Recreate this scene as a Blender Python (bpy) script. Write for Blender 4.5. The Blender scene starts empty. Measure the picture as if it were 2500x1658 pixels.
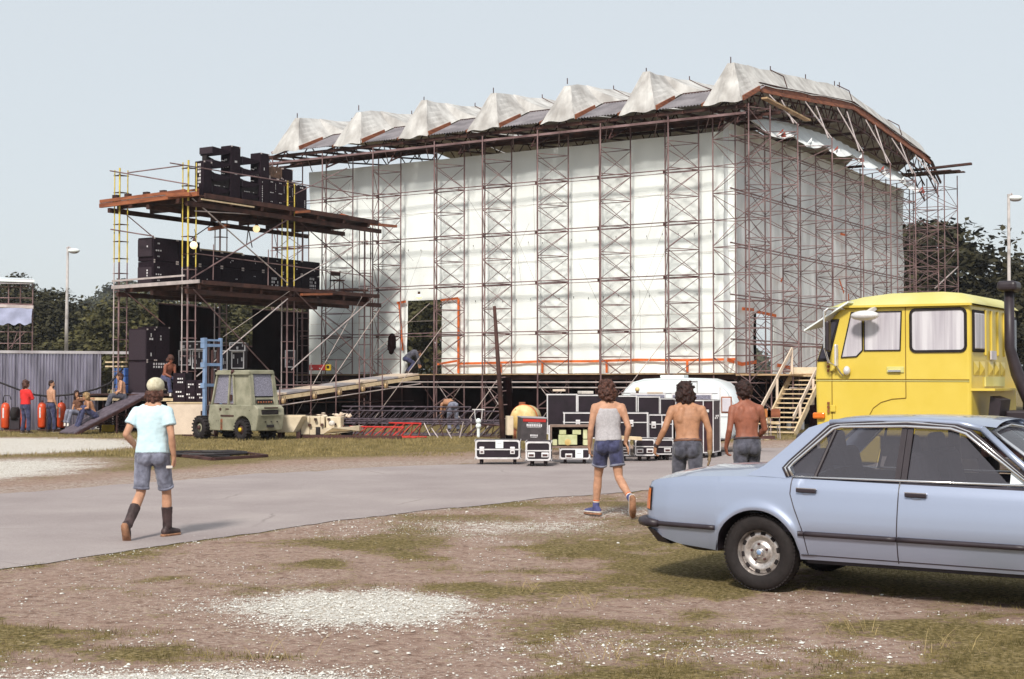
import bpy, math, random
import numpy as np
from mathutils import Vector, Matrix, noise

scene = bpy.context.scene
col = scene.collection
R = math.radians
random.seed(7)

# ------------------------------------------------------------ camera
EYE = 1.75
F = 50.0 / 36.0 * 2500
PITCH = math.atan(101 / F)
cam_d = bpy.data.cameras.new('camera')
cam_d.lens = 50
cam_d.sensor_width = 36
cam_d.sensor_fit = 'HORIZONTAL'
cam_d.clip_start = 0.1
cam_d.clip_end = 6000
cam = bpy.data.objects.new('camera', cam_d)
cam.location = (0, 0, EYE)
cam.rotation_euler = (R(90) + PITCH, 0, 0)
col.objects.link(cam)
scene.camera = cam

# ------------------------------------------------------------ light
SUN_EL = R(42)
SUN_AZ = math.atan2(-0.26, -0.966)          # compass angle from +Y towards +X
sun_dir = Vector((math.sin(SUN_AZ) * math.cos(SUN_EL), math.cos(SUN_AZ) * math.cos(SUN_EL), math.sin(SUN_EL)))
world = bpy.data.worlds.new('World')
scene.world = world
world.use_nodes = True
nt = world.node_tree
bg = nt.nodes['Background']
sky = nt.nodes.new('ShaderNodeTexSky')
sky.sky_type = 'NISHITA'
sky.sun_disc = False
sky.sun_elevation = SUN_EL
sky.sun_rotation = SUN_AZ
sky.altitude = 0
sky.air_density = 1.0
sky.dust_density = 2.0
sky.ozone_density = 1.6
veil = nt.nodes.new('ShaderNodeMix')
veil.data_type = 'RGBA'
veil.inputs[0].default_value = 0.85                 # thin even cloud veil over the blue
veil.inputs[7].default_value = (4.75, 5.05, 5.2, 1)
nt.links.new(sky.outputs[0], veil.inputs[6])
nt.links.new(veil.outputs[2], bg.inputs[0])
bg.inputs[1].default_value = 0.125
sun_l = bpy.data.lights.new('sun', 'SUN')
sun_l.energy = 3.3
sun_l.angle = R(9.0)
sun_l.color = (1.0, 0.94, 0.85)
sun = bpy.data.objects.new('sun', sun_l)
sun.rotation_euler = sun_dir.to_track_quat('Z', 'Y').to_euler()
sun.location = (-20, -20, 40)
col.objects.link(sun)
scene.view_settings.view_transform = 'Standard'
scene.view_settings.look = 'None'
scene.view_settings.exposure = 0.34
scene.view_settings.gamma = 1.0
scene.view_settings.use_curve_mapping = False
scene.render.engine = 'CYCLES'
scene.cycles.use_denoising = True
scene.cycles.max_bounces = 5
scene.cycles.transparent_max_bounces = 12

# ------------------------------------------------------------ measuring helpers
def ray(px, py):
    u = (px - 1250) / F
    v = (829 - py) / F
    return u, math.cos(PITCH) - v * math.sin(PITCH), v * math.cos(PITCH) + math.sin(PITCH)

def P(px, py, D):
    a, b, c = ray(px, py)
    return Vector((a / b * D, D, EYE + c / b * D))

def G(px, py):
    a, b, c = ray(px, py)
    k = -EYE / c
    return Vector((a * k, b * k, 0))

# ------------------------------------------------------------ object helpers
WM = {}

def wm(o):
    return WM.get(o.name, Matrix.Identity(4)) if o is not None else Matrix.Identity(4)

def put(o, parent, mw):
    col.objects.link(o)
    if parent is not None:
        o.parent = parent
        o.matrix_parent_inverse = wm(parent).inverted()
    o.matrix_basis = mw
    WM[o.name] = mw.copy()
    return o

def tag(o, label=None, cat=None, group=None, kind=None):
    if label:
        o['label'] = label
    if cat:
        o['category'] = cat
    if group:
        o['group'] = group
    if kind:
        o['kind'] = kind
    return o

def thing(name, label, cat, loc=(0, 0, 0), rz=0.0, group=None, parent=None):
    o = bpy.data.objects.new(name, None)
    o.empty_display_size = 0.2
    put(o, parent, Matrix.Translation(Vector(loc)) @ Matrix.Rotation(rz, 4, 'Z'))
    return tag(o, label, cat, group)

def perp(d):
    d = d.normalized()
    a = Vector((0, 0, 1)) if abs(d.z) < 0.9 else Vector((1, 0, 0))
    x = d.cross(a).normalized()
    return x, d.cross(x).normalized()

class MB:
    def __init__(s):
        s.v = []
        s.f = []

    def add(s, vs, fs):
        b = len(s.v)
        s.v += [tuple(q) for q in vs]
        s.f += [tuple(b + i for i in f) for f in fs]
        return s

    def box(s, c, size, rz=0.0, m=None):
        hx, hy, hz = size[0] / 2, size[1] / 2, size[2] / 2
        c = Vector(c)
        mm = m if m is not None else Matrix.Rotation(rz, 3, 'Z')
        pts = [c + mm @ Vector((sx * hx, sy * hy, sz * hz)) for sz in (-1, 1) for sy in (-1, 1) for sx in (-1, 1)]
        return s.add(pts, [(0, 2, 3, 1), (4, 5, 7, 6), (0, 1, 5, 4), (2, 6, 7, 3), (0, 4, 6, 2), (1, 3, 7, 5)])

    def bar(s, p, q, w, h, up=(0, 0, 1)):
        p, q = Vector(p), Vector(q)
        d = (q - p)
        L = d.length
        d.normalize()
        up = Vector(up)
        x = d.cross(up)
        if x.length < 1e-4:
            x = d.cross(Vector((1, 0, 0)))
        x.normalize()
        z = x.cross(d).normalized()
        m = Matrix((x, d, z)).transposed()
        return s.box((p + q) / 2, (w, L, h), m=m)

    def tube(s, p, q, r, n=8, r2=None, cap=True):
        p, q = Vector(p), Vector(q)
        r2 = r if r2 is None else r2
        x, y = perp(q - p)
        vs = []
        for c, rr in ((p, r), (q, r2)):
            for i in range(n):
                a = 2 * math.pi * i / n
                vs.append(c + x * (rr * math.cos(a)) + y * (rr * math.sin(a)))
        fs = [(i, i + n, (i + 1) % n + n, (i + 1) % n) for i in range(n)]
        if cap:
            fs += [tuple(range(n)), tuple(range(2 * n - 1, n - 1, -1))]
        return s.add(vs, fs)

    def path(s, pts, r, n=6, closed=False):
        pts = [Vector(q) for q in pts]
        k = len(pts)
        vs, fs = [], []
        x0 = None
        for i, c in enumerate(pts):
            if closed:
                d = pts[(i + 1) % k] - pts[i - 1]
            else:
                d = pts[min(i + 1, k - 1)] - pts[max(i - 1, 0)]
            d.normalize()
            if x0 is None:
                x, y = perp(d)
            else:
                x = x0 - d * x0.dot(d)
                x.normalize()
                y = d.cross(x)
            x0 = x
            rr = r[i] if isinstance(r, (list, tuple)) else r
            for j in range(n):
                a = 2 * math.pi * j / n
                vs.append(c + x * (rr * math.cos(a)) + y * (rr * math.sin(a)))
        m = k if closed else k - 1
        for i in range(m):
            i2 = (i + 1) % k
            for j in range(n):
                fs.append((i * n + j, i * n + (j + 1) % n, i2 * n + (j + 1) % n, i2 * n + j))
        if not closed:
            fs += [tuple(range(n - 1, -1, -1)), tuple((k - 1) * n + j for j in range(n))]
        return s.add(vs, fs)

    def prism(s, pts, vec):
        pts = [Vector(q) for q in pts]
        vec = Vector(vec)
        n = len(pts)
        return s.add(pts + [q + vec for q in pts],
                     [tuple(range(n)), tuple(range(2 * n - 1, n - 1, -1))] + [(i, i + n, (i + 1) % n + n, (i + 1) % n) for i in range(n)])

    def quad(s, *pts):
        return s.add(pts, [tuple(range(len(pts)))])

    def grid(s, rows, wrap=False):
        k = len(rows[0])
        vs = [q for r in rows for q in r]
        fs = []
        for i in range(len(rows) - 1):
            for j in range(k if wrap else k - 1):
                j2 = (j + 1) % k
                fs.append((i * k + j, i * k + j2, (i + 1) * k + j2, (i + 1) * k + j))
        return s.add(vs, fs)

    def lathe(s, prof, o, ax, n=24):
        o, ax = Vector(o), Vector(ax).normalized()
        x, y = perp(ax)
        rows = []
        for r, h in prof:
            rows.append([o + ax * h + x * (r * math.cos(2 * math.pi * j / n)) + y * (r * math.sin(2 * math.pi * j / n)) for j in range(n)])
        return s.grid(rows, wrap=True)

    def ball(s, c, r, n=10, m=6, M3=None):
        c = Vector(c)
        r = (r, r, r) if not isinstance(r, (tuple, list)) else r
        rows = []
        for i in range(m + 1):
            t = math.pi * i / m
            row = []
            for j in range(n):
                a = 2 * math.pi * j / n
                q = Vector((r[0] * math.sin(t) * math.cos(a), r[1] * math.sin(t) * math.sin(a), r[2] * math.cos(t)))
                row.append(c + (M3 @ q if M3 is not None else q))
            rows.append(row)
        return s.grid(rows, wrap=True)

    def xf(s, M4):
        s.v = [tuple(M4 @ Vector(q)) for q in s.v]
        return s

    def mesh(s, name, off=(0, 0, 0)):
        me = bpy.data.meshes.new(name)
        ox, oy, oz = off
        me.from_pydata([(a - ox, b - oy, c - oz) for a, b, c in s.v], [], s.f)
        return me

    def build(s, name, mat, parent=None, smooth=False, bevel=0.0, m=None, seg=2, weld=False):
        """vertices in world space, or in the space of matrix m"""
        if not s.v:
            return None
        a = np.array(s.v)
        lo, hi = a.min(0), a.max(0)
        off = ((lo[0] + hi[0]) / 2, (lo[1] + hi[1]) / 2, lo[2])
        me = s.mesh(name, off)
        me.materials.append(mat)
        if weld:
            import bmesh
            b = bmesh.new()
            b.from_mesh(me)
            bmesh.ops.remove_doubles(b, verts=b.verts, dist=1e-4)
            bmesh.ops.recalc_face_normals(b, faces=b.faces)
            b.to_mesh(me)
            b.free()
        if smooth:
            me.polygons.foreach_set('use_smooth', [True] * len(me.polygons))
        o = bpy.data.objects.new(name, me)
        mw = Matrix.Translation(Vector(off))
        if m is not None:
            mw = m @ mw
        put(o, parent, mw)
        if bevel:
            bv = o.modifiers.new('edge', 'BEVEL')
            bv.width = bevel
            bv.segments = seg
            bv.limit_method = 'ANGLE'
            bv.angle_limit = R(40)
        return o

_unit = {}

def pipe(name, p, q, r, mat, parent=None, n=6):
    """round bar as its own object; all bars of one material share one mesh"""
    key = (mat.name, n)
    if key not in _unit:
        _unit[key] = MB().tube((0, 0, 0), (0, 0, 1), 1.0, n).mesh('round_bar')
        _unit[key].materials.append(mat)
        _unit[key].polygons.foreach_set('use_smooth', [len(f.vertices) == 4 for f in _unit[key].polygons])
    p, q = Vector(p), Vector(q)
    d = q - p
    L = d.length
    rot = d.to_track_quat('Z', 'Y').to_matrix().to_4x4()
    mw = Matrix.Translation(p) @ rot @ Matrix.Diagonal((r, r, L, 1))
    return put(bpy.data.objects.new(name, _unit[key]), parent, mw)

_ubox = {}

def slab(name, c, size, mat, parent=None, rz=0.0, m=None):
    """plain board or plate as its own object sharing one mesh per material"""
    if mat.name not in _ubox:
        _ubox[mat.name] = MB().box((0, 0, 0), (1, 1, 1)).mesh('board')
        _ubox[mat.name].materials.append(mat)
    mw = Matrix.Translation(Vector(c)) @ (m.to_4x4() if m is not None else Matrix.Rotation(rz, 4, 'Z')) @ Matrix.Diagonal((size[0], size[1], size[2], 1))
    return put(bpy.data.objects.new(name, _ubox[mat.name]), parent, mw)

def plank(name, p, q, w, h, mat, parent=None, up=(0, 0, 1)):
    p, q = Vector(p), Vector(q)
    d = q - p
    L = d.length
    d.normalize()
    x = d.cross(Vector(up))
    if x.length < 1e-4:
        x = d.cross(Vector((1, 0, 0)))
    x.normalize()
    z = x.cross(d).normalized()
    return slab(name, (p + q) / 2, (w, L, h), mat, parent, m=Matrix((x, d, z)).transposed())

# ------------------------------------------------------------ materials
def lin(r, g, b):
    f = lambda c: (c / 255 / 12.92) if c / 255 <= 0.04045 else ((c / 255 + 0.055) / 1.055) ** 2.4
    return (f(r), f(g), f(b))

def mat(name, c, rough=0.6, metal=0.0, var=0.18, scale=2.0, bump=0.0, bscale=30.0, c2=None, spec=0.4, coat=0.0, emit=None, es=0.0, trans=0.0, alpha=1.0, stretch=None, detail=5.0, lo=0.35, hi=0.65, coord='pos', sheen=0.0):
    m = bpy.data.materials.new(name)
    m.use_nodes = True
    t = m.node_tree
    N, L = t.nodes, t.links
    b = N['Principled BSDF']
    b.inputs['Roughness'].default_value = rough
    b.inputs['Metallic'].default_value = metal
    b.inputs['Specular IOR Level'].default_value = spec
    b.inputs['Coat Weight'].default_value = coat
    b.inputs['Coat Roughness'].default_value = 0.06
    b.inputs['Alpha'].default_value = alpha
    b.inputs['Transmission Weight'].default_value = trans
    if sheen:
        b.inputs['Sheen Weight'].default_value = sheen
    if emit:
        b.inputs['Emission Color'].default_value = (*emit, 1)
        b.inputs['Emission Strength'].default_value = es
    if var or c2 or bump:
        if coord == 'pos':
            g = N.new('ShaderNodeNewGeometry')
            src = g.outputs['Position']
        else:
            g = N.new('ShaderNodeTexCoord')
            src = g.outputs['Object']
        if stretch:
            mp = N.new('ShaderNodeMapping')
            mp.inputs['Scale'].default_value = stretch
            L.new(src, mp.inputs['Vector'])
            src = mp.outputs[0]
        n = N.new('ShaderNodeTexNoise')
        n.inputs['Scale'].default_value = scale
        n.inputs['Detail'].default_value = detail
        n.inputs['Roughness'].default_value = 0.6
        L.new(src, n.inputs['Vector'])
        r = N.new('ShaderNodeValToRGB')
        r.color_ramp.elements[0].position = lo
        r.color_ramp.elements[1].position = hi
        ca = [x * (1 - var) for x in c]
        cb = list(c2) if c2 else [min(1, x * (1 + var)) for x in c]
        r.color_ramp.elements[0].color = (*ca, 1)
        r.color_ramp.elements[1].color = (*cb, 1)
        L.new(n.outputs[0], r.inputs[0])
        L.new(r.outputs[0], b.inputs['Base Color'])
        if bump:
            n2 = N.new('ShaderNodeTexNoise')
            n2.inputs['Scale'].default_value = bscale
            n2.inputs['Detail'].default_value = 4
            L.new(src, n2.inputs['Vector'])
            bp = N.new('ShaderNodeBump')
            bp.inputs['Strength'].default_value = bump
            bp.inputs['Distance'].default_value = 0.02
            L.new(n2.outputs[0], bp.inputs['Height'])
            L.new(bp.outputs[0], b.inputs['Normal'])
    else:
        b.inputs['Base Color'].default_value = (*c, 1)
    return m

M = {}
M['steel'] = mat('scaffold_steel', (0.19, 0.105, 0.105), 0.5, 0.2, 0.4, 1.3, c2=(0.29, 0.19, 0.19))
M['steel_dark'] = mat('rusted_steel', (0.055, 0.020, 0.018), 0.7, 0.1, 0.4, 2.0, c2=(0.085, 0.035, 0.032))
M['steel_pale'] = mat('galvanised_tube', (0.50, 0.43, 0.42), 0.42, 0.3, 0.2, 2.5)
M['yellow_steel'] = mat('yellow_painted_tube', (0.58, 0.42, 0.045), 0.5, 0, 0.2, 4.0, c2=(0.70, 0.56, 0.12))
M['tarp'] = mat('white_tarpaulin', (0.82, 0.86, 0.85), 0.75, 0, 0.05, 0.55, 0.6, 1.3, spec=0.2, c2=(0.84, 0.89, 0.88), stretch=(1, 1, .45))
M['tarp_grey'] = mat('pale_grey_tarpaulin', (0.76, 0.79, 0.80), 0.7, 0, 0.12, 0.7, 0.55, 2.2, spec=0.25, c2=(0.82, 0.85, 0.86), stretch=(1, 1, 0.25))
M['canvas'] = mat('weathered_roof_canvas', (0.40, 0.38, 0.365), 0.85, 0, 0.2, 1.7, 0.6, 2.6, c2=(0.56, 0.55, 0.535), spec=0.2, stretch=(1, 1, .35))
M['corrug'] = mat('corrugated_sheet', (0.36, 0.33, 0.35), 0.55, 0.2, 0.2, 1.2, c2=(0.46, 0.44, 0.46))
M['roof_corrug'] = mat('roof_corrugated_sheet', (0.20, 0.18, 0.195), 0.6, 0.2, 0.25, 1.2, c2=(0.29, 0.265, 0.28))
M['torn_red'] = mat('faded_red_cloth', (0.30, 0.055, 0.035), 0.8, 0, 0.3, 5)
M['orange'] = mat('orange_webbing', (0.62, 0.13, 0.025), 0.7, 0, 0.2, 3.0)
M['beam'] = mat('orange_timber_beam', (0.24, 0.068, 0.03), 0.65, 0, 0.35, 2.0, c2=(0.34, 0.115, 0.05), stretch=(1, 1, 6))
M['timber'] = mat('raw_timber', (0.40, 0.25, 0.13), 0.75, 0, 0.3, 3.0, c2=(0.52, 0.36, 0.21), stretch=(1, 1, 5))
M['timber_dark'] = mat('stained_timber', (0.042, 0.015, 0.012), 0.8, 0, 0.4, 2.0, c2=(0.08, 0.032, 0.024))
M['pale_wood'] = mat('pale_plank', (0.60, 0.45, 0.27), 0.7, 0, 0.2, 4.0, c2=(0.68, 0.54, 0.36))
M['black_cloth'] = mat('black_drape', (0.007, 0.0025, 0.0025), 0.95, 0, 0.3, 1.5, spec=0.03)
M['cabinet'] = mat('black_speaker_carpet', (0.016, 0.009, 0.014), 0.75, 0, 0.3, 14.0, 0.3, 90, spec=0.12)
M['grille'] = mat('speaker_grille', (0.034, 0.022, 0.030), 0.7, 0.1, 0.35, 60.0, spec=0.3)
M['black_rubber'] = mat('black_rubber', (0.022, 0.018, 0.019), 0.8, 0, 0.3, 8.0, 0.3, 60, spec=0.2)
M['white_paint'] = mat('white_stencil_paint', (0.62, 0.60, 0.62), 0.7, 0, 0.25, 30.0)
M['alu'] = mat('case_aluminium', (0.72, 0.70, 0.71), 0.38, 0.35, 0.12, 6.0)
M['case_ply'] = mat('black_case_board', (0.014, 0.007, 0.013), 0.5, 0, 0.3, 5.0, spec=0.35)
M['white_lacquer'] = mat('white_enamel', (0.76, 0.81, 0.82), 0.3, 0, 0.04, 1.5, spec=0.5, coat=0.3)
M['cream'] = mat('cream_paint', (0.64, 0.53, 0.37), 0.6, 0, 0.15, 3.0, c2=(0.70, 0.60, 0.45))
M['cream_pale'] = mat('pale_cream_panel', (0.62, 0.50, 0.40), 0.7, 0, 0.1, 2.0, c2=(0.68, 0.56, 0.45))
M['red_paint'] = mat('red_paint', (0.50, 0.03, 0.025), 0.45, 0, 0.25, 3.0)
M['orange_red'] = mat('orange_red_enamel', (0.62, 0.07, 0.015), 0.4, 0, 0.2, 4.0, spec=0.5)
M['blue_paint'] = mat('pale_blue_paint', (0.17, 0.25, 0.40), 0.5, 0, 0.2, 3.0)
M['blue_plastic'] = mat('blue_plastic', (0.05, 0.12, 0.38), 0.5, 0, 0.2, 3.0)
M['army'] = mat('grey_green_machine_paint', (0.25, 0.245, 0.17), 0.6, 0, 0.22, 2.5, c2=(0.33, 0.315, 0.235), bump=0.1)
M['glass_dark'] = mat('dark_glass', (0.03, 0.025, 0.04), 0.08, 0, 0.0, spec=0.6)
M['glass_frost'] = mat('dusty_wire_glass', (0.12, 0.11, 0.16), 0.3, 0, 0.5, 55.0, 0.5, 70, c2=(0.34, 0.33, 0.42), spec=0.5)
M['bulb'] = mat('lit_bulb', (0.9, 0.8, 0.6), 0.4, 0, 0, emit=(1.0, 0.72, 0.38), es=0.9)
M['yellow_enamel'] = mat('yellow_truck_enamel', (0.68, 0.50, 0.06), 0.42, 0, 0.05, 1.5, spec=0.5, coat=0.25, c2=(0.70, 0.53, 0.085))
M['yellow_roof'] = mat('faded_yellow_roof', (0.60, 0.55, 0.17), 0.55, 0, 0.08, 1.2, c2=(0.60, 0.57, 0.26))
M['yellow_plastic'] = mat('yellow_plastic', (0.62, 0.42, 0.02), 0.5, 0, 0.15, 6.0)
M['gold'] = mat('ochre_tank_paint', (0.62, 0.40, 0.11), 0.45, 0, 0.25, 3.0, c2=(0.75, 0.60, 0.30))
M['curtain'] = mat('pale_cab_curtain', (0.58, 0.55, 0.60), 0.9, 0, 0.1, 3.0)
M['chrome'] = mat('chrome', (0.75, 0.74, 0.76), 0.18, 0.9, 0.05, 3.0)
M['plastic_black'] = mat('black_plastic', (0.028, 0.02, 0.026), 0.45, 0, 0.2, 6.0, spec=0.4)
M['lamp_orange'] = mat('amber_lens', (0.72, 0.17, 0.015), 0.2, 0, 0.1, 30.0, spec=0.6)
M['concrete_pole'] = mat('concrete_pole', (0.40, 0.37, 0.36), 0.8, 0, 0.25, 2.0)
M['asphalt'] = None
M['denim'] = mat('blue_denim', (0.030, 0.032, 0.085), 0.9, 0, 0.4, 9.0, 0.3, 120, c2=(0.065, 0.07, 0.155), sheen=0.2)
M['denim_grey'] = mat('washed_grey_denim', (0.055, 0.055, 0.078), 0.9, 0, 0.35, 9.0, 0.3, 120, c2=(0.11, 0.11, 0.145), sheen=0.2)
M['denim_pale'] = mat('faded_denim', (0.15, 0.155, 0.215), 0.9, 0, 0.3, 9.0, 0.3, 120, c2=(0.25, 0.26, 0.34), sheen=0.2)
M['tee'] = mat('pale_blue_cotton', (0.52, 0.68, 0.74), 0.9, 0, 0.08, 5.0, 0.25, 25)
M['vest'] = mat('grey_marl_cotton', (0.42, 0.40, 0.42), 0.9, 0, 0.12, 40.0, 0.2, 30)
M['red_cotton'] = mat('red_cotton', (0.62, 0.025, 0.025), 0.9, 0, 0.15, 6.0)
M['cap'] = mat('beige_cap_cloth', (0.52, 0.47, 0.33), 0.9, 0, 0.15, 25.0, c2=(0.64, 0.60, 0.46))
M['leather'] = mat('dark_brown_leather', (0.035, 0.018, 0.018), 0.55, 0, 0.4, 8.0, c2=(0.075, 0.045, 0.045))
M['leather_belt'] = mat('brown_leather', (0.14, 0.06, 0.035), 0.6, 0, 0.3, 12.0)
M['sole'] = mat('worn_sole', (0.28, 0.14, 0.08), 0.8, 0, 0.3, 14.0)
M['white_shoe'] = mat('off_white_canvas', (0.62, 0.57, 0.52), 0.8, 0, 0.12, 14.0)
M['blue_shoe'] = mat('blue_canvas_shoe', (0.07, 0.075, 0.19), 0.85, 0, 0.25, 14.0)
M['glove'] = mat('work_glove', (0.24, 0.17, 0.10), 0.9, 0, 0.3, 20.0)
M['rope'] = mat('pale_rope', (0.45, 0.38, 0.35), 0.9, 0, 0.2, 12.0)
M['cable'] = mat('black_cable', (0.016, 0.012, 0.014), 0.6, 0, 0.0)
M['foam'] = mat('pale_green_foam', (0.56, 0.58, 0.30), 0.9, 0, 0.2, 5.0, c2=(0.62, 0.63, 0.40))
M['amber_box'] = mat('orange_board', (0.45, 0.16, 0.04), 0.7, 0, 0.2, 4.0)
def skin(n, c):
    return mat(n, c, 0.55, 0, 0.14, 14.0, 0.12, 60, spec=0.35)
M['skin_a'] = skin('tanned_skin', (0.40, 0.20, 0.115))
M['skin_b'] = skin('fair_skin', (0.46, 0.245, 0.155))
M['skin_c'] = skin('sunburnt_skin', (0.27, 0.095, 0.058))
def hairm(n, c, c2):
    return mat(n, c, 0.6, 0, 0.4, 30.0, 0.6, 70, c2=c2, spec=0.35)
M['hair_brown'] = hairm('brown_hair', (0.045, 0.016, 0.012), (0.115, 0.045, 0.030))
M['hair_dark'] = hairm('dark_hair', (0.012, 0.004, 0.004), (0.045, 0.016, 0.012))
M['hair_blond'] = hairm('fair_hair', (0.26, 0.15, 0.065), (0.44, 0.29, 0.14))
# ------------------------------------------------------------ ground
def vnoise(x, y, s, seed=0):
    x = np.asarray(x) / s + 1000 + seed * 17.3
    y = np.asarray(y) / s + 1000 + seed * 5.7
    xi, yi = np.floor(x).astype(np.int64), np.floor(y).astype(np.int64)
    fx, fy = x - xi, y - yi
    fx, fy = fx * fx * (3 - 2 * fx), fy * fy * (3 - 2 * fy)
    def h(a, b):
        n = (a * 374761393 + b * 668265263 + seed * 1442695041) & 0x7fffffff
        n = ((n ^ (n >> 13)) * 1274126177) & 0x7fffffff
        return ((n ^ (n >> 16)) & 0xffff) / 65535.0
    return (h(xi, yi) * (1 - fx) + h(xi + 1, yi) * fx) * (1 - fy) + (h(xi, yi + 1) * (1 - fx) + h(xi + 1, yi + 1) * fx) * fy

def fbm(x, y, s, seed=0):
    return 0.5 * vnoise(x, y, s, seed) + 0.3 * vnoise(x, y, s / 2.3, seed + 1) + 0.2 * vnoise(x, y, s / 5.1, seed + 2)

ROAD_UP = [(-40, -18), (-20, 4), (-14, 13.2), (-7.9, 22.0), (-4.83, 26.84), (-1.63, 29.6), (0.6, 31.2), (4.63, 35.3), (10, 40), (20, 48.5), (60, 80)]
ROAD_LO = [(-30, -22), (-13, 0), (-8.4, 7.2), (-4.79, 13.36), (-3.96, 14.78), (-3.23, 16.05), (-1.95, 18.2), (-0.85, 19.6), (0.92, 21.6), (2.6, 23.6), (7.5, 28.6), (20, 40), (60, 72)]

def side_of(line, x, y):
    """signed distance in y from the polyline (positive beyond it)"""
    xs = np.array([a for a, _ in line], float)
    ys = np.array([b for _, b in line], float)
    return y - np.interp(x, xs, ys)

def bump2(x, y, cx, cy, rx, ry, e=0.35):
    d = np.sqrt(((x - cx) / rx) ** 2 + ((y - cy) / ry) ** 2)
    return np.clip((1 + e - d) / (2 * e), 0, 1)

def cover(x, y):
    n1, n2, n3 = fbm(x, y, 1.6, 3), fbm(x, y, 0.5, 9), fbm(x, y, 4.5, 5)
    n4 = fbm(x, y, 0.9, 31)
    wob = (n1 - 0.5) * 1.3 + (n2 - .5) * .7
    white = np.maximum.reduce([
        bump2(x + wob * .6, y + wob * .5, -1.25, 11.15, 1.0, 1.0, 0.5),
        bump2(x + wob * .5, y + wob * .3, -2.0, 8.15, 1.3, 0.6, 0.4),
        bump2(x + wob * .4, y, -3.6, 8.6, .7, 0.25, 0.4) * .6,
        bump2(x + wob, y + wob, -15.5, 38.5, 5.6, 5.8, 0.22),
        bump2(x + wob, y + wob, -10.6, 28.0, 2.3, 4.6, 0.4) * 0.9,
        bump2(x + wob, y + wob, -0.1, 17.2, 2.0, 1.3, 0.7) * 0.56,
        bump2(x + wob, y + wob, 1.7, 19.3, 1.6, 1.3, 0.6) * 0.52,
        bump2(x + wob, y, 0.9, 9.6, 1.4, 0.55, 0.6) * 0.22,
        bump2(x + wob, y + wob, -.3, 10.3, 1.3, 0.5, 0.6) * 0.30,
    ])
    up = side_of(ROAD_UP, x, y)
    lo = -side_of(ROAD_LO, x, y)
    far = up > 0
    near_g = np.clip((0.62 * n4 + 0.38 * n3 - 0.395 + 0.05 * np.clip(x / 3, -1, 1.2)) * 6.0, 0, 1)
    grass = np.where(far, np.clip((up - 3.8 + (n1 - .5) * 4) / 2.5, 0, 1), near_g)
    grass = np.maximum(grass, np.where(~far, np.clip(1 - np.abs(lo - .10) / .22, 0, 1) * np.clip((n1 - .42) * 6, 0, 1), 0))
    grass = grass * (1 - np.clip(white * 1.3, 0, 1))
    verge = np.where(far, np.clip(1 - (up - 2.0 + (n1 - .5) * 3) / 3.5, 0, 1) * 0.75, np.clip(1 - lo / 1.3, 0, 1) * 0.5 + np.clip((n3 - .52) * 4, 0, .55))
    return white, grass, verge, n1, n2

gx = np.concatenate([np.arange(-34, -8, .4), np.arange(-8, 8, .12), np.arange(8, 34.01, .4)])
gy = np.concatenate([np.arange(3.0, 16, 0.10), np.arange(16, 24, .2), np.arange(24, 68.01, 0.4)])
X, Y = np.meshgrid(gx, gy)
wv, gv, vv, n1, n2 = cover(X, Y)
relief = -0.035 + 0.03 * n1 * np.clip(np.abs(side_of(ROAD_LO, X, Y)) / 1.0, 0, 1) + 0.015 * gv
relief = np.minimum(relief, -0.004)
onroad = (side_of(ROAD_LO, X, Y) > -0.4) & (side_of(ROAD_UP, X, Y) < 0.4)
near = np.clip(np.minimum(np.abs(side_of(ROAD_LO, X, Y)), np.abs(side_of(ROAD_UP, X, Y))) / 1.2, 0, 1)
relief = np.where(onroad, -0.003, relief * near - 0.003 * (1 - near))
ny, nx = X.shape
verts = np.stack([X, Y, relief], -1).reshape(-1, 3)
idx = np.arange(ny * nx).reshape(ny, nx)
quads = np.stack([idx[:-1, :-1], idx[:-1, 1:], idx[1:, 1:], idx[1:, :-1]], -1).reshape(-1, 4)
nv0 = len(verts)
ring = [(-34, 3.0), (34, 3.0), (34, 67.8), (-34, 67.8)]
outer = [(-1900, -300), (1900, -300), (1900, 2600), (-1900, 2600)]
ev = np.array([(a, b, -0.035) for a, b in ring + outer])
verts = np.concatenate([verts, ev])
eq = [(nv0 + i, nv0 + (i + 1) % 4, nv0 + 4 + (i + 1) % 4, nv0 + 4 + i) for i in range(4)]
eq = [(q[0], q[3], q[2], q[1]) for q in eq]
me = bpy.data.meshes.new('ground')
me.from_pydata(verts.tolist(), [], quads.tolist() + eq)
ca = me.color_attributes.new('cover', 'FLOAT_COLOR', 'POINT')
cd = np.zeros((len(verts), 4), np.float32)
cd[:nv0, 0], cd[:nv0, 1], cd[:nv0, 2], cd[:, 3] = wv.ravel(), gv.ravel(), vv.ravel(), 1
cd[nv0:, 1] = 0.9
ca.data.foreach_set('color', cd.ravel())
me.polygons.foreach_set('use_smooth', [True] * len(me.polygons))
m = bpy.data.materials.new('dirt_and_grass')
m.use_nodes = True
t = m.node_tree
N, L = t.nodes, t.links
bs = N['Principled BSDF']
bs.inputs['Roughness'].default_value = 0.95
bs.inputs['Specular IOR Level'].default_value = 0.15
at = N.new('ShaderNodeAttribute')
at.attribute_name = 'cover'
sp = N.new('ShaderNodeSeparateColor')
L.new(at.outputs['Color'], sp.inputs[0])
geo = N.new('ShaderNodeNewGeometry')
def noise_n(scale, detail=6, rough=0.65):
    n = N.new('ShaderNodeTexNoise')
    n.inputs['Scale'].default_value = scale
    n.inputs['Detail'].default_value = detail
    n.inputs['Roughness'].default_value = rough
    L.new(geo.outputs['Position'], n.inputs['Vector'])
    return n.outputs[0]
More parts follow.
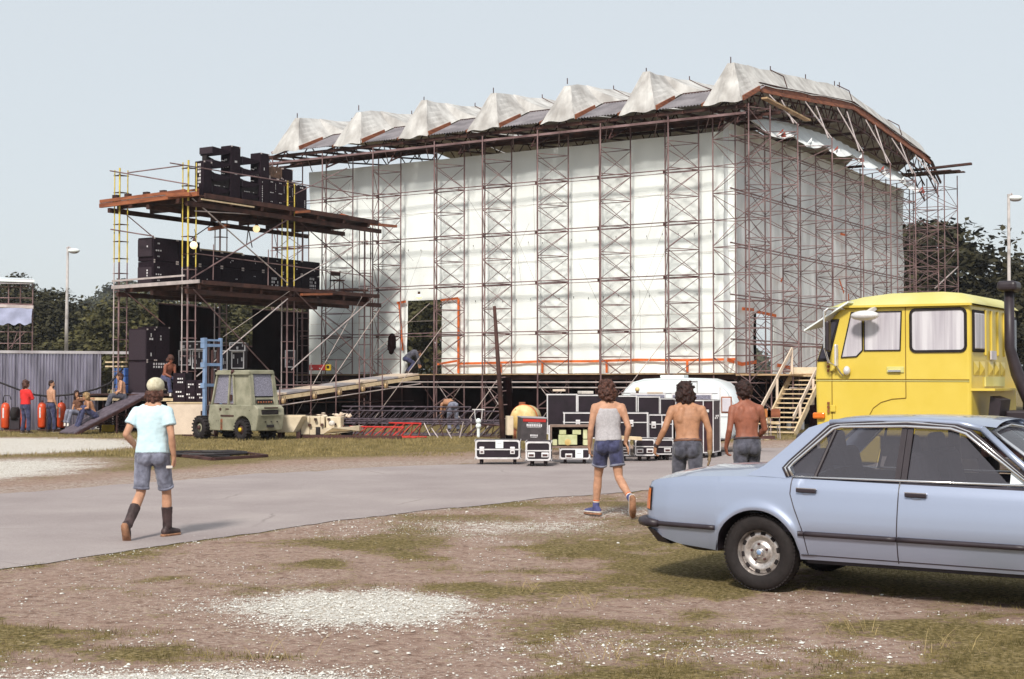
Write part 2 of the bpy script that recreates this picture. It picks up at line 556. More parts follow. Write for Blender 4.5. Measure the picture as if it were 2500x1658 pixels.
def ramp(inp, stops):
    r = N.new('ShaderNodeValToRGB')
    el = r.color_ramp.elements
    el[0].position, el[0].color = stops[0][0], (*stops[0][1], 1)
    el[1].position, el[1].color = stops[-1][0], (*stops[-1][1], 1)
    for p_, c_ in stops[1:-1]:
        e = el.new(p_)
        e.color = (*c_, 1)
    L.new(inp, r.inputs[0])
    return r.outputs[0]
def mth(op, a, b=None, clamp=False):
    n = N.new('ShaderNodeMath')
    n.operation = op
    n.use_clamp = clamp
    for i, q in enumerate((a, b)):
        if q is None:
            continue
        if isinstance(q, (int, float)):
            n.inputs[i].default_value = q
        else:
            L.new(q, n.inputs[i])
    return n.outputs[0]
def mixc(f, a, b):
    n = N.new('ShaderNodeMix')
    n.data_type = 'RGBA'
    L.new(f, n.inputs[0])
    for i, q in ((6, a), (7, b)):
        if isinstance(q, tuple):
            n.inputs[i].default_value = (*q, 1)
        else:
            L.new(q, n.inputs[i])
    return n.outputs[2]
nf, nm_, nb, nq = noise_n(70, 3), noise_n(7, 8, .72), noise_n(0.8, 5), noise_n(26, 4, .7)
dirt = ramp(nm_, [(0.36, (0.16, 0.096, 0.070)), (0.46, (0.315, 0.208, 0.163)), (0.54, (0.395, 0.278, 0.228)), (0.66, (0.53, 0.41, 0.345))])
dirt2 = ramp(nq, [(0.36, (0.125, 0.074, 0.052)), (0.46, (0.305, 0.205, 0.162)), (0.55, (0.42, 0.305, 0.25)), (0.66, (0.64, 0.55, 0.48))])
base = mixc(mth('MULTIPLY', mth('SUBTRACT', nb, .30), 2.2, True), dirt, dirt2)
pale = ramp(nq, [(0.36, (0.25, 0.185, 0.158)), (0.50, (0.42, 0.345, 0.308)), (0.64, (0.64, 0.585, 0.53))])
fv = mth('MULTIPLY', mth('SUBTRACT', mth('ADD', mth('MULTIPLY', sp.outputs[2], .8), mth('MULTIPLY', nm_, 2.0)), 1.35), 2.0, True)
base = mixc(fv, base, pale)
grs = ramp(nq, [(0.36, (0.055, 0.043, 0.014)), (0.47, (0.155, 0.120, 0.044)), (0.56, (0.255, 0.195, 0.088)), (0.68, (0.40, 0.31, 0.18))])
fg = mth('MULTIPLY', mth('SUBTRACT', mth('ADD', mth('ADD', mth('MULTIPLY', sp.outputs[1], .8), mth('MULTIPLY', nm_, 2.4)), mth('MULTIPLY', nq, 1.4)), 2.08), 2.6, True)
base = mixc(fg, base, grs)
vor = N.new('ShaderNodeTexVoronoi')
vor.inputs['Scale'].default_value = 42
L.new(geo.outputs['Position'], vor.inputs['Vector'])
wht = ramp(vor.outputs['Distance'], [(0.0, (0.82, 0.80, 0.75)), (0.45, (0.72, 0.69, 0.64)), (0.85, (0.36, 0.28, 0.20))])
fw_ = mth('MULTIPLY', mth('SUBTRACT', mth('ADD', mth('ADD', sp.outputs[0], mth('MULTIPLY', nm_, 1.3)), mth('MULTIPLY', nq, 1.3)), 1.78), 4.0, True)
base = mixc(fw_, base, wht)
L.new(base, bs.inputs['Base Color'])
bp = N.new('ShaderNodeBump')
bp.inputs['Strength'].default_value = 0.9
bp.inputs['Distance'].default_value = 0.05
L.new(mth('ADD', mth('MULTIPLY', nf, 0.3), mth('ADD', mth('MULTIPLY', nq, .7), nm_)), bp.inputs['Height'])
L.new(bp.outputs[0], bs.inputs['Normal'])
me.materials.append(m)
go = bpy.data.objects.new('ground', me)
put(go, None, Matrix.Identity(4))
tag(go, 'dry dirt ground with patchy grass', None, None, 'structure')

# road sheet
xs = np.concatenate([np.arange(-40, -9, .35), np.arange(-9, 9, .07), np.arange(9, 60, .35)])
def edge(line, x, s):
    ys = np.interp(x, [a for a, _ in line], [b for _, b in line])
    return ys + (fbm(x, x * 0 + s, 1.4, 11 + s) - 0.5) * 0.8 + (fbm(x, x * 0 + s, .25, 41 + s) - 0.5) * 0.35
lo_e, up_e = edge(ROAD_LO, xs, 1), edge(ROAD_UP, xs, 2)
rows = [[(a, b0 + (b1 - b0) * k / 6, 0.004) for k in range(7)] for a, b0, b1 in zip(xs, lo_e, up_e)]
am = bpy.data.materials.new('dusty_asphalt')
am.use_nodes = True
t = am.node_tree
N, L = t.nodes, t.links
bs = N['Principled BSDF']
bs.inputs['Roughness'].default_value = 0.88
bs.inputs['Specular IOR Level'].default_value = 0.25
geo = N.new('ShaderNodeNewGeometry')
g0, g1_, g2_, g3_ = noise_n(90, 3, .7), noise_n(0.45, 6, .6), noise_n(3.0, 6, .7), noise_n(14, 4)
tone = ramp(g1_, [(0.36, (0.27, 0.222, 0.218)), (0.52, (0.325, 0.275, 0.268)), (0.66, (0.385, 0.33, 0.315))])
grain = ramp(g0, [(0.34, (0.13, 0.105, 0.105)), (0.5, (0.31, 0.268, 0.263)), (0.68, (0.52, 0.48, 0.46))])
fr = N.new('ShaderNodeValue'); fr.outputs[0].default_value = .34
base = mixc(fr.outputs[0], tone, grain)
spot = mth('MULTIPLY', mth('SUBTRACT', g2_, .60), 5.0, True)
base = mixc(mth('MULTIPLY', spot, .45), base, (0.16, 0.13, 0.13))
pal = mth('MULTIPLY', mth('SUBTRACT', g3_, .60), 4.0, True)
base = mixc(mth('MULTIPLY', pal, .35), base, (0.46, 0.41, 0.38))
vo = N.new('ShaderNodeTexVoronoi')
vo.feature = 'DISTANCE_TO_EDGE'
vo.inputs['Scale'].default_value = 0.42
wp = N.new('ShaderNodeMix'); wp.data_type = 'VECTOR'
wp.inputs[0].default_value = .16
nv_ = N.new('ShaderNodeTexNoise'); nv_.inputs['Scale'].default_value = 1.6
L.new(geo.outputs['Position'], nv_.inputs['Vector'])
L.new(geo.outputs['Position'], wp.inputs[4]); L.new(nv_.outputs['Color'], wp.inputs[5])
L.new(wp.outputs[1], vo.inputs['Vector'])
crk = mth('SUBTRACT', 1.0, mth('MULTIPLY', vo.outputs['Distance'], 90.0, True), True)
crk = mth('MULTIPLY', crk, mth('MULTIPLY', mth('SUBTRACT', g1_, .50), 5.0, True))
base = mixc(mth('MULTIPLY', crk, .6), base, (0.10, 0.08, 0.08))
L.new(base, bs.inputs['Base Color'])
bp = N.new('ShaderNodeBump')
bp.inputs['Strength'].default_value = 0.5
bp.inputs['Distance'].default_value = 0.012
L.new(g0, bp.inputs['Height'])
L.new(bp.outputs[0], bs.inputs['Normal'])
ro = MB().grid([list(reversed(r_)) for r_ in rows]).build('road', am)
tag(ro, 'grey dusty asphalt road', None, None, 'structure')

# ------------------------------------------------------------ loose stones and grass
rng = np.random.default_rng(4)
def tri_mesh(name, V, Fc, mats, label, midx=None):
    me = bpy.data.meshes.new(name)
    nvv = len(V)
    me.vertices.add(nvv)
    me.vertices.foreach_set('co', np.asarray(V, np.float32).ravel())
    Fc = np.asarray(Fc, np.int32)
    k = Fc.shape[1]
    me.loops.add(Fc.size)
    me.loops.foreach_set('vertex_index', Fc.ravel())
    me.polygons.add(len(Fc))
    me.polygons.foreach_set('loop_start', np.arange(0, Fc.size, k, dtype=np.int32))
    for q in mats:
        me.materials.append(q)
    if midx is not None:
        me.polygons.foreach_set('material_index', np.asarray(midx, np.int32))
    me.update(calc_edges=True)
    return me

def in_view(x, y, m=1.06):
    return np.abs(x) < y * 0.36 * m + 0.5

n = 330000
D = 7.6 * np.exp(rng.random(n) * np.log(22 / 7.6))
sx = (rng.random(n) * 2 - 1) * (D * 0.37 + .3)
w_, g_, v_, _, q2 = cover(sx, D)
prob = np.clip(w_ * 1.5 - .1, 0, 1) * 0.5 + 0.022 + 0.05 * (q2 > 0.62) + 0.035 * v_
rd_ = side_of(ROAD_LO, sx, D)
prob = np.where(rd_ > -.05, .05 * np.exp(-np.maximum(rd_, 0) / .35), prob)
prob = prob + .10 * np.exp(-(rd_ / .3) ** 2)
keep = rng.random(n) < prob
sx, D, w_ = sx[keep], D[keep], w_[keep]
ns = len(sx)
octv = np.array([(1, 0, 0), (-1, 0, 0), (0, 1, 0), (0, -1, 0), (0, 0, 1), (.6, .6, .5), (-.6, .6, .5), (-.6, -.6, .5), (.6, -.6, .5)], float)
octf = np.array([(0, 2, 5), (2, 1, 6), (1, 3, 7), (3, 0, 8), (5, 2, 6), (6, 1, 7), (7, 3, 8), (8, 0, 5), (4, 5, 6), (4, 6, 7), (4, 7, 8), (4, 8, 5)])
sz = 0.0035 + 0.009 * rng.random(ns) ** 4 + 0.014 * (rng.random(ns) > 0.994)
jit = 1 + (rng.random((ns, 9, 3)) - .5) * .6
an = rng.random(ns) * 6.28
vv_ = octv[None] * jit * np.stack([sz, sz * (.6 + .5 * rng.random(ns)), sz * .55], -1)[:, None]
rx = vv_[..., 0] * np.cos(an)[:, None] - vv_[..., 1] * np.sin(an)[:, None]
ry = vv_[..., 0] * np.sin(an)[:, None] + vv_[..., 1] * np.cos(an)[:, None]
zz = np.where(side_of(ROAD_LO, sx, D) > -.6, 0.0, -0.016)
SV = np.stack([rx + sx[:, None], ry + D[:, None], vv_[..., 2] + zz[:, None]], -1).reshape(-1, 3)
SF = (octf[None] + (np.arange(ns) * 9)[:, None, None]).reshape(-1, 3)
stm = mat('chalk_stone', (0.55, 0.52, 0.48), 0.85, 0, 0.25, 11.0, c2=(0.80, 0.79, 0.74))
so = bpy.data.objects.new('gravel', tri_mesh('gravel', SV, SF, [stm], ''))
put(so, None, Matrix.Identity(4))
tag(so, 'loose white chalk stones strewn over the dirt', 'gravel', None, 'stuff')

def blades(nb_, dmin, dmax, hmin, hmax, wid, clump, thr):
    D = dmin * np.exp(rng.random(nb_) * np.log(dmax / dmin))
    x = (rng.random(nb_) * 2 - 1) * (D * 0.37 + .5)
    _, g_, _, _, q2 = cover(x, D)
    tuft = fbm(x, D, clump, 21)
    keep = (rng.random(nb_) < np.clip((g_ * 1.1 - .15) * np.clip((tuft - thr) * 6, 0.02, 1), 0, 1))
    keep &= ~((side_of(ROAD_LO, x, D) > -0.02) & (side_of(ROAD_UP, x, D) < 0.1))
    x, D, tuft = x[keep], D[keep], tuft[keep]
    k = len(x)
    h = hmin + (hmax - hmin) * rng.random(k) ** 2 * np.clip(tuft * 1.4, .4, 1.2)
    a = rng.random(k) * 6.28
    lean = (rng.random(k) - .3) * 1.1 * h
    b = rng.random(k) * 6.28
    ww = wid * (0.6 + .8 * rng.random(k))
    p0 = np.stack([x - np.cos(a) * ww, D - np.sin(a) * ww, np.full(k, -.03)], -1)
    p1 = np.stack([x + np.cos(a) * ww, D + np.sin(a) * ww, np.full(k, -.03)], -1)
    p2 = np.stack([x + np.cos(b) * lean, D + np.sin(b) * lean, h - .03], -1)
    return np.stack([p0, p1, p2], 1).reshape(-1, 3)
g1 = blades(620000, 7.6, 22, 0.018, 0.062, 0.0035, 0.35, 0.30)
g2 = blades(170000, 33, 50, 0.04, 0.15, 0.010, 1.2, 0.20)
gm1 = mat('short_grass', (0.11, 0.094, 0.028), 0.85, 0, 0.45, 3.0, c2=(0.27, 0.21, 0.09), spec=0.2)
gm2 = mat('meadow_grass', (0.16, 0.13, 0.042), 0.85, 0, 0.3, 2.0, c2=(0.36, 0.28, 0.13), spec=0.2)
for nm, gg, mm, lb in (('grass', g1, gm1, 'short patchy grass growing out of the dirt in front of the road'), ('grass', g2, gm2, 'dry grass strip between the road and the stage')):
    go_ = bpy.data.objects.new(nm, tri_mesh(nm, gg, np.arange(len(gg)).reshape(-1, 3), [mm], ''))
    put(go_, None, Matrix.Identity(4))
    tag(go_, lb, 'grass', None, 'stuff')

# a few taller dry stalks close to the camera
sb = MB()
for (px, py, k) in ((1290, 1440, 16), (1410, 1475, 14), (2310, 1580, 22), (2080, 1540, 10), (1480, 1600, 14), (1650, 1620, 8), (700, 1600, 6)):
    c = G(px, py)
    for i in range(k):
        a, h = random.random() * 6.28, random.uniform(.06, .17)
        b0 = c + Vector((random.gauss(0, .09), random.gauss(0, .09), -.03))
        tip = b0 + Vector((math.cos(a) * h * .8, math.sin(a) * h * .8, h))
        mid = (b0 + tip) / 2 + Vector((0, 0, h * .18))
        sb.path([b0, mid, tip], [.0022, .0018, .0008], 3)
tag(sb.build('dry_grass', mat('straw', (0.34, 0.26, 0.12), 0.9, 0, 0.2, 6)), 'long dry straw stalks bending over the foreground dirt', 'grass', None, 'stuff')

# ------------------------------------------------------------ trees
bark = mat('tree_bark', (0.09, 0.06, 0.045), 0.9, 0, 0.3, 4)
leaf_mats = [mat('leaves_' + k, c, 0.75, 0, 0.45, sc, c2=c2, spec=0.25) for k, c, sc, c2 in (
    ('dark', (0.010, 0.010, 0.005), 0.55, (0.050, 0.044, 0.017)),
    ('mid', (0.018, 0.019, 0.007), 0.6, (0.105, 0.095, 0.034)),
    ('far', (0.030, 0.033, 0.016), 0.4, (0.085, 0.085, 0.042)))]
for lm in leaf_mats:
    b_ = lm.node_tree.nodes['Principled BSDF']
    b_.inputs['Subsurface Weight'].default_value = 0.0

def tree_meshes(seed, hgt, wid, nlobes, nleaf, leaf, lmat):
    rg = np.random.default_rng(seed)
    cz = hgt * 0.58
    lob = []
    while len(lob) < nlobes:
        q = rg.normal(0, 1, 3)
        q /= np.linalg.norm(q)
        q *= rg.random() ** 0.4
        z = q[2]
        taper = 1.0 - 0.45 * max(0, z) ** 1.5 - 0.15 * max(0, -z)
        lob.append((q[0] * wid * .42 * taper, q[1] * wid * .42 * taper, cz + z * hgt * 0.40, wid * (0.09 + 0.09 * rg.random())))
    lob = np.array(lob)
    V = []
    per = nleaf // nlobes
    for lx, ly, lz, lr in lob:
        d = rg.normal(0, 1, (per, 3))
        d /= np.linalg.norm(d, axis=1)[:, None]
        d[:, 2] = np.abs(d[:, 2]) * np.where(rg.random(per) < .8, 1, -1)
        rad = lr * (0.55 + 0.6 * rg.random(per) ** .7)
        c = np.stack([lx + d[:, 0] * rad, ly + d[:, 1] * rad, lz + d[:, 2] * rad * .8], -1)
        nrm = d + rg.normal(0, .55, (per, 3))
        nrm /= np.linalg.norm(nrm, axis=1)[:, None]
        t1 = np.cross(nrm, rg.normal(0, 1, (per, 3)))
        t1 /= np.linalg.norm(t1, axis=1)[:, None]
        t2 = np.cross(nrm, t1)
        s = leaf * (0.5 + rg.random((per, 1)))
        e = 0.5 + .5 * rg.random((per, 1))
        V.append(np.stack([c - t1 * s, c + t2 * s * e, c + t1 * s, c - t2 * s * e * .6], 1))
    V = np.concatenate(V).reshape(-1, 3)
    crown = tri_mesh('crown', V, np.arange(len(V)).reshape(-1, 4), [lmat], '')
    tb = MB()
    tb.path([(0, 0, -.3), (0.1, 0.05, hgt * .2), (-.05, .1, hgt * .45), (0, 0, hgt * .75)], [hgt * .028, hgt * .022, hgt * .015, hgt * .004], 8)
    for k in range(9):
        q = lob[rg.integers(0, nlobes)]
        z0 = hgt * rg.uniform(.22, .5)
        tb.path([(0, 0, z0), (q[0] * .45, q[1] * .45, (z0 + q[2]) * .5 + hgt * .02), (q[0], q[1], q[2])], [hgt * .011, hgt * .007, hgt * .002], 5)
    trunk = tb.mesh('trunk')
    trunk.materials.append(bark)
    return trunk, crown

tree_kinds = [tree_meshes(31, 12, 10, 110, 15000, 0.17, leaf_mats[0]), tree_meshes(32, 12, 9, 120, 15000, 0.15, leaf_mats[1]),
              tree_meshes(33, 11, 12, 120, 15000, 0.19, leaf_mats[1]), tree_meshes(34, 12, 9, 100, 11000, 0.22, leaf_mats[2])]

def tree(kind, px, D, ztop, width, label, group, rz):
    pos = Vector(((px - 1250) / F * D, D, 0))
    root = thing('broadleaf_tree', label, 'tree', pos, 0, group)
    base_h, base_w = (12, 12, 11, 12)[kind], (10, 9, 12, 9)[kind]
    s_z, s_x = ztop / (base_h * 1.0), width / base_w
    for nm, me_ in zip(('trunk', 'crown'), tree_kinds[kind]):
        put(bpy.data.objects.new(nm, me_), root, Matrix.Translation(pos) @ Matrix.Rotation(rz, 4, 'Z') @ Matrix.Diagonal((s_x, s_x, s_z, 1)))
    return root

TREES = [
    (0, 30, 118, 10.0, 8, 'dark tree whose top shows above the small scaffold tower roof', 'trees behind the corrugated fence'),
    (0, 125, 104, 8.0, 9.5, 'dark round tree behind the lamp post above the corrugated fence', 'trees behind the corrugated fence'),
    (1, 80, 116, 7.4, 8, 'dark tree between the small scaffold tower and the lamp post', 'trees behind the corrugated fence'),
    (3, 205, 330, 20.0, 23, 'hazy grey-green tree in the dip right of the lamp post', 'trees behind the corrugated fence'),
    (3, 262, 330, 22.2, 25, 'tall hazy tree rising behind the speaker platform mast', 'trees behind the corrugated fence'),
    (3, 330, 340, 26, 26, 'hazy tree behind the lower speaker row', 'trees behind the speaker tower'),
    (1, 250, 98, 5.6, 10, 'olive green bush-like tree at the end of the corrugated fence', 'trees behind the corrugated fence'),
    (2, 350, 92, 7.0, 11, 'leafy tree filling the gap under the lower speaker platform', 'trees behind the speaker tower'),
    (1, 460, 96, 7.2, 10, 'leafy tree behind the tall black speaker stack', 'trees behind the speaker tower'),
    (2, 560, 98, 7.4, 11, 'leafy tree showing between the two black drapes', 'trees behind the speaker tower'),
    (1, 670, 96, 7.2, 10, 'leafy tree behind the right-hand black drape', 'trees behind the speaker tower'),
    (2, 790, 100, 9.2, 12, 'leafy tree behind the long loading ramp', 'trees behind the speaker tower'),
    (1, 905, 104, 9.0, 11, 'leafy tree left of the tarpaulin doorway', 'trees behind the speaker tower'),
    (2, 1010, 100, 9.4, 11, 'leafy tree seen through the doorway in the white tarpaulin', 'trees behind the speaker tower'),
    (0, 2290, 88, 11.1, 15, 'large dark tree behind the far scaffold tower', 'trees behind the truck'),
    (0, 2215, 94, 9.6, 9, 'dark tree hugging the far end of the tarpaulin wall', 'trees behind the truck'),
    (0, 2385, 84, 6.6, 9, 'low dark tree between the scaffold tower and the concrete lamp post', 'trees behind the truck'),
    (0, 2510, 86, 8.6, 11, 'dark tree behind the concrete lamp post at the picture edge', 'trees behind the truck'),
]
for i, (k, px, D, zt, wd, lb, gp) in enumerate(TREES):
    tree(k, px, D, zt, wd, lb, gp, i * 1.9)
# distant wood behind everything
wv_ = []
for i in range(60):
    xw = -90 + i * 4.2
    if 5 < xw < 60 and i % 2:
        continue
    hh = 7.5 + 2.5 * math.sin(i * 1.7) + 2 * math.sin(i * .61)
    wv_.append((xw * 1.7, 360 + 8 * math.sin(i * 2.3), hh * 1.25))
VV = []
for xw, yw, hh in wv_:
    k = 900
    d = rng.normal(0, 1, (k, 3)); d /= np.linalg.norm(d, axis=1)[:, None]
    rr_ = rng.random(k) ** .4
    c = np.stack([xw + d[:, 0] * 4.5 * rr_, yw + d[:, 1] * 4 * rr_, hh * .5 + d[:, 2] * hh * .5 * rr_], -1)
    t1 = rng.normal(0, 1, (k, 3)); t1 /= np.linalg.norm(t1, axis=1)[:, None]
    t2 = np.cross(d, t1); t2 /= np.linalg.norm(t2, axis=1)[:, None] + 1e-6
    s = .35 + .45 * rng.random((k, 1))
    VV.append(np.stack([c - t1 * s, c + t2 * s, c + t1 * s, c - t2 * s], 1))
VV = np.concatenate(VV).reshape(-1, 3)
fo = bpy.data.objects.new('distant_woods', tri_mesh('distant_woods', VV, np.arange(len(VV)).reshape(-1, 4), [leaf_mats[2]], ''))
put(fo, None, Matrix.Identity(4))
tag(fo, 'distant hazy wood along the horizon', 'woods', None, 'stuff')
# ------------------------------------------------------------ stage building
SC = Vector((7.753, 50.131, 0))
SU = Vector((-0.84805, 0.52992, 0))      # along the long tarpaulin wall, away to the left
SW = Vector((0.52992, 0.84805, 0))       # into the building, along the short wall

def S(u, w, z):
    return SC + SU * u + SW * w + Vector((0, 0, z))

SYAW = math.atan2(SU.y, SU.x)
DECK = 2.02

# deck: plank edge, joists, black under-stage cloth
sd = thing('stage_deck', 'timber stage deck on posts with dark cloth under it', 'stage', S(10, 0, 0))
mbd = MB().prism([S(-.35, -.35, 1.80), S(21, -.35, 1.80), S(21, 22.5, 1.80), S(-.35, 22.5, 1.80)], (0, 0, .17))
mbd.build('deck_frame', M['timber_dark'], sd)
k = 0
u = -0.35
while u < 20.9:
    L_ = 2.44
    u2 = min(u + L_, 21)
    slab('deck_board', S((u + u2) / 2, 10.95, DECK - .022 + .004 * (k % 2)), (u2 - u - .015, 23.0, .035), M['timber'], sd, SYAW)
    u = u2
    k += 1
# outside walkway along the short wall
for i in range(9):
    slab('deck_board', S(-1.35, .7 + i * 2.42, DECK - .06), (2.0, 2.40, .05), M['timber'], sd, SYAW)
for w_ in (0.0, 2.5, 5, 7.5, 10, 12.5, 15, 17.5, 20):
    pipe('deck_post', S(-2.25, w_, 0), S(-2.25, w_, DECK - .08), .03, M['steel'], sd)
for zz_ in (1.70, 1.50):
    pipe('deck_ledger', S(-.4, -.5, zz_), S(21, -.5, zz_), .028, M['steel_pale'], sd)
pipe('deck_ledger', S(-2.3, -.4, 1.5), S(-2.3, 21, 1.5), .028, M['steel_pale'], sd)
pipe('deck_ledger', S(-2.3, -.4, 0.8), S(-2.3, 21, 0.8), .028, M['steel_pale'], sd)
for i in range(17):
    pipe('deck_post', S(.2 + i * 1.27, -.32, 0), S(.2 + i * 1.27, -.32, 1.8), .024, M['steel_dark'], sd)
for i in range(7):
    u0 = .4 + i * 2.9
    pipe('deck_brace', S(u0, -.25, .1), S(u0 + 1.3, -.25, 1.7), .018, M['steel_dark'], sd)
def drape(pts_bottom, z0, z1, name, m_, parent, amp=.05, n=60, out=None, per=5.0):
    a, b = Vector(pts_bottom[0]), Vector(pts_bottom[1])
    d_ = (b - a)
    nn = Vector((d_.y, -d_.x, 0)).normalized()
    rows = []
    for j in range(7):
        z = z0 + (z1 - z0) * j / 6
        row = []
        for i in range(n + 1):
            t_ = i / n
            q = a + d_ * t_
            off = amp * (math.sin(t_ * d_.length * per + 1.3 * math.sin(t_ * 9)) + .5 * math.sin(t_ * d_.length * per * 2.3 + j * .4)) * (1 - .35 * j / 6)
            row.append(q + nn * off + Vector((0, 0, z)))
        rows.append(row)
    return MB().grid(rows).build(name, m_, parent, smooth=True)
drape((S(-.1, .9, 0), S(21, .9, 0)), 0, 1.8, 'under_stage_cloth', M['black_cloth'], sd, .04, 120)
drape((S(.6, .9, 0), S(.6, 22, 0)), 0, 1.8, 'under_stage_cloth', M['black_cloth'], sd, .04, 120)

# tarpaulin walls -------------------------------------------------------------
def wall_panel(mb_, fn, u0, u1, z0, z1, du=.2, dz=.22, seed=0, amp=.03, pleat=0.0):
    nu, nz = max(2, int((u1 - u0) / du)), max(2, int((z1 - z0) / dz))
    rows = []
    for j in range(nz + 1):
        z = z0 + (z1 - z0) * j / nz
        row = []
        for i in range(nu + 1):
            u = u0 + (u1 - u0) * i / nu
            o = amp * (noise.noise(Vector((u * .7, z * .5, seed))) * 2 + noise.noise(Vector((u * 2.1, z * 1.4, seed + 5))) + .45 * noise.noise(Vector((u * 5.3 + z, z * 2.6, seed + 2))))
            if pleat:
                o += pleat * (noise.noise(Vector((u * 4.6, z * .16, seed + 9))) + .6 * noise.noise(Vector((u * 9.5, z * .2, seed + 3))))
            row.append(fn(u, o, z))
        rows.append(row)
    mb_.grid(rows)

lw = thing('long_tarpaulin_wall', 'long white tarpaulin wall of the stage with orange bands and a doorway', 'tarpaulin', S(9.5, .3, DECK))

ZT = 10.72
bays = [0, 1.9, 3.9, 5.95, 8.0, 9.95, 11.9, 12.75, 14.5, 16.4, 18.2, 19.7]
for i in range(len(bays) - 1):
    a, b = bays[i], bays[i + 1]
    z0 = 5.03 if i == 7 else DECK + .02
    z1 = ZT
    zm_ = [z0] + [q for q in (4.2, 6.4, 8.6) if q > z0 + .4] + [z1]
    for j in range(len(zm_) - 1):
        mb_ = MB()
        ov = 0.006 * ((i + j) % 2)
        wall_panel(mb_, lambda u, o, z, ov=ov: S(u, .50 + o + ov, z), a, b + .04, zm_[j] - (.03 if j else 0), zm_[j + 1], seed=1, amp=.038)
        mb_.build('tarpaulin_sheet', M['tarp'], lw, smooth=True)
def band(parent, p, q, w, fnm='orange_band', t=.012, up=(0, 0, 1)):
    return plank(fnm, p, q, t, w, M['orange'], parent, up)
zs = [2.52, 2.50, 2.53, 2.49, 2.50, 2.46, 2.44]
for i in range(6):
    a, b = bays[i], bays[i + 1]
    band(lw, S(a, .38, zs[i]), S(b, .38, zs[i + 1]), .09)
for u in (1.9, 5.2, 8.0, 9.9):
    band(lw, S(u, .37, 2.05), S(u, .37, 2.5), .09, up=SU)
band(lw, S(11.9, .37, 2.05), S(11.9, .37, 5.05), .10, up=SU)
band(lw, S(11.9, .36, 5.05), S(12.75, .36, 5.0), .09)
band(lw, S(14.5, .37, 5.0), S(14.95, .37, 4.95), .09)
band(lw, S(14.85, .37, 5.0), S(14.65, .37, 3.0), .07, up=SU)
band(lw, S(11.95, .35, 2.55), S(12.9, .35, 2.42), .08)
for z_, nm in ((4.2, 'seam'), (6.4, 'seam'), (8.6, 'seam')):
    pipe('eyelet_cord', S(0, .455, z_), S(19.6, .455, z_ - .03), .006, M['rope'], lw, 4)
for i in range(0, 60, 2):
    u = .25 + i * .32
    slab('eyelet', S(u, .44, 4.9 + .03 * math.sin(i)), (.02, .01, .07), M['cable'], lw, SYAW)
    slab('eyelet', S(u + .1, .44, 7.1 + .03 * math.sin(i)), (.02, .01, .07), M['cable'], lw, SYAW)

rw = thing('short_tarpaulin_wall', 'short pleated tarpaulin wall in shade with red bands and a dark doorway', 'tarpaulin', S(.3, 10, DECK))
rb = [0, 2.7, 4.35, 7.5, 11, 14.5, 18, 21.4]
for i in range(len(rb) - 1):
    mb_ = MB()
    z0 = 4.25 if i == 1 else DECK + .02
    wall_panel(mb_, lambda w, o, z: S(.30 + o, w, z), rb[i], rb[i + 1] + .05, z0, 11.0, du=.1, dz=.45, seed=4, amp=.04, pleat=.05)
    mb_.build('tarpaulin_sheet', M['tarp_grey'], rw, smooth=True)
band(rw, S(.13, -.1, 2.5), S(.13, 1.2, 2.35), .13)
band(rw, S(.12, 1.2, 2.35), S(.12, 2.55, 2.45), .13)
band(rw, S(.12, 4.6, 2.35), S(.12, 7.2, 2.18), .13)
band(rw, S(.12, 7.2, 2.18), S(.12, 9.5, 2.2), .13)
band(rw, S(.11, 2.6, 4.3), S(.11, 4.5, 4.22), .11)
band(rw, S(.11, 1.2, 4.35), S(.11, 2.3, 4.36), .11)
for (w0, z0, w1, z1) in ((11.9, 8.0, 12.7, 8.0), (12.6, 8.0, 12.6, 6.0), (11.7, 6.05, 12.3, 5.5), (12.9, 5.5, 12.9, 4.3), (5.0, 5.55, 5.3, 5.75)):
    band(rw, S(.12, w0, z0), S(.12, w1, z1), .10, up=(0, 0, 1) if w0 != w1 else SW)
slab('doorway_flap', S(.22, 4.62, 3.1), (.03, .30, 2.1), M['tarp'], rw, SYAW)
slab('inner_board', S(1.6, 3.4, 3.95), (.04, 2.2, .95), M['cream_pale'], rw, SYAW)
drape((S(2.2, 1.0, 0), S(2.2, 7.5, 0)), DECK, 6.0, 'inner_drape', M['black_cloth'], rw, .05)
# rolled weather flap under the roof edge: sagging sheet with torn orange ends
rows = []
for j in range(9):
    t_ = j / 8
    row = []
    for i in range(140):
        w_ = .8 + i * .146
        ph_ = (w_ - .8) / 3.4
        sag = abs(math.sin(ph_ * math.pi)) * .32
        uu = .25 - 1.0 * t_ + .12 * math.sin(t_ * 3.1)
        z = 12.05 - .07 * abs(w_ - 11) * .5 - t_ * (0.75 + sag * .8) - .1 * t_ * t_
        row.append(S(uu + .04 * math.sin(w_ * 7), w_, z))
    rows.append(row)
MB().grid(rows).build('weather_flap', M['tarp_grey'], rw, smooth=True)
rg_ = random.Random(5)
for i in range(7):
    w_ = 2.6 + i * 3.0
    z = 12.05 - .07 * abs(w_ - 11) * .5 - .95
    q = [S(-.8, w_ - .22, z - .08), S(-.9, w_ + .10, z + .08), S(-.84, w_ + .30, z + .22), S(-.76, w_ + .06, z + .0)]
    MB().prism(q, SU * .03).build('torn_flap_end', M['torn_red'] if i % 2 == 0 else M['tarp_grey'], rw)
    MB().prism([S(-.86, w_ + .12, z - .12), S(-.92, w_ + .36, z - .08), S(-.86, w_ + .42, z + .12), S(-.8, w_ + .2, z)], SU * .03).build('torn_flap_end', M['tarp_grey'] if i % 3 else M['torn_red'], rw)

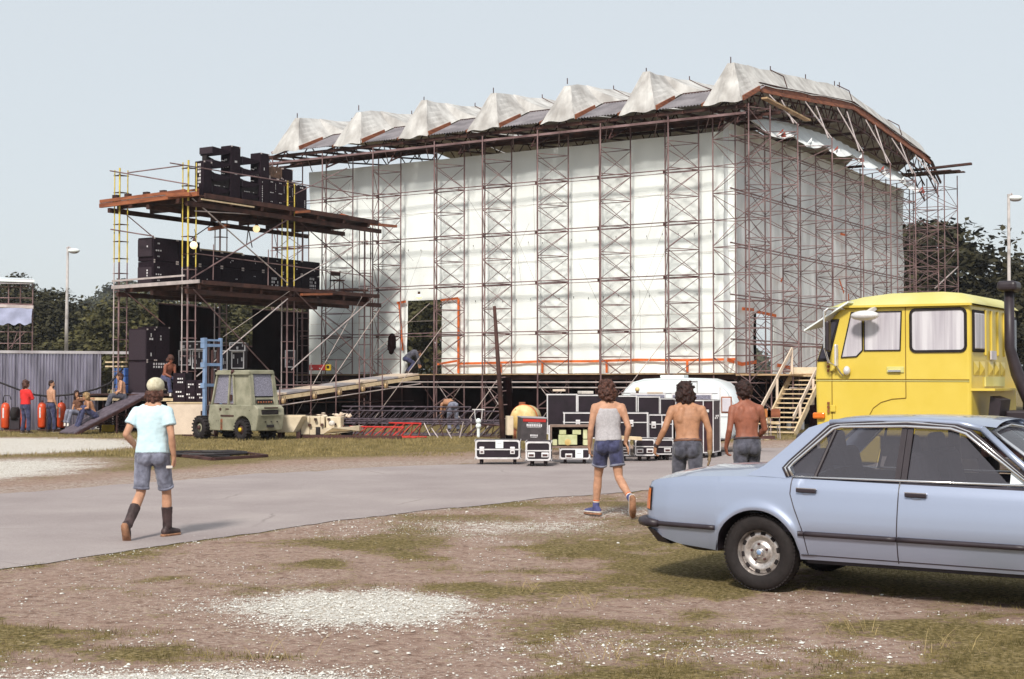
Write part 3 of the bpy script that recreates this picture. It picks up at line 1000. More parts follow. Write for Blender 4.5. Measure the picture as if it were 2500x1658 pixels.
# roof -------------------------------------------------------------------------
rf = thing('stage_roof', 'pitched stage roof of seven weathered canvas ridges with corrugated eaves', 'roof', S(10, 11, 11))
EV = (-1.25, 11.40)
FO = (.86, 12.28)
MI = (11.0, 13.32)
FA = (22.4, 12.5)
FE = (24.4, 11.6)
def ridge_z(w):
    return float(np.interp(w, [-.7, 11, 22.8], [12.92, 14.1, 13.35]))
def deck_z(w):
    return float(np.interp(w, [EV[0], FO[0], MI[0], FA[0], FE[0]], [EV[1], FO[1], MI[1], FA[1], FE[1]]))
def lerp(a, b, t_):
    return a + (b - a) * t_
for i in range(7):
    ui = -.22 + 3.3 * i
    right = ui - (.62 if i == 0 else 1.65)
    left = ui + 1.65
    mb_ = MB()
    bl, br = S(ui + .73, EV[0] - .03, EV[1] - .06), S(ui - .73, EV[0] - .03, EV[1] - .02)
    pk = S(ui + .10 * math.sin(i * 4.7), -.55 - .10 * (i % 3) + .08 * math.sin(i * 3.1), 12.92 + .09 * math.sin(i * 2.1))
    pk2 = S(ui - .13, -.50, pk.z - .02)
    pk3 = S(ui + .13, -.50, pk.z - .02)
    # hipped front in strips so that it can crease
    rows = []
    for j in range(9):
        t_ = j / 8
        row = []
        a_, b_ = lerp(bl, pk3, t_), lerp(br, pk2, t_)
        for k in range(13):
            s_ = k / 12
            q = lerp(a_, b_, s_)
            bulge = (.05 + .09 * (.5 + .5 * math.sin(i * 5.3))) * math.sin(s_ * math.pi) * math.sin(t_ * math.pi * .9 + .2) + .05 * noise.noise(Vector((s_ * 5, t_ * 3, i * 3.7))) + .025 * noise.noise(Vector((s_ * 13, t_ * 5, i)))
            q = q - SW * bulge - Vector((0, 0, .04 * math.sin(s_ * math.pi * 3 + i) * (1 - t_)))
            row.append(q)
        rows.append(row)
    mb_.grid(rows)
    vr0, vl0 = S(ui - (.62 if i == 0 else .73), FO[0], FO[1] + .03), S(ui + .73, FO[0], FO[1] + .03)
    def slope(p0, p1, seq):
        rows_ = []
        for (ridge, val) in seq:
            rows_.append([lerp(ridge, val, k / 6) - Vector((0, 0, .05 * math.sin(k / 6 * math.pi))) for k in range(7)])
        mb_.grid(rows_)
    ws = [1.0 + 1.2 * k for k in range(19)]
    for sg, lim, base, v0, pkx in ((-1, right, br, vr0, pk2), (1, left, bl, vl0, pk3)):
        seq = [(pkx, base), (S(ui, .3, ridge_z(.3)), lerp(base, v0, .75)), (S(ui, .95, ridge_z(.95)), v0)]
        for w_ in ws:
            sagv = .07 * noise.noise(Vector((w_ * .6, ui, sg)))
            seq.append((S(ui, w_, ridge_z(w_) + .03 * math.sin(w_ * 2.2)), S(lim, w_ + .1, deck_z(w_) + .02 + sagv)))
        seq.append((S(ui, 23.2, 13.2), S(lim, 23.6, deck_z(23.6))))
        slope(None, None, seq)
    cn = mb_.build('canvas_ridge', M['canvas'], rf, smooth=False)
    for w_ in ([-.5, 3.2, 6.9, 10.3, 10.9] if i == 0 else [-.5, 3.2, 6.9]):
        pipe('ridge_pin', S(ui, w_, ridge_z(w_) - .05), S(ui, w_, ridge_z(w_) + .17), .020, M['steel_dark'], rf, 6)
    for w_ in (3.2, 10.6, 17.5):
        MB().path([S(ui, w_, ridge_z(w_) + .03), S(ui - .5, w_ + .05, lerp(ridge_z(w_), deck_z(w_), .32) - .01), S(max(right, ui - 1.5), w_ + .1, deck_z(w_) + .1)], .022, 5).build('canvas_seam_cord', M['timber_dark'], rf)
    plank('orange_edge_board', S(ui - .77, EV[0], EV[1] + .06), S(ui - .77, .25, 12.06), .05, .17, M['beam'], rf)
    plank('orange_edge_board', S(ui + .79, EV[0] + .05, EV[1] - .02), S(ui + .79, .2, 12.0), .05, .10, M['beam'], rf)
    # corrugated eave sheet between this ridge and the next
    if i < 6:
        a_, b_ = ui + .80, ui + 3.3 - .80
        rows = []
        nU = 14 * 4
        for j in range(3):
            t_ = j / 2
            rows.append([S(lerp(a_, b_, k / nU), lerp(EV[0] + .04, FO[0], t_), lerp(EV[1], FO[1], t_) + .028 * math.sin(k / 4 * 2 * math.pi)) for k in range(nU + 1)])
        MB().grid(rows).build('corrugated_sheet', M['roof_corrug'], rf, smooth=True)
        plank('ridge_board', S(a_, FO[0] + .03, FO[1] + .03), S(b_, FO[0] + .03, FO[1] + .03), .06, .05, M['timber_dark'], rf)
# corrugated strip at the gable corner
rows = []
for j in range(3):
    t_ = j / 2
    rows.append([S(lerp(-.98, -.6, k / 12), lerp(EV[0], FO[0], t_), lerp(EV[1], FO[1], t_) + .02 * math.sin(k / 4 * 2 * math.pi) - .02) for k in range(13)])
MB().grid(rows).build('corrugated_sheet', M['roof_corrug'], rf, smooth=True)
# gable fascia: two rows of orange boards in lengths, truss beneath
GU = -.74
gp = [(FO[0] - .1, FO[1] + .02), (3.0, 12.50), (5.6, 12.76), (8.3, 13.04), MI, (13.9, 13.11), (16.8, 12.92), (19.6, 12.72), (FA[0], FA[1])]
for (a_, b_) in zip(gp[:-1], gp[1:]):
    plank('fascia_board', S(GU, a_[0] + .02, a_[1] - .03), S(GU, b_[0] - .02, b_[1] - .03), .07, .16, M['beam'], rf)
    plank('fascia_board', S(GU - .06, a_[0] + .02, a_[1] - .20), S(GU - .06, b_[0] - .02, b_[1] - .20), .06, .13, M['beam'], rf)
    plank('fascia_capping', S(GU, a_[0], a_[1] + .07), S(GU, b_[0], b_[1] + .07), .16, .03, M['timber_dark'], rf)
plank('fascia_board', S(GU, FA[0], FA[1]), S(GU, FE[0], FE[1]), .07, .12, M['timber_dark'], rf)
def truss(u0, ptop, depth, r, mt, parent, step=.75, name='roof_truss'):
    """parallel chord lattice along w"""
    tr = thing(name, None, None, S(u0, 11, 12), parent=parent)
    w0, w1 = ptop[0][0], ptop[-1][0]
    fz = lambda w: float(np.interp(w, [p_[0] for p_ in ptop], [p_[1] for p_ in ptop]))
    for (a_, b_) in zip(ptop[:-1], ptop[1:]):
        pipe('top_chord', S(u0, a_[0], a_[1]), S(u0, b_[0], b_[1]), r * 1.3, mt, tr)
        pipe('bottom_chord', S(u0, a_[0], a_[1] - depth), S(u0, b_[0], b_[1] - depth), r * 1.3, mt, tr)
    w = w0
    k = 0
    while w < w1 - .01:
        w2 = min(w + step, w1)
        if k % 2 == 0:
            pipe('web_bar', S(u0, w, fz(w) - depth), S(u0, w2, fz(w2)), r, mt, tr, 5)
        else:
            pipe('web_bar', S(u0, w, fz(w)), S(u0, w2, fz(w2) - depth), r, mt, tr, 5)
        w = w2
        k += 1
    return tr
tt = [(-1.1, 11.28), (FO[0], 12.12), (MI[0], 13.1), (FA[0], 12.3), (FE[0] - .2, 11.5)]
truss(GU + .05, tt, .62, .026, M['steel_dark'], rf, .46)
truss(GU + .75, tt, .78, .026, M['steel_dark'], rf, .8)
for q in (4.5, 7.8, 11.1, 14.4, 17.7, 20.6):
    truss(q - .2, [(-1.1, 11.25), (FO[0], 12.05), (MI[0], 13.0)], .7, .028, M['steel_dark'], rf, .8)
# eave beams and purlins on the long side
for (w_, z_, r_, mt) in ((-1.0, 11.25, .06, 'timber_dark'), (-.3, 11.10, .06, 'timber_dark'), (.45, 11.05, .05, 'timber_dark'), (-1.05, 10.98, .04, 'steel'), (-.1, 11.45, .05, 'timber_dark'), (1.2, 11.3, .05, 'timber_dark'), (2.2, 11.5, .05, 'timber_dark')):
    plank('eave_beam', S(-1.0, w_, z_), S(21.4, w_, z_), r_ * 1.6, r_ * 2, M[mt], rf)
for i in range(22):
    u = -.7 + i * 1.02
    plank('rafter_bar', S(u, -1.15, 11.2), S(u + .1, 1.1, 11.35), .05, .09, M['timber_dark'], rf)
    if i % 2:
        pipe('strut', S(u, -1.0, 11.2), S(u + .9, .5, 10.75), .02, M['steel'], rf)
for (w_) in (3.4, 6.6, 9.8, 13, 16.2, 19.4):
    plank('purlin', S(GU + .1, w_, deck_z(w_) - .75), S(12, w_, deck_z(w_) - .75), .07, .12, M['timber_dark'], rf)
plank('loose_plank', S(-1.3, -.1, 11.62), S(-1.3, 4.2, 11.50), .22, .06, M['timber'], rf)

# scaffold ---------------------------------------------------------------------
sca = thing('stage_scaffold', 'tubular steel scaffold of braced three-legged towers around the stage walls', 'scaffold', S(5, -.5, 0))
def tri_tower(legs, z_top, lev0, step, parent, xside=True, pal='steel', hold=True, xmax=99):
    tw = thing('scaffold_tower', None, None, legs[0].xy.to_3d(), parent=parent)
    mt = M[pal]
    n_ = len(legs)
    for q in legs:
        pipe('leg', Vector((q.x, q.y, 0)), Vector((q.x, q.y, z_top)), .027, mt, tw, 8)
        slab('base_plate', Vector((q.x, q.y, .012)), (.16, .16, .024), M['steel_dark'], tw)
    z = lev0
    lv = []
    while z < z_top - .1:
        lv.append(z)
        z += step
    for z in lv:
        for k in range(n_):
            a_, b_ = legs[k], legs[(k + 1) % n_]
            pipe('rung', (a_.x, a_.y, z), (b_.x, b_.y, z), .0165, mt, tw, 5)
    for j, (z0, z1) in enumerate(zip(lv[:-1], lv[1:])):
        for k in range(n_):
            a_, b_ = legs[k], legs[(k + 1) % n_]
            pr = [(a_, b_)]
            if k == 0 and xside:
                pr.append((b_, a_))
            elif (j + k) % 2:
                pr = [(b_, a_)]
            for (p_, q_) in pr:
                pipe('brace', (p_.x, p_.y, z0 + .05), (q_.x, q_.y, z1 - .05), .0135, mt, tw, 5)
    return tw
LEVL = [(21.1, 19.7), (18.4, 16.97), (15.63, 14.49), (12.70, 11.37), (10.40, 9.16), (8.0, 6.63), (5.29, 3.99), (2.58, 1.25)]
apex = []
for (ua, ub) in LEVL:
    ap = S((ua + ub) / 2, -1.12, 0)
    apex.append(ap)
    tri_tower([S(ua, 0, 0), S(ub, 0, 0), ap], 11.15, .72, .955, sca)
    for z_ in (3.52, 5.45, 7.38, 9.28):
        pipe('putlog', S(ua + .35, -.05, z_), S(ub - .05, -.05, z_ + .02), .017, M['steel'], sca)
        slab('coupler', S(ub + .15, -.06, z_ + .03), (.16, .06, .05), M['steel_dark'], sca, SYAW)
        slab('coupler', S(ua, -.05, z_ + .04), (.09, .09, .12), M['steel_dark'], sca, SYAW)
for z_ in (3.64, 5.56, 7.49, 9.39):
    for dz_, r_ in ((0, .021), (-.12, .013)):
        for (a_, b_) in ((.6, 5.5), (5.4, 11.6), (11.5, 16.2), (16.1, 21.3)):
            pipe('ledger', S(a_, -.09, z_ + dz_ + .03 * (a_ > 6)), S(b_, -.09, z_ + dz_), r_, M['steel'], sca, 7)
# corner tower: four legs outside the corner
corner = [S(.5, -.45, 0), S(-1.0, -.8, 0), S(-1.47, .0, 0), S(-.08, .18, 0)]
tri_tower(corner, 11.35, .72, .955, sca, xside=False)
for z_ in (3.2, 4.75, 6.55, 8.45, 10.3):
    pipe('ledger', S(-.35, -.9, z_), S(-.35, 21.2, z_), .028, M['steel'], sca, 7)
    pipe('ledger', S(-.42, -.5, z_ - .12), S(-.42, 21.2, z_ - .12), .022, M['steel'], sca, 7)
for k in range(6):
    wa, wb = 1.0 + 3.63 * k, 2.85 + 3.66 * k
    q = [S(-.12, wa, 0), S(-.12, wb, 0), S(-1.75, (wa + wb) / 2, 0)]
    tri_tower(q, 11.0, 1.15, .955, sca)
# roof struts from the towers up to the gable truss
for k in range(6):
    wm_ = 1.9 + 3.65 * k
    for (d0, d1) in ((-.3, .55), (.2, -.7)):
        pipe('roof_strut', S(-1.72, wm_ + d0, 10.95), S(GU - .05, wm_ + d1 + .4, deck_z(wm_) - .3), .028, M['steel_pale'], sca)
# free tower past the far corner with planks on top
ft = [S(0, 22.2, 0), S(-1.5, 22.2, 0), S(-1.78, 23.5, 0), S(-.25, 23.7, 0)]
tri_tower(ft, 11.75, .6, .955, sca)
for j in range(4):
    plank('walk_plank', S(.7, 22.0 + j * .42, 11.82 + .02 * j), S(-1.9 - .3 * (j % 2), 22.0 + j * .42, 11.82 + .02 * j), .3, .05, M['timber_dark'], sca)
plank('walk_plank', S(.3, 22.3, 12.0), S(-2.75, 22.4, 12.12), .25, .10, M['timber_dark'], sca)
pipe('fall_brace', S(-1.0, 22.2, 6.2), S(-1.78, 23.5, 7.3), .035, M['steel_pale'], sca)
# rigging lines hanging across the long wall
rgl = random.Random(11)
for i in range(16):
    u = 1 + rgl.random() * 16
    z = 5 + rgl.random() * 5
    pipe('guy_wire', S(u, -.2, z), S(u + rgl.uniform(-2.4, 2.4), .12, max(2.3, z - rgl.uniform(2, 5))), .004, M['steel_dark'], sca, 4)
for (a_, b_) in (((15.5, -1.3, 2.4), (12.4, -.9, 4.8)), ((13.4, -3.4, .1), (11.6, -1.0, 4.0)), ((9.6, -2.6, .1), (8.4, -.6, 3.0)), ((3.8, -3.0, .1), (2.2, -.9, 3.2))):
    pipe('guy_rope', S(*a_), S(*b_), .014, M['rope'], sca, 5)
# big lower lift of plain posts in front of the cloth
for i in range(8):
    ua, ub = LEVL[i]
    pipe('brace', S(ua, -.02, .05), S(ub, -.02, 1.7), .018, M['steel_pale'], sca)
    pipe('brace', S(ub, -.02, .05), S(ua, -.02, 1.7), .018, M['steel_pale'], sca)
# ------------------------------------------------------------ speaker platforms
PB = Vector((-10.944, 48.0, 0))

def A(e1, e2, z):
    return PB + SU * e1 + SW * e2 + Vector((0, 0, z))

def onp(px, py, Q, d):
    """point where the pixel's ray meets the upright plane through Q along d"""
    a, b, c = ray(px, py)
    u_ = a / b
    t_ = (u_ * Q.y - Q.x) / (d.x - u_ * d.y)
    D_ = Q.y + t_ * d.y
    return Vector((Q.x + t_ * d.x, D_, EYE + c / b * D_))

pt = thing('speaker_tower', 'two-storey speaker platform on yellow and grey ladder masts with crossed braces', 'scaffold', A(1.5, 4, 0))
# masts
MAST = [(3.3, 0, 9.15, 5.9), (0, 0, 9.15, 5.6), (0, 5.05, 9.05, 5.25), (3.4, 5.1, 7.9, 99), (0.2, 9.9, 7.9, 99), (3.4, 9.9, 7.9, 99)]
for (e1, e2, zt, zy) in MAST:
    mt_ = thing('ladder_mast', None, None, A(e1, e2, 0), parent=pt)
    c = A(e1, e2, 0)
    lg = [c + Vector((-.21, .02, 0)), c + Vector((.02, -.17, 0)), c + Vector((.23, .09, 0))]
    for k, q in enumerate(lg):
        rr = (.022, .034, .022)[k]
        zlo = min(zy, zt)
        pipe('leg', q, q + Vector((0, 0, zlo)), rr, M['steel_pale'] if k == 0 else M['steel'], mt_, 8)
        if zy < zt:
            pipe('leg', q + Vector((0, 0, zy)), q + Vector((0, 0, zt + (.05 if k == 1 else 0))), rr, M['yellow_steel'], mt_, 8)
    z = .35
    k2 = 0
    while z < zt - .1:
        for k in range(3):
            a_, b_ = lg[k], lg[(k + 1) % 3]
            x_ = (b_ - a_).normalized() * .04
            pipe('rung', a_ - x_ + Vector((0, 0, z)), b_ + x_ + Vector((0, 0, z)), .017, M['steel'] if z < zy else M['steel_dark'], mt_, 5)
        z += .60 if k2 % 3 else .52
        k2 += 1

def platform(z, e1a, e1b, e2a, e2b, mat_edge, boards_gap, nm, thick=.05):
    k = 0
    e = e1a
    rr_ = random.Random(int(z * 10))
    while e < e1b - .05:
        w_ = .30
        s_ = rr_.uniform(-.12, .12)
        plank('deck_board', A(e + w_ / 2, e2a + s_, z + .004 * (k % 3)), A(e + w_ / 2, e2b + s_ * 2, z + .004 * (k % 3)), w_ - .012, thick, M['timber_dark'], pt)
        e += w_ + (boards_gap if k in (2, 9) else .004)
        k += 1
    for e2 in np.arange(e2a + .4, e2b, 1.55):
        plank('bearer', A(e1a + .02, e2, z - .12), A(e1b - .02, e2, z - .12), .11, .18, M['timber_dark'], pt)
    for e1 in (e1a + .15, (e1a + e1b) / 2, e1b - .1):
        plank('stringer', A(e1, e2a - .1, z - .30), A(e1, e2b + .3, z - .30), .12, .16, M['timber_dark'], pt)
platform(8.02, -.35, 3.65, -.2, 10.1, 'beam', .16, 'upper')
platform(5.06, -.35, 3.2, -.2, 10.1, 'steel_pale', .10, 'lower')
# edge timbers
plank('edge_timber', A(-.75, -.33, 8.0), A(3.95, -.33, 7.90), .10, .15, M['beam'], pt)
plank('edge_timber', A(-.2, -.38, 8.13), A(3.9, -.38, 8.04), .06, .11, M['beam'], pt)
plank('edge_timber', A(-.2, .25, 8.24), A(3.3, .25, 8.20), .06, .07, M['beam'], pt)
for e in (.9, 1.7, 2.6, 3.2):
    slab('timber_cleat', A(e, -.3, 8.16), (.22, .14, .14), M['timber_dark'], pt, SYAW)
plank('edge_timber', A(-.45, .3, 8.03), A(-.45, 9.9, 8.02), .07, .16, M['timber_dark'], pt)
plank('edge_timber', A(.55, -.5, 8.02), A(-.55, -.5, 7.98), .07, .13, M['beam'], pt)
plank('pale_batten', A(-.48, .1, 7.88), A(-.48, 2.7, 7.88), .04, .05, M['pale_wood'], pt)
plank('end_timber', A(-.3, 9.6, 7.95), A(-.3, 11.3, 8.0), .14, .10, M['beam'], pt)
plank('stub_timber', A(-.55, 4.9, 7.92), A(-.55, 5.6, 8.02), .14, .09, M['beam'], pt)
plank('stub_timber', A(2.9, 5.0, 7.62), A(3.9, 5.0, 7.55), .14, .12, M['beam'], pt)
for k in range(5):
    plank('loose_board', A(-.1 + .14 * k, 8.3 + .1 * k, 8.17 + .03 * k), A(.05 + .14 * k, 9.6 + .12 * k, 8.13 + .03 * k), .12, .03, M['orange'] if k % 2 else M['beam'], pt)
plank('edge_beam', A(-.9, -.40, 5.06), A(3.25, -.40, 5.00), .06, .12, M['steel_pale'], pt)
plank('edge_beam', A(-.2, -.38, 5.28), A(3.25, -.38, 5.22), .06, .06, M['steel_pale'], pt)
plank('edge_beam', A(-.45, .2, 5.08), A(-.45, 10.0, 5.10), .05, .14, M['timber_dark'], pt)
plank('stub_timber', A(-.55, 5.2, 4.92), A(-.55, 6.9, 5.02), .14, .08, M['beam'], pt)
# rails and braces, read off as poles in the outer plane of the platform
Q0 = A(-.22, 0, 0)
def zm(x, y):
    return 230 + x / 3.24, 330 + y / 3.24
def zl(x, y):
    return 230 + x / 3.24, 680 + y / 3.24
for (a_, b_, r_, m_) in (((600, 220), (2230, 485), .022, 'steel'), ((775, 500), (1530, 1170), .026, 'steel_pale'), ((765, 1135), (1572, 642), .026, 'steel'),
                         ((1570, 640), (2220, 1200), .022, 'steel_dark'), ((790, 935), (2200, 1120), .018, 'steel'), ((795, 600), (1640, 648), .02, 'steel_pale'),
                         ((1580, 470), (2000, 260), .018, 'steel'), ((1575, 1155), (2150, 830), .018, 'steel_pale'), ((945, 865), (940, 1145), .018, 'steel'), ((1378, 905), (1375, 1190), .018, 'steel')):
    pipe('rail', onp(*zm(*a_), Q0, SW), onp(*zm(*b_), Q0, SW), r_, M[m_], pt)
Q1 = A(0, -.22, 0)
for (a_, b_, r_, m_) in (((125, 282), (740, 388), .022, 'steel'), ((265, 298), (700, 240), .022, 'steel'), ((130, 745), (470, 800), .022, 'steel'), ((250, 625), (470, 810), .02, 'steel_dark'), ((240, 1235), (560, 1500), .02, 'steel_dark')):
    pipe('rail', onp(*zm(*a_), Q1, SU), onp(*zm(*b_), Q1, SU), r_, M[m_], pt)
Q2 = A(-.35, 0, 0)
for (a_, b_, r_, m_) in (((785, 85), (1480, 830), .024, 'steel'), ((810, 775), (1530, 160), .024, 'steel_pale'), ((1560, 722), (2222, 140), .026, 'steel_pale'),
                         ((1570, 80), (2260, 775), .022, 'steel'), ((1020, 462), (1560, 90), .010, 'rope'), ((1590, 1090), (2160, 70), .012, 'rope'), ((1690, 1085), (2260, 240), .014, 'rope')):
    pipe('cross_pole', onp(*zl(*a_), Q2, SW), onp(*zl(*b_), Q2, SW), r_, M[m_], pt)
for (a_, b_) in (((940, 700), (765, 820)), ((1210, 690), (1250, 890)), ((1225, 690), (1205, 860))):
    pipe('hanger', onp(*zm(*a_), A(2.6, 0, 0), SW), onp(*zm(*b_), A(2.6, 0, 0), SW), .02, M['steel_dark'], pt)
# ground storey deck
for k in range(17):
    plank('low_deck_board', A(-.5 + k * .33 + .16, -.35, 1.27), A(-.5 + k * .33 + .16, 9.2, 1.27), .32, .05, M['timber_dark'], pt)
for e1 in (-.4, 1.4, 3.2, 4.9):
    plank('low_bearer', A(e1, -.35, 1.15), A(e1, 9.2, 1.15), .1, .16, M['timber_dark'], pt)
for e1 in (-.4, 1.0, 2.4, 3.8, 4.9):
    for e2 in (-.25, 2.1, 4.4, 6.8, 9.0):
        pipe('low_post', A(e1, e2, 0), A(e1, e2, 1.1), .03, M['steel_dark'], pt)
for e2, z_ in ((-.42, 1.12), (-.42, .6)):
    plank('low_edge_board', A(-.5, e2, z_), A(5.0, e2, z_), .04, .10 if z_ > 1 else .05, M['pale_wood'] if z_ > 1 else M['timber_dark'], pt)
for z_ in (.5, .95, 1.6):
    pipe('low_rail', A(-.5, .3, z_), A(-.5, 9.3, z_), .02, M['steel'], pt)
drape((A(5, .6, 0), A(-.4, .6, 0)), 0, 1.15, 'low_cloth', M['black_cloth'], pt, .04, 40)
drape((A(.1, .6, 0), A(.1, 9.2, 0)), 0, 1.15, 'low_cloth', M['black_cloth'], pt, .04, 60)

# black drapes hung at the back of the ground storey
def hung(px0, px1, D0, D1, z0, z1, label):
    a_, b_ = P(px0, 930, D0), P(px1, 930, D1)
    t_ = thing('black_drape', label, 'drape', (a_.x, a_.y, z0), 0, 'black drapes under the speaker platform')
    drape((Vector((a_.x, a_.y, 0)), Vector((b_.x, b_.y, 0))), z0, z1, 'cloth', M['black_cloth'], t_, .03, 60)
    pipe('top_bar', (a_.x, a_.y, z1), (b_.x, b_.y, z1), .03, M['steel_dark'], t_)
hung(385, 533, 54.5, 58.5, 1.25, 4.72, 'black drape behind the speaker stack under the lower platform')
hung(615, 752, 57.5, 61.0, 1.25, 4.65, 'black drape right of the ladder mast under the lower platform')
hung(500, 640, 60.0, 63.0, 1.25, 3.25, 'low black drape behind the amplifier racks')
hung(750, 860, 61.5, 63.5, 1.25, 3.05, 'short black drape beside the loading ramp')

# ------------------------------------------------------------ speakers
def marks(parent, c, ux, uz, n, rows, w, h, rnd, nrm, mt='white_paint'):
    """stencilled lines: short raised paint dashes"""
    mb_ = MB()
    for r_ in range(rows):
        for k in range(n):
            if rnd.random() < .12:
                continue
            ww = w / n * rnd.uniform(.45, .8)
            q = c + ux * (w * ((k + .5) / n - .5)) + uz * (-(r_) * h * 1.5) + nrm * .006
            mb_.add([q - ux * ww / 2 - uz * h / 2, q + ux * ww / 2 - uz * h / 2, q + ux * ww / 2 + uz * h / 2, q - ux * ww / 2 + uz * h / 2], [(0, 1, 2, 3)])
    o = mb_.build('stencil', M[mt], parent)
    return o

def cabinet(e1, e2, z, s1, s2, h, label, group=None, grille=None, stencil=None, mtl='cabinet', seed=0, cat='speaker', name='speaker_cabinet'):
    """box with its low corner at (e1,e2); s1 along SU, s2 along SW"""
    rnd = random.Random(seed)
    t_ = thing(name, label, cat, A(e1 + s1 / 2, e2 + s2 / 2, z), 0, group)
    MB().box(A(e1 + s1 / 2, e2 + s2 / 2, z + h / 2), (s1, s2, h), SYAW).build('body', M[mtl], t_, bevel=.018)
    up = Vector((0, 0, 1))
    if grille == 'front':
        MB().box(A(e1 + s1 / 2, e2 - .006, z + h / 2), (s1 - .08, .02, h - .08), SYAW).build('grille', M['grille'], t_)
    for (dx, dz) in ((-1, -1), (1, -1), (-1, 1), (1, 1)):
        slab('corner_cap', A(e1 - .004, e2 + s2 / 2 + dx * (s2 / 2 - .03), z + h / 2 + dz * (h / 2 - .03)), (.02, .05, .05), M['steel_pale'], t_, SYAW)
    if stencil:
        for (fx, fz, n_, rw_, w_, hh) in stencil:
            if fx < 0:      # on the SU side face towards the lens (normal -SW)
                marks(t_, A(e1 + s1 * (-fx), e2, z + h * fz), -SU, up, n_, rw_, w_, hh, rnd, -SW)
            else:
                marks(t_, A(e1, e2 + s2 * fx, z + h * fz), SW, up, n_, rw_, w_, hh, rnd, -SU)
    return t_
GL = 'speaker cabinets on the lower platform'
# lower platform wall: two rows
r1 = random.Random(3)
names2 = ['at the mast end', 'second from the mast end', 'third from the mast end', 'fourth from the mast end', 'fourth from the tarpaulin end', 'behind the right-hand mast', 'second from the tarpaulin end', 'at the tarpaulin end']
for row in (0, 1):
    for k in range(8):
        st = [(r1.uniform(.2, .8), r1.uniform(.3, .8), 2, 1, .12, .035), (r1.uniform(.2, .8), r1.uniform(.2, .5), 1, 1, .05, .05)]
        if k == 0:
            st = [(.2, .75, 2, 1, .12, .05), (.2, .45, 3, 1, .3, .05), (.2, .2, 2, 1, .12, .04)]
        if row == 0 and k == 5:
            st = [(.6, .72, 4, 3, .42, .09)]
        if row == 0 and k == 7:
            st = [(.6, .86, 4, 4, .42, .09)]
        c_ = cabinet(1.95, .3 + k * 1.12, 5.09 + row * .835, .78, 1.11, .82 if not (row and k > 1) else .56,
                '%s black speaker cabinet on the lower platform, %s' % (('bottom-row', 'top-row')[row], names2[k]), GL, None, st, seed=k + 10 * row)
        if k == 0:
            MB().box(A(2.34, .27, 5.09 + row * .835 + (.32 if row == 0 else .46)), (.68, .05, .60), SYAW).build('grille', M['grille'], c_)
            marks(c_, A(2.2, .235, 5.09 + row * .835 + .5), -SU, Vector((0, 0, 1)), 1, 4 if row == 0 else 1, .09, .06, random.Random(3), -SW)
tag(MB().bar(A(2.3, 2.6, 6.53), A(2.3, 5.0, 6.53), .3, .05).build('plank', M['pale_wood']), 'loose plank lying on top of the lower speaker row', 'plank')
# upper platform
GU_ = 'speaker stack on the upper platform'
cabinet(.10, 2.15, 8.07, .50, .48, 1.98, 'tall black speaker column nearest the yellow corner mast', GU_, None, [(-.5, .75, 2, 1, .14, .06), (-.5, .62, 3, 1, .3, .06), (.5, .72, 2, 1, .14, .07), (.5, .5, 2, 1, .14, .05), (.5, .2, 1, 1, .09, .09), (-.5, .04, 4, 1, .3, .05)], seed=51)
cabinet(.10, 3.68, 8.07, .50, .46, 1.93, 'tall black speaker column beside the brown boxes', GU_, None, [(-.5, .72, 2, 1, .12, .06), (-.5, .58, 4, 1, .34, .06), (.4, .7, 1, 1, .08, .1), (.2, .45, 1, 8, .04, .05), (.2, .12, 1, 2, .05, .07)], seed=52)
for k in range(3):
    e2 = 4.16 + k * .47
    cabinet(.12, e2, 8.07, .9, .46, 1.10 if k < 2 else 1.02, 'black driver cabinet %s of three right of the tall columns' % ('first', 'second', 'third')[k], GU_, None, [(.3, .85, 2, 1, .14, .03), (.75, .8, 1, 7, .03, .03), (.3, .5, 3, 1, .2, .03), (.3, .2, 2, 1, .14, .03)], seed=60 + k)
cabinet(.08, 5.60, 8.07, .9, .62, 1.0, 'black cabinet behind the right-hand yellow mast', GU_, None, [(.5, .9, 2, 1, .2, .05), (.8, .5, 1, 5, .05, .05)], seed=64)
MBX = mat('worn_brown_box', (0.10, 0.055, 0.035), 0.7, 0, 0.4, 9)
M['brown_box'] = MBX
cabinet(.16, 4.2, 9.18, .6, .72, .42, 'worn brown wooden box on top of the driver cabinets', GU_, None, [(.55, .55, 1, 1, .06, .05)], 'brown_box', 70, 'box', 'wooden_box')
cabinet(.2, 4.98, 9.16, .5, .58, .46, 'black flight box on top of the driver cabinets by the tarpaulin', GU_, None, None, 'cabinet', 71, 'box', 'flight_box')
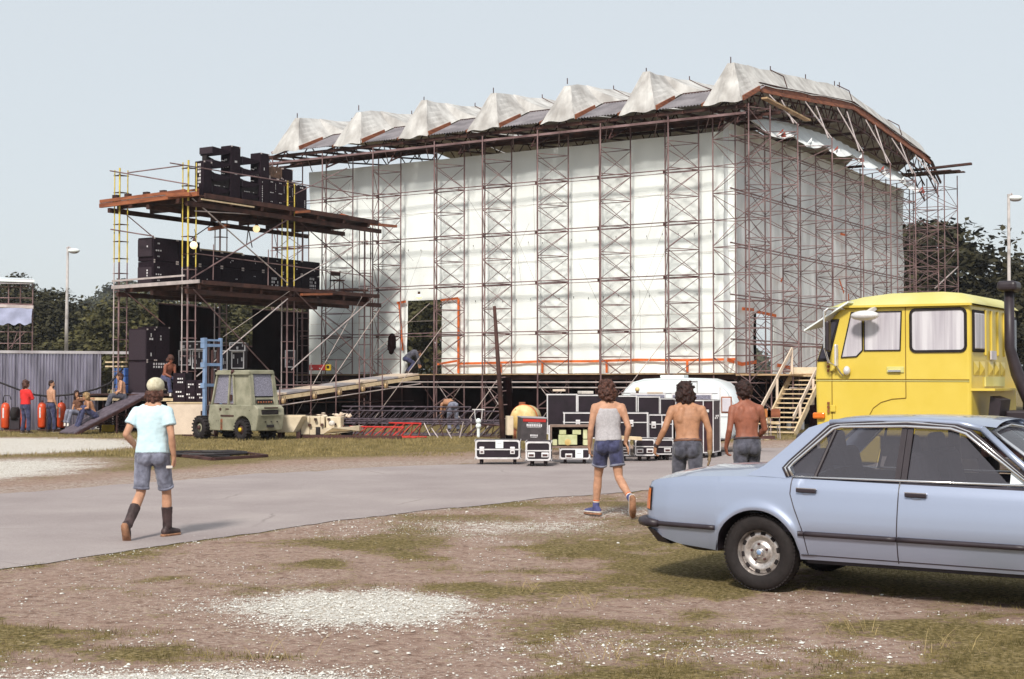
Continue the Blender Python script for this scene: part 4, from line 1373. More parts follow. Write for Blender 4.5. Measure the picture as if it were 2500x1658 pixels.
# horn bins: curved wedges
def horn_stack(e2m, e2t, e1, z0, n_, dz, label):
    t_ = thing('horn_stack', label, 'speaker', A(e1, e2m, z0), 0, GU_)
    L_ = e2t - e2m
    for k in range(n_):
        z = z0 + k * dz
        top = [A(e1, e2m + L_ * i / 8, z + dz * .99 - (dz * .12) * (i / 8)) for i in range(9)]
        bot = [A(e1, e2m + L_ * i / 8, z + dz * .36 + dz * .40 * (i / 8) ** 2.2) for i in range(8, -1, -1)]
        MB().prism(top + bot, SU * .58).build('horn_flare', M['cabinet'], t_)
        if k < n_ - 2:
            MB().prism([A(e1 + .05, e2m, z), A(e1 + .05, e2m + L_ * .98, z), A(e1 + .05, e2m + L_ * 1.0, z + dz * .74), A(e1 + .05, e2m + L_ * .6, z + dz * .50), A(e1 + .05, e2m, z + dz * .35)], SU * .5).build('horn_lower_lip', M['black_rubber'], t_)
        else:
            MB().prism([A(e1 + .3, e2m, z), A(e1 + .3, e2m + L_ * .5, z), A(e1 + .3, e2m + L_ * .42, z + dz * .16), A(e1 + .3, e2m, z + dz * .36)], SU * .2).build('horn_lower_lip', M['black_rubber'], t_)
        MB().box(A(e1 + .29, e2m - .02, z + dz * .72), (.6, .04, dz * .5), SYAW).build('horn_mouth_panel', M['grille'], t_)
        marks(t_, A(e1, e2m + L_ * .4, z + .02), SW, Vector((0, 0, 1)), 7, 1, L_ * .6, .018, random.Random(k), -SU)
horn_stack(1.25, 2.12, .12, 8.07, 4, .455, 'curved black horn bins at the corner of the upper platform')
horn_stack(2.78, 3.66, .15, 8.07, 4, .42, 'curved black horn bins between the two tall speaker columns')
cabinet(.05, .75, 8.07, .42, .4, 1.25, 'narrow stencilled cabinet behind the corner mast on the upper platform', GU_, None, [(-.5, .9, 2, 7, .16, .08)], seed=80)
# ground storey stack
GG = 'speaker stack beside the small ramp'
cabinet(1.95, .0, 1.31, .9, 1.05, 1.12, 'lower grille-fronted speaker bin at the top of the small ramp', GG, 'front', [(-.15, .62, 1, 1, .08, .09), (-.75, .28, 1, 1, .09, .09), (-.25, .28, 1, 1, .09, .09), (-.1, .15, 1, 1, .1, .09), (.6, .92, 6, 2, .7, .07)], seed=90)
cabinet(1.95, .0, 2.44, .9, .40, 1.12, 'upper front speaker bin with grille on the ground stack', GG, 'front', [(.5, .8, 1, 1, .07, .12), (.5, .68, 2, 1, .2, .07), (.5, .2, 1, 1, .07, .12)], seed=92)
cabinet(1.95, .42, 2.44, .9, .66, 1.20, 'upper rear black cabinet of the ground stack', GG, None, [(.35, .72, 1, 2, .1, .07)], seed=94)
# monitors on the cream platform
for k, (px, w_, h_) in enumerate(((440, .45, .62), (466, .55, .60), (492, .50, .62))):
    q = P(px, 981, 46.4)
    t_ = thing('monitor_speaker', 'black monitor cabinet %s on the cream platform by the forklift mast' % ('with tall side', 'with three stencilled squares', 'nearest the mast')[k], 'speaker', (q.x, q.y, 1.06), 0, 'monitors on the cream platform')
    hh = (.95, .72, .72)[k]
    MB().box((q.x, q.y + .3, 1.06 + hh / 2), (.42 if k == 0 else .36, .6, hh), -.15).build('body', M['cabinet'], t_, bevel=.015)
    rr_ = random.Random(k)
    for (fx, fz) in ((0, .8), (.0, .68), (.02, .2), (-.05, .35)):
        marks(t_, Vector((q.x + fx, q.y - .02, 1.06 + hh * fz)), Vector((1, 0, 0)), Vector((0, 0, 1)), 3, 1, .2, .05, rr_, Vector((0, -1, 0)))

# amplifier racks
def rack(px0, px1, py0, py1, D, label, n_, group='amplifier racks behind the forklift', seed=0):
    a_, b_ = P(px0, py1, D), P(px1, py0, D)
    w_, h_ = b_.x - a_.x, b_.z - a_.z
    cx, cz = (a_.x + b_.x) / 2, (a_.z + b_.z) / 2
    t_ = thing('amplifier_rack', label, 'rack', (cx, D, a_.z), 0, group)
    MB().box((cx, D + .3, cz), (w_, .6, h_)).build('body', M['case_ply'], t_)
    for (z_, ) in ((a_.z + .015,), (b_.z - .015,)):
        slab('edge_trim', (cx, D - .01, z_), (w_, .03, .035), M['alu'], t_)
    for x_ in (a_.x + .015, b_.x - .015):
        slab('edge_trim', (x_, D - .012, cz), (.035, .03, h_), M['alu'], t_)
    rr_ = random.Random(seed)
    for k in range(n_):
        slab('panel_label', (a_.x + w_ * (k + .5) / n_, D - .015, cz + rr_.uniform(-.2, .3) * h_), (w_ / n_ * rr_.uniform(.12, .4), .02, h_ * rr_.uniform(.1, .4)), M['white_paint'], t_)
rack(440, 505, 833, 854, 51.0, 'long rack lid with white edging left of the forklift mast', 4, seed=1)
rack(560, 599, 836, 857, 51.0, 'short rack lid with white edging right of the forklift mast', 3, seed=2)
rack(436, 466, 855, 892, 51.2, 'amplifier rack with pale side bars under the long lid', 3, seed=3)
rack(469, 504, 856, 900, 51.2, 'amplifier rack with meters left of the forklift mast', 5, seed=4)
rack(519, 556, 856, 903, 51.4, 'amplifier rack with rows of white labels behind the forklift mast', 9, seed=5)
rack(565, 596, 858, 900, 51.2, 'amplifier rack with a dull red face right of the forklift mast', 3, seed=6)
rack(696, 720, 855, 897, 55.0, 'amplifier rack with stacked white labels behind the right-hand mast', 6, seed=7)

# work lamps
for px, py, D, lb in ((473, 599, 47.6, 'lit round work lamp on the corner mast above the lower platform'), (626, 559, 52, 'lit round work lamp hanging under the upper platform')):
    q = P(px, py, D)
    t_ = thing('work_lamp', lb, 'lamp', q - Vector((0, 0, .15)), 0, 'lit work lamps')
    MB().ball(q, .13, 14, 10).build('bulb', M['bulb'], t_, smooth=True)
    MB().tube(q + Vector((0, .05, .10)), q + Vector((0, .1, .26)), .07, 10, .04).build('socket', M['steel_dark'], t_)
    MB().path([q + Vector((0, .1, .26)), q + Vector((.03, .12, .4)), q + Vector((0, .1, .55))], .012, 5).build('cable', M['cable'], t_)
q = P(1023, 724, 57.2)
t_ = thing('work_lamp', 'lit lamp under the top of the tarpaulin doorway', 'lamp', q, 0, 'lit work lamps')
MB().ball(q, (.13, .13, .10), 12, 8).build('bulb', M['bulb'], t_, smooth=True)
MB().tube(q + Vector((0, 0, .08)), q + Vector((0, 0, .2)), .05, 8).build('socket', M['steel_dark'], t_)

# chairs left on the lower platform
def chair(px, py, D, rz, label):
    q = P(px, py, D)
    t_ = thing('folding_chair', label, 'chair', q, rz, 'chairs on the lower platform')
    m4 = Matrix.Translation(q) @ Matrix.Rotation(rz, 4, 'Z')
    for sx in (-.2, .2):
        MB().bar((sx, -.2, 0), (sx, -.1, .45), .03, .03).build('leg', M['timber_dark'], t_, m=m4)
        MB().bar((sx, .22, 0), (sx, .14, .85), .03, .03).build('back_post', M['timber_dark'], t_, m=m4)
    MB().box((0, 0, .45), (.44, .44, .04)).build('seat', M['timber_dark'], t_, m=m4)
    MB().bar((-.2, .15, .72), (.2, .15, .72), .02, .16).build('backrest', M['timber_dark'], t_, m=m4)
chair(823, 713, 55.5, .6, 'dark folding chair at the end of the lower platform')
tb_ = P(865, 716, 55.6)
t_ = thing('low_table', 'low dark table at the end of the lower platform', 'table', tb_)
MB().box(tb_ + Vector((0, 0, .12)), (.95, .6, .06), .5).build('table_top', M['timber_dark'], t_)
for sx, sy in ((-.4, -.2), (.4, -.2), (-.4, .2), (.4, .2)):
    slab('leg', tb_ + Vector((sx, sy, .05)), (.05, .05, .1), M['timber_dark'], t_)
# ------------------------------------------------------------ left: fence, trolleys, ramps
fa, fb = Vector((-20.6, 50.4, 0)), Vector((-14.85, 51.3, 0))
fd = (fb - fa).normalized()
fn_ = Vector((fd.y, -fd.x, 0))
fe = thing('corrugated_fence', 'shiny corrugated metal fence panels with a long top rail', 'fence', (fa + fb) / 2)
ridged = mat('galvanised_corrugated_metal', (0.42, 0.40, 0.48), 0.28, 0.85, 0.25, 2.0, c2=(0.60, 0.58, 0.68), stretch=(3, 3, .3))
FL = (fb - fa).length
for k in range(6):
    a_, b_ = FL * k / 6 + .01, FL * (k + 1) / 6 + .03
    n_ = 9 * 8
    rows = []
    for z in (0, 1.4, 2.72):
        rows.append([fa + fd * (a_ + (b_ - a_) * i / n_) + fn_ * (.045 * math.sin(i / 8 * 2 * math.pi) + .012 * (k % 2)) + Vector((0, 0, z)) for i in range(n_ + 1)])
    MB().grid(rows).build('corrugated_panel', ridged, fe, smooth=True)
plank('top_rail', fa + Vector((0, 0, 2.80)), fb + fd * 2.0 + Vector((0, 0, 2.76)), .12, .10, M['corrug'], fe)
for k in range(5):
    q = fa + fd * (FL * k / 4) - fn_ * .1
    pipe('fence_post', q, q + Vector((0, 0, 2.78)), .035, M['steel'], fe)

def trolley(px, D, label):
    q = P(px, 930, D)
    q.z = 0
    t_ = thing('hose_trolley', label, 'trolley', q, 0, 'red trolleys along the corrugated fence')
    for sx in (-.34, .34):
        mb_ = MB()
        mb_.lathe([(0.0, .0), (.12, .0), (.145, .06), (.15, .72), (.12, .83), (.05, .88), (0, .88)], q + Vector((sx, 0, .12)), (0, 0, 1), 16)
        mb_.build('red_tank', M['orange_red'], t_, smooth=True)
        MB().tube(q + Vector((sx, 0, 1.0)), q + Vector((sx, 0, 1.07)), .035, 8).build('valve', M['steel_dark'], t_)
        slab('label_strip', q + Vector((sx - .02, -.152, .65)), (.05, .01, .35), M['white_paint'], t_)
        MB().lathe([(.0, -.05), (.13, -.05), (.15, -.02), (.15, .02), (.13, .05), (0, .05)], q + Vector((sx, .12, .15)), (1, 0, 0), 14).build('wheel', M['black_rubber'], t_, smooth=True)
    MB().lathe([(0, -.1), (.23, -.1), (.23, .1), (0, .1)], q + Vector((0, -.02, .62)), (1, 0, 0), 18).build('hose_reel', M['black_rubber'], t_, smooth=True)
    MB().box(q + Vector((0, .02, .28)), (.36, .2, .4)).build('pump_box', M['plastic_black'], t_, bevel=.02)
    for sx in (-.45, .2):
        MB().path([q + Vector((sx, .05, .15)), q + Vector((sx, .1, 1.15)), q + Vector((sx + .03, .1, 1.24)), q + Vector((sx + .22, .1, 1.24)), q + Vector((sx + .27, .1, 1.1))], .018, 6).build('handle', M['cable'], t_)
    slab('frame_foot', q + Vector((0, .02, .05)), (.9, .3, .05), M['steel_dark'], t_)
trolley(38, 49.0, 'red twin-tank trolley behind the man in the red shirt')
trolley(127, 49.6, 'red twin-tank trolley behind the bare-backed man in jeans')
q0 = [P(-30, 925, 48.8), P(0, 934, 48.9), P(50, 953, 49), P(85, 964, 49.2), P(120, 968, 49.4), P(165, 964, 49.6), P(195, 960, 49.4), P(235, 950, 49), P(268, 936, 48.6), P(300, 900, 49)]
tag(MB().path(q0, .035, 6).build('black_hose', M['cable'], None, smooth=True), 'thick black hose slung along the corrugated fence', 'hose')
pv = thing('leaning_pole', 'thin pale pole leaning against a trolley by the fence', 'pole', G(36, 1050))
pipe('pole', G(36, 1050), G(36, 1050) + Vector((-.42, .4, 1.05)), .014, M['rope'], pv)
q = P(150, 1030, 49.4)
tag(MB().path([q, q + Vector((.35, .1, .25)), q + Vector((.6, .2, .6)), q + Vector((.35, .35, .95))], .02, 6).build('rubber_hose', M['cable'], None), 'short rubber hose hanging by the small ramp', 'hose')

# small dark ramp
rmp = thing('small_ramp', 'dark textured loading ramp up to the speaker platform', 'ramp', (-14.3, 46.8, 0))
r0, r1_ = Vector((-14.98, 47.15, 0.02)), Vector((-14.22, 46.35, 0.02))
r3, r2_ = Vector((-13.15, 49.3, 1.30)), Vector((-12.35, 48.5, 1.30))
rampm = mat('rubber_ramp_mat', (0.085, 0.065, 0.085), 0.7, 0, 0.3, 6, 0.6, 40, c2=(0.14, 0.11, 0.135))
for k, (a_, b_) in enumerate(((0, .16), (.16, .82), (.82, 1.0))):
    c4 = [lerp(r0, r3, a_ + .004), lerp(r1_, r2_, a_ + .004), lerp(r1_, r2_, b_), lerp(r0, r3, b_)]
    MB().prism(c4, (0, 0, .05)).build('ramp_plate', rampm, rmp)
for a_, b_ in ((r0, r3), (r1_, r2_)):
    plank('side_rail', a_ + Vector((0, 0, -.03)), b_ + Vector((0, 0, -.03)), .06, .09, M['steel_dark'], rmp)
for t_ in (.55, .95):
    for a_, b_ in ((r0, r3), (r1_, r2_)):
        e = lerp(a_, b_, t_)
        pipe('leg', (e.x, e.y, 0), (e.x, e.y, e.z - .05), .03, M['steel_dark'], rmp)
# bits under it
q = G(258, 1056) + Vector((0, .3, 0))
t_ = thing('yellow_toolbox', 'yellow plastic tool carrier on the grass under the small ramp', 'toolbox', q)
MB().box(q + Vector((0, 0, .13)), (.42, .28, .24), .2).build('body', M['yellow_plastic'], t_, bevel=.03)
MB().path([q + Vector((-.14, 0, .24)), q + Vector((-.12, 0, .34)), q + Vector((.12, .03, .34)), q + Vector((.14, .03, .24))], .015, 6).build('handle', M['plastic_black'], t_)
slab('hatch', q + Vector((-.13, -.145, .13)), (.1, .02, .13), M['plastic_black'], t_, .2)
for k, (px, py, D, sz_) in enumerate(((225, 1048, 48.5, .1), (240, 1050, 48.3, .14), (287, 1045, 49.0, .12))):
    q = G(px, py)
    tag(MB().ball(q + Vector((0, 0, sz_ * .4)), (sz_, sz_ * .8, sz_ * .5), 7, 5).build('crumpled_sack', M['white_shoe']), 'small pale crumpled sack %s under the small ramp' % ('left of the toolbox', 'touching the toolbox', 'right of the toolbox')[k], 'sack')
lat = thing('lattice_rack', 'dark steel lattice rack lying under the small ramp', 'rack', (-12.6, 48.0, 0))
for i in range(7):
    pipe('bar', A(1.0, -.6 - .1 * i, .05 + .09 * i), A(3.6, -.6 - .1 * i, .05 + .09 * i), .022, M['steel_dark'], lat)
for i in range(9):
    pipe('bar', A(1.0 + .32 * i, -.5, .02), A(1.0 + .32 * i, -1.2, .7), .018, M['steel_dark'], lat)
# blue crates
for k in range(3):
    q = A(3.3 + .02 * k, .25, 1.31 + k * .30)
    t_ = thing('blue_crate', 'blue plastic crate, %s of the stack beside the grille speaker' % ('bottom', 'middle', 'top')[k], 'crate', q, 0, 'blue crates by the speaker stack')
    MB().box(q + Vector((0, 0, .15)), (.55, .4, .28), SYAW).build('body', M['blue_plastic'], t_, bevel=.02)
    for j in range(5):
        slab('rib', q - SW * .205 + SU * (-.22 + .11 * j) + Vector((0, 0, .15)), (.02, .02, .27), M['blue_paint'], t_, SYAW)
for k, (dz_, ln) in enumerate(((.95, .9), (1.10, .8))):
    tag(MB().bar(A(3.1, .1, 1.31 + dz_), A(4.0, .1, 1.31 + dz_), .2, .05).build('plank', M['pale_wood']), '%s loose plank over the blue crates' % ('lower', 'upper')[k], 'plank')
# seat of the man by the stack: planks and a white cap
for k in range(3):
    tag(MB().bar(A(-.45, .1, 1.34 + k * .09), A(.55, .15, 1.34 + k * .09), .3, .06).build('plank', M['pale_wood'] if k != 1 else M['timber_dark']), '%s plank of the small pile beside the seated man' % ('bottom', 'middle', 'top')[k], 'plank')

# ------------------------------------------------------------ cream platform, skip and tractor
q = G(458, 1063)
t_ = thing('cream_platform', 'pale cream panelled platform carrying the black monitors', 'platform', q + Vector((0, .6, 0)))
MB().box(q + Vector((0, .62, .52)), (1.32, 1.2, 1.0), -.02).build('panel_box', M['cream_pale'], t_, bevel=.015)
slab('top_edge', q + Vector((0, .62, 1.04)), (1.36, 1.24, .04), M['pale_wood'], t_, -.02)
for k in range(3):
    slab('dark_batten', q + Vector((.56, -.02, .12 + .3 * k)), (.28, .03, .13), M['timber_dark'], t_, -.02)
skp = thing('cream_skip', 'cream tipping skip with slanted front beside the forklift', 'skip', P(703, 1070, 43.2).xy.to_3d())
c0 = P(668, 1017, 43.2); c1 = P(738, 1017, 43.2); c2 = P(716, 1056, 43.2); c3 = P(676, 1056, 43.2)
MB().prism([c3, c2, c1, c0], (0.25, 1.0, 0)).build('hopper', M['cream'], skp, bevel=.015)
MB().box((c0 + c1) / 2 + Vector((.05, .1, .02)), (.95, .12, .05), 0).build('rim_lip', M['cream'], skp, bevel=.01)
for dx in (.15, .72):
    MB().box((c3.x + dx - .1, 43.7, (c3.z) / 2 - .0), (.12, .7, c3.z + .02)).build('foot', M['steel_dark'], skp)
tr = thing('tow_tractor', 'low cream tow tractor with square holes and a flat nose plate', 'tractor', P(800, 1064, 43.6).xy.to_3d())
yT = 43.6
def tbox(px0, px1, py0, py1, D, dep, nm, mt, bev=.02):
    a_, b_ = P(px0, py1, D), P(px1, py0, D)
    return MB().box(((a_.x + b_.x) / 2, D + dep / 2, (a_.z + b_.z) / 2), (b_.x - a_.x, dep, b_.z - a_.z)).build(nm, M[mt], tr, bevel=bev)
tbox(735, 756, 1017, 1061, yT, .9, 'rear_block', 'cream')
tbox(756, 782, 1017, 1044, yT + .06, .85, 'middle_block', 'cream')
tbox(782, 792, 1017, 1061, yT + .03, .85, 'front_post', 'cream')
tbox(756, 771, 1044, 1062, yT + .03, .85, 'arch_side', 'cream')
tbox(796, 832, 1018, 1046, yT + .12, .8, 'seat_block', 'cream')
a_, b_ = P(790, 1058, yT - .1), P(876, 1038, yT - .1)
MB().prism([P(790, 1045, yT - .15), P(812, 1045, yT - .35), P(877, 1040, yT + .2), P(877, 1052, yT + .2), P(812, 1059, yT - .35), P(790, 1059, yT - .15)], (0.05, .7, 0)).build('nose_plate', M['cream'], tr)
for px, py in ((741, 1023), (756, 1038), (770, 1024), (786, 1037), (802, 1024), (817, 1036)):
    w_ = P(px, py, yT - .02)
    slab('square_hole', w_ + Vector((0, .05 if px > 790 else 0, 0)), (.075, .12, .075), M['timber_dark'], tr)
for px in (777, 846):
    w_ = P(px, 1056, yT + .1)
    MB().lathe([(0, -.1), (.14, -.1), (.19, -.06), (.19, .06), (.14, .1), (0, .1)], (w_.x, yT + .15, .19), (0, 1, 0), 16).build('wheel', M['black_rubber'], tr, smooth=True)
MB().ball(P(810, 1034, yT - .15), (.10, .1, .09), 8, 6).build('rag', M['white_shoe'], tr, smooth=True)
rb_ = MB()
rgd = random.Random(9)
for k in range(26):
    q = P(rgd.uniform(770, 866), 1017, 44.6) + Vector((0, rgd.uniform(-.3, .3), rgd.uniform(-.05, .1)))
    rb_.ball(q, (rgd.uniform(.03, .1), rgd.uniform(.03, .1), rgd.uniform(.02, .07)), 6, 4)
tag(rb_.build('debris', M['cream_pale']), 'jumble of scraps lying on top of the tow tractor', 'debris', None, 'stuff')

# ------------------------------------------------------------ forklift
ff = Vector((-.75, .66, 0)).normalized()
fl_ = Vector((ff.y * -1, ff.x, 0)) * 1.0            # its left, towards the lens
fc = G(590, 1075) - fl_ * .52
FM = Matrix((( ff.x, fl_.x, 0, fc.x), (ff.y, fl_.y, 0, fc.y), (0, 0, 1, 0), (0, 0, 0, 1)))
fk = thing('forklift', 'mud-spattered grey-green forklift truck with a pale blue mast and wire-glass cab', 'forklift', fc)
def fb_(mb_, nm, mt, **kw):
    return mb_.build(nm, M[mt], fk, m=FM, **kw)
W2 = .50
arc = [(.40 * math.cos(a_), .31 + .40 * math.sin(a_)) for a_ in [math.pi - i * math.pi / 10 for i in range(11)]]
# lower body with rear wheel arch, side outline extruded over the width
out = [(1.66, .26), (1.66, .62), (1.60, 1.04), (-.55, 1.04), (-.70, .95), (-.72, .75), (-.62, .28)] + [(-.42, .28)] + [(x_, z_) for x_, z_ in arc] + [(.42, .26)]
mbf = MB()
mbf.prism([(x_, -W2, z_) for x_, z_ in out], (0, 2 * W2, 0))
fb_(mbf, 'chassis_body', 'army', bevel=.03)
fb_(MB().box((.75, W2 + .004, .46), (.62, .02, .36)), 'step_panel', 'army', bevel=.01)
fb_(MB().box((.72, W2 + .006, .71), (.62, .015, .05)), 'step_slot', 'timber_dark')
fb_(MB().box((.98, W2 + .008, .45), (.10, .012, .32)), 'rust_streak', 'beam')
# counterweight rear details
fb_(MB().box((-.715, 0.05, .83), (.05, .62, .14)), 'rear_slot', 'black_rubber', bevel=.03)
for s_ in (-1, 1):
    fb_(MB().box((-.735, .05, .83 + s_ * .085), (.03, .68, .022)), 'slot_rim', 'army')
fb_(MB().box((-.68, 0, .42), (.05, .24, .08)), 'tow_notch', 'black_rubber')
fb_(MB().box((-.715, 0, .96), (.04, .5, .03)), 'vent', 'timber_dark')
for k in range(3):
    fb_(MB().box((-.69, -.25 + .22 * k, .55), (.03, .03, .03)), 'bolt', 'black_rubber')
# cab
cab = [(1.50, 1.04), (1.24, 2.05), (-.22, 2.05), (-.42, 1.04)]
def cb(mb_, nm, mt, **kw):
    return fb_(mb_, nm, mt, **kw)
for y_ in (W2 - .04, -W2 + .04):
    for (a_, b_) in (((1.50, 1.04), (1.26, 2.02)), ((.70, 1.04), (.66, 2.02)), ((.40, 1.04), (.52, 2.02)), ((-.42, 1.04), (-.24, 2.02))):
        cb(MB().bar((a_[0], y_, a_[1]), (b_[0], y_ * .93, b_[1]), .07, .06, up=(1, 0, 0)), 'cab_post', 'army')
cb(MB().prism([(1.30, -W2 + .05, 2.0), (1.30, W2 - .05, 2.0), (-.27, W2 - .05, 2.0), (-.27, -W2 + .05, 2.0)], (0, 0, .07)), 'cab_roof', 'army', bevel=.02)
cb(MB().box((.5, W2 - .02, 1.98), (1.6, .05, .08)), 'roof_gutter', 'army')
for s_ in (1, -1):
    y_ = s_ * (W2 - .065)
    cb(MB().quad((1.46, y_, 1.08), (.72, y_, 1.08), (.68, y_ * .94, 1.98), (1.24, y_ * .94, 1.98)), 'side_window', 'glass_frost')
    cb(MB().quad((.68, y_, 1.08), (.42, y_, 1.08), (.54, y_ * .94, 1.98), (.64, y_ * .94, 1.98)), 'side_window', 'glass_frost')
    cb(MB().prism([(.40, y_, 1.04), (-.40, y_, 1.04), (-.25, y_ * .95, 2.0), (.50, y_ * .95, 2.0)], (0, -s_ * .02, 0)), 'rear_side_panel', 'army')
cb(MB().quad((-.37, -.36, 1.30), (-.37, .36, 1.30), (-.26, .34, 1.95), (-.26, -.34, 1.95)), 'rear_window', 'glass_frost')
cb(MB().prism([(-.39, -W2 + .06, 1.04), (-.39, W2 - .06, 1.04), (-.35, W2 - .06, 1.26), (-.35, -W2 + .06, 1.26)], (.05, 0, 0)), 'rear_sill', 'army')
cb(MB().box((-.41, 0, 1.14), (.03, .6, .12)), 'rear_grille', 'black_rubber')
for k in range(6):
    cb(MB().ball((-.42, -.24 + .096 * k, 1.12), .032, 8, 5), 'grille_knob', 'beam')
for y_ in (-.40, .40):
    cb(MB().bar((-.40, y_, 1.04), (-.26, y_ * .95, 2.02), .07, .06), 'rear_post', 'army')
cb(MB().bar((-.28, -.42, 1.99), (-.28, .42, 1.99), .08, .06), 'rear_header', 'army')
cb(MB().quad((1.47, .38, 1.10), (1.47, -.38, 1.10), (1.27, -.36, 1.95), (1.27, .36, 1.95)), 'front_window', 'glass_dark')
cb(MB().tube((.52, W2 - .02, 1.98), (.44, W2 + .02, 2.05), .05, 8), 'beacon', 'steel_dark')
cb(MB().box((.6, W2 - .04, 1.25), (.1, .02, .18)), 'door_handle', 'steel_dark')
cb(MB().lathe([(0, .0), (.045, .0), (.045, .012), (0, .012)], (1.05, W2 + .002, .90), (0, 1, 0), 14), 'round_emblem', 'timber_dark')
cb(MB().box((.72, W2 + .006, .91), (.16, .006, .03)), 'nameplate', 'timber_dark')
cb(MB().box((1.70, .45, .93), (.10, .12, .16)), 'headlamp', 'plastic_black', bevel=.02)
# mud spots
rgm = random.Random(2)
mud = MB()
for k in range(60):
    x_, z_ = rgm.uniform(-.5, 1.6), rgm.uniform(.3, 1.0)
    if abs(x_) < .45 and z_ < .75:
        continue
    s_ = rgm.uniform(.004, .016)
    mud.add([(x_ - s_, W2 + .003, z_), (x_, W2 + .003, z_ - s_), (x_ + s_, W2 + .003, z_), (x_, W2 + .003, z_ + s_ * 1.4)], [(0, 1, 2, 3)])
fb_(mud, 'mud_spots', 'timber_dark')
# wheels
def lug_wheel(x_, y_, r_, w_, hubm, nm='wheel'):
    wt = thing(nm, None, None, FM @ Vector((x_, y_, 0)), parent=fk)
    prof = [(r_ * .50, -w_ / 2), (r_ * .85, -w_ / 2), (r_ * .96, -w_ * .38), (r_, -w_ * .2), (r_, w_ * .2), (r_ * .96, w_ * .38), (r_ * .85, w_ / 2), (r_ * .50, w_ / 2), (r_ * .45, 0)]
    MB().lathe(prof + [prof[0]], (x_, y_, r_), (0, 1, 0), 26).build('tyre', M['black_rubber'], wt, m=FM, smooth=True)
    lg = MB()
    for k in range(20):
        a_ = 2 * math.pi * k / 20
        mm = Matrix.Rotation(-a_, 3, 'Y')
        lg.box(Vector((x_, y_, r_)) + mm @ Vector((r_ * .985, 0, 0)), (.05, w_ * .96, .04), m=mm)
    lg.build('tread', M['black_rubber'], wt, m=FM)
    MB().lathe([(0, -.05), (r_ * .5, -.05), (r_ * .5, .0), (r_ * .3, .03), (0, .06)], (x_, y_ + .06 * (1 if y_ > 0 else -1), r_), (0, 1 if y_ > 0 else -1, 0), 18).build('rim', M['army'] if hubm is None else M['steel_dark'], wt, m=FM, smooth=True)
    MB().lathe([(0, 0), (.07, 0), (.06, .05), (0, .06)], (x_, y_ + (.10 if y_ > 0 else -.10), r_), (0, 1 if y_ > 0 else -1, 0), 12).build('hub', M['yellow_plastic'] if hubm else M['steel_dark'], wt, m=FM, smooth=True)
lug_wheel(0, W2 - .04, .31, .24, True)
lug_wheel(0, -W2 + .04, .31, .24, True)
lug_wheel(1.92, W2 + .02, .34, .28, None)
lug_wheel(1.92, -W2 - .02, .34, .28, None)
fb_(MB().box((1.75, 0, .5), (.3, .7, .5)), 'axle_housing', 'steel_dark')
# mast
for y_ in (.29, -.29):
    fb_(MB().box((2.12, y_, 1.62), (.13, .08, 2.9)), 'mast_upright', 'blue_paint', bevel=.01)
    fb_(MB().box((2.12, y_ * .72, 1.6), (.09, .06, 2.7)), 'inner_rail', 'steel_dark')
for z_ in (3.0, 2.84, 2.25, 1.62):
    fb_(MB().box((2.12, 0, z_), (.10, .60, .09 if z_ < 2.9 else .06)), 'mast_crossbar', 'blue_paint')
    fb_(MB().box((2.15, .31, z_ - .01), (.2, .10, .15)), 'mast_bracket', 'blue_paint')
fb_(MB().tube((2.14, .0, .4), (2.14, .0, 2.7), .045, 10), 'lift_ram', 'steel_dark')
for y_ in (-.08, .1):
    fb_(MB().tube((2.18, y_, .5), (2.18, y_, 3.0), .012, 6), 'lift_chain', 'steel_pale')
for y_ in (-.22, .22):
    fb_(MB().box((2.22, y_, .35), (.06, .12, .65)), 'fork_shank', 'steel_dark')
    fb_(MB().box((2.75, y_, .06), (1.05, .12, .045)), 'fork', 'steel_dark')

# ------------------------------------------------------------ long ramp to the stage door
M['jar_glass'] = mat('dusty_amber_glass', (0.38, 0.26, 0.14), 0.3, 0, 0.3, 12)
lr = thing('loading_ramp', 'long timber ramp climbing to the tarpaulin doorway on pole supports', 'ramp', P(840, 1020, 52).xy.to_3d())
l0, l1 = P(640, 967, 49.8), P(1022, 912, 55.6)
ld = (l1 - l0)
sideV = Vector((ld.y, -ld.x, 0)).normalized() * -1.0
for k in range(7):
    t0_, t1_ = k / 7, (k + 1) / 7
    a_, b_ = lerp(l0, l1, t0_ + .002), lerp(l0, l1, t1_)
    MB().prism([a_, b_, b_ + sideV * 1.4, a_ + sideV * 1.4], (0, 0, -.06)).build('ramp_board', M['corrug'] if k % 2 else M['cream_pale'], lr)
plank('side_timber', l0 + Vector((0, 0, -.16)) - sideV * .02, l1 + Vector((0, 0, -.16)) - sideV * .02, .06, .13, M['pale_wood'], lr)
plank('side_timber', l0 + sideV * 1.4 + Vector((0, 0, -.16)), l1 + sideV * 1.4 + Vector((0, 0, -.16)), .06, .13, M['timber'], lr)
pipe('low_rail', l0 + Vector((0, 0, -.42)) - sideV * .1, l1 + Vector((0, 0, -.40)) - sideV * .1, .022, M['steel_pale'], lr)
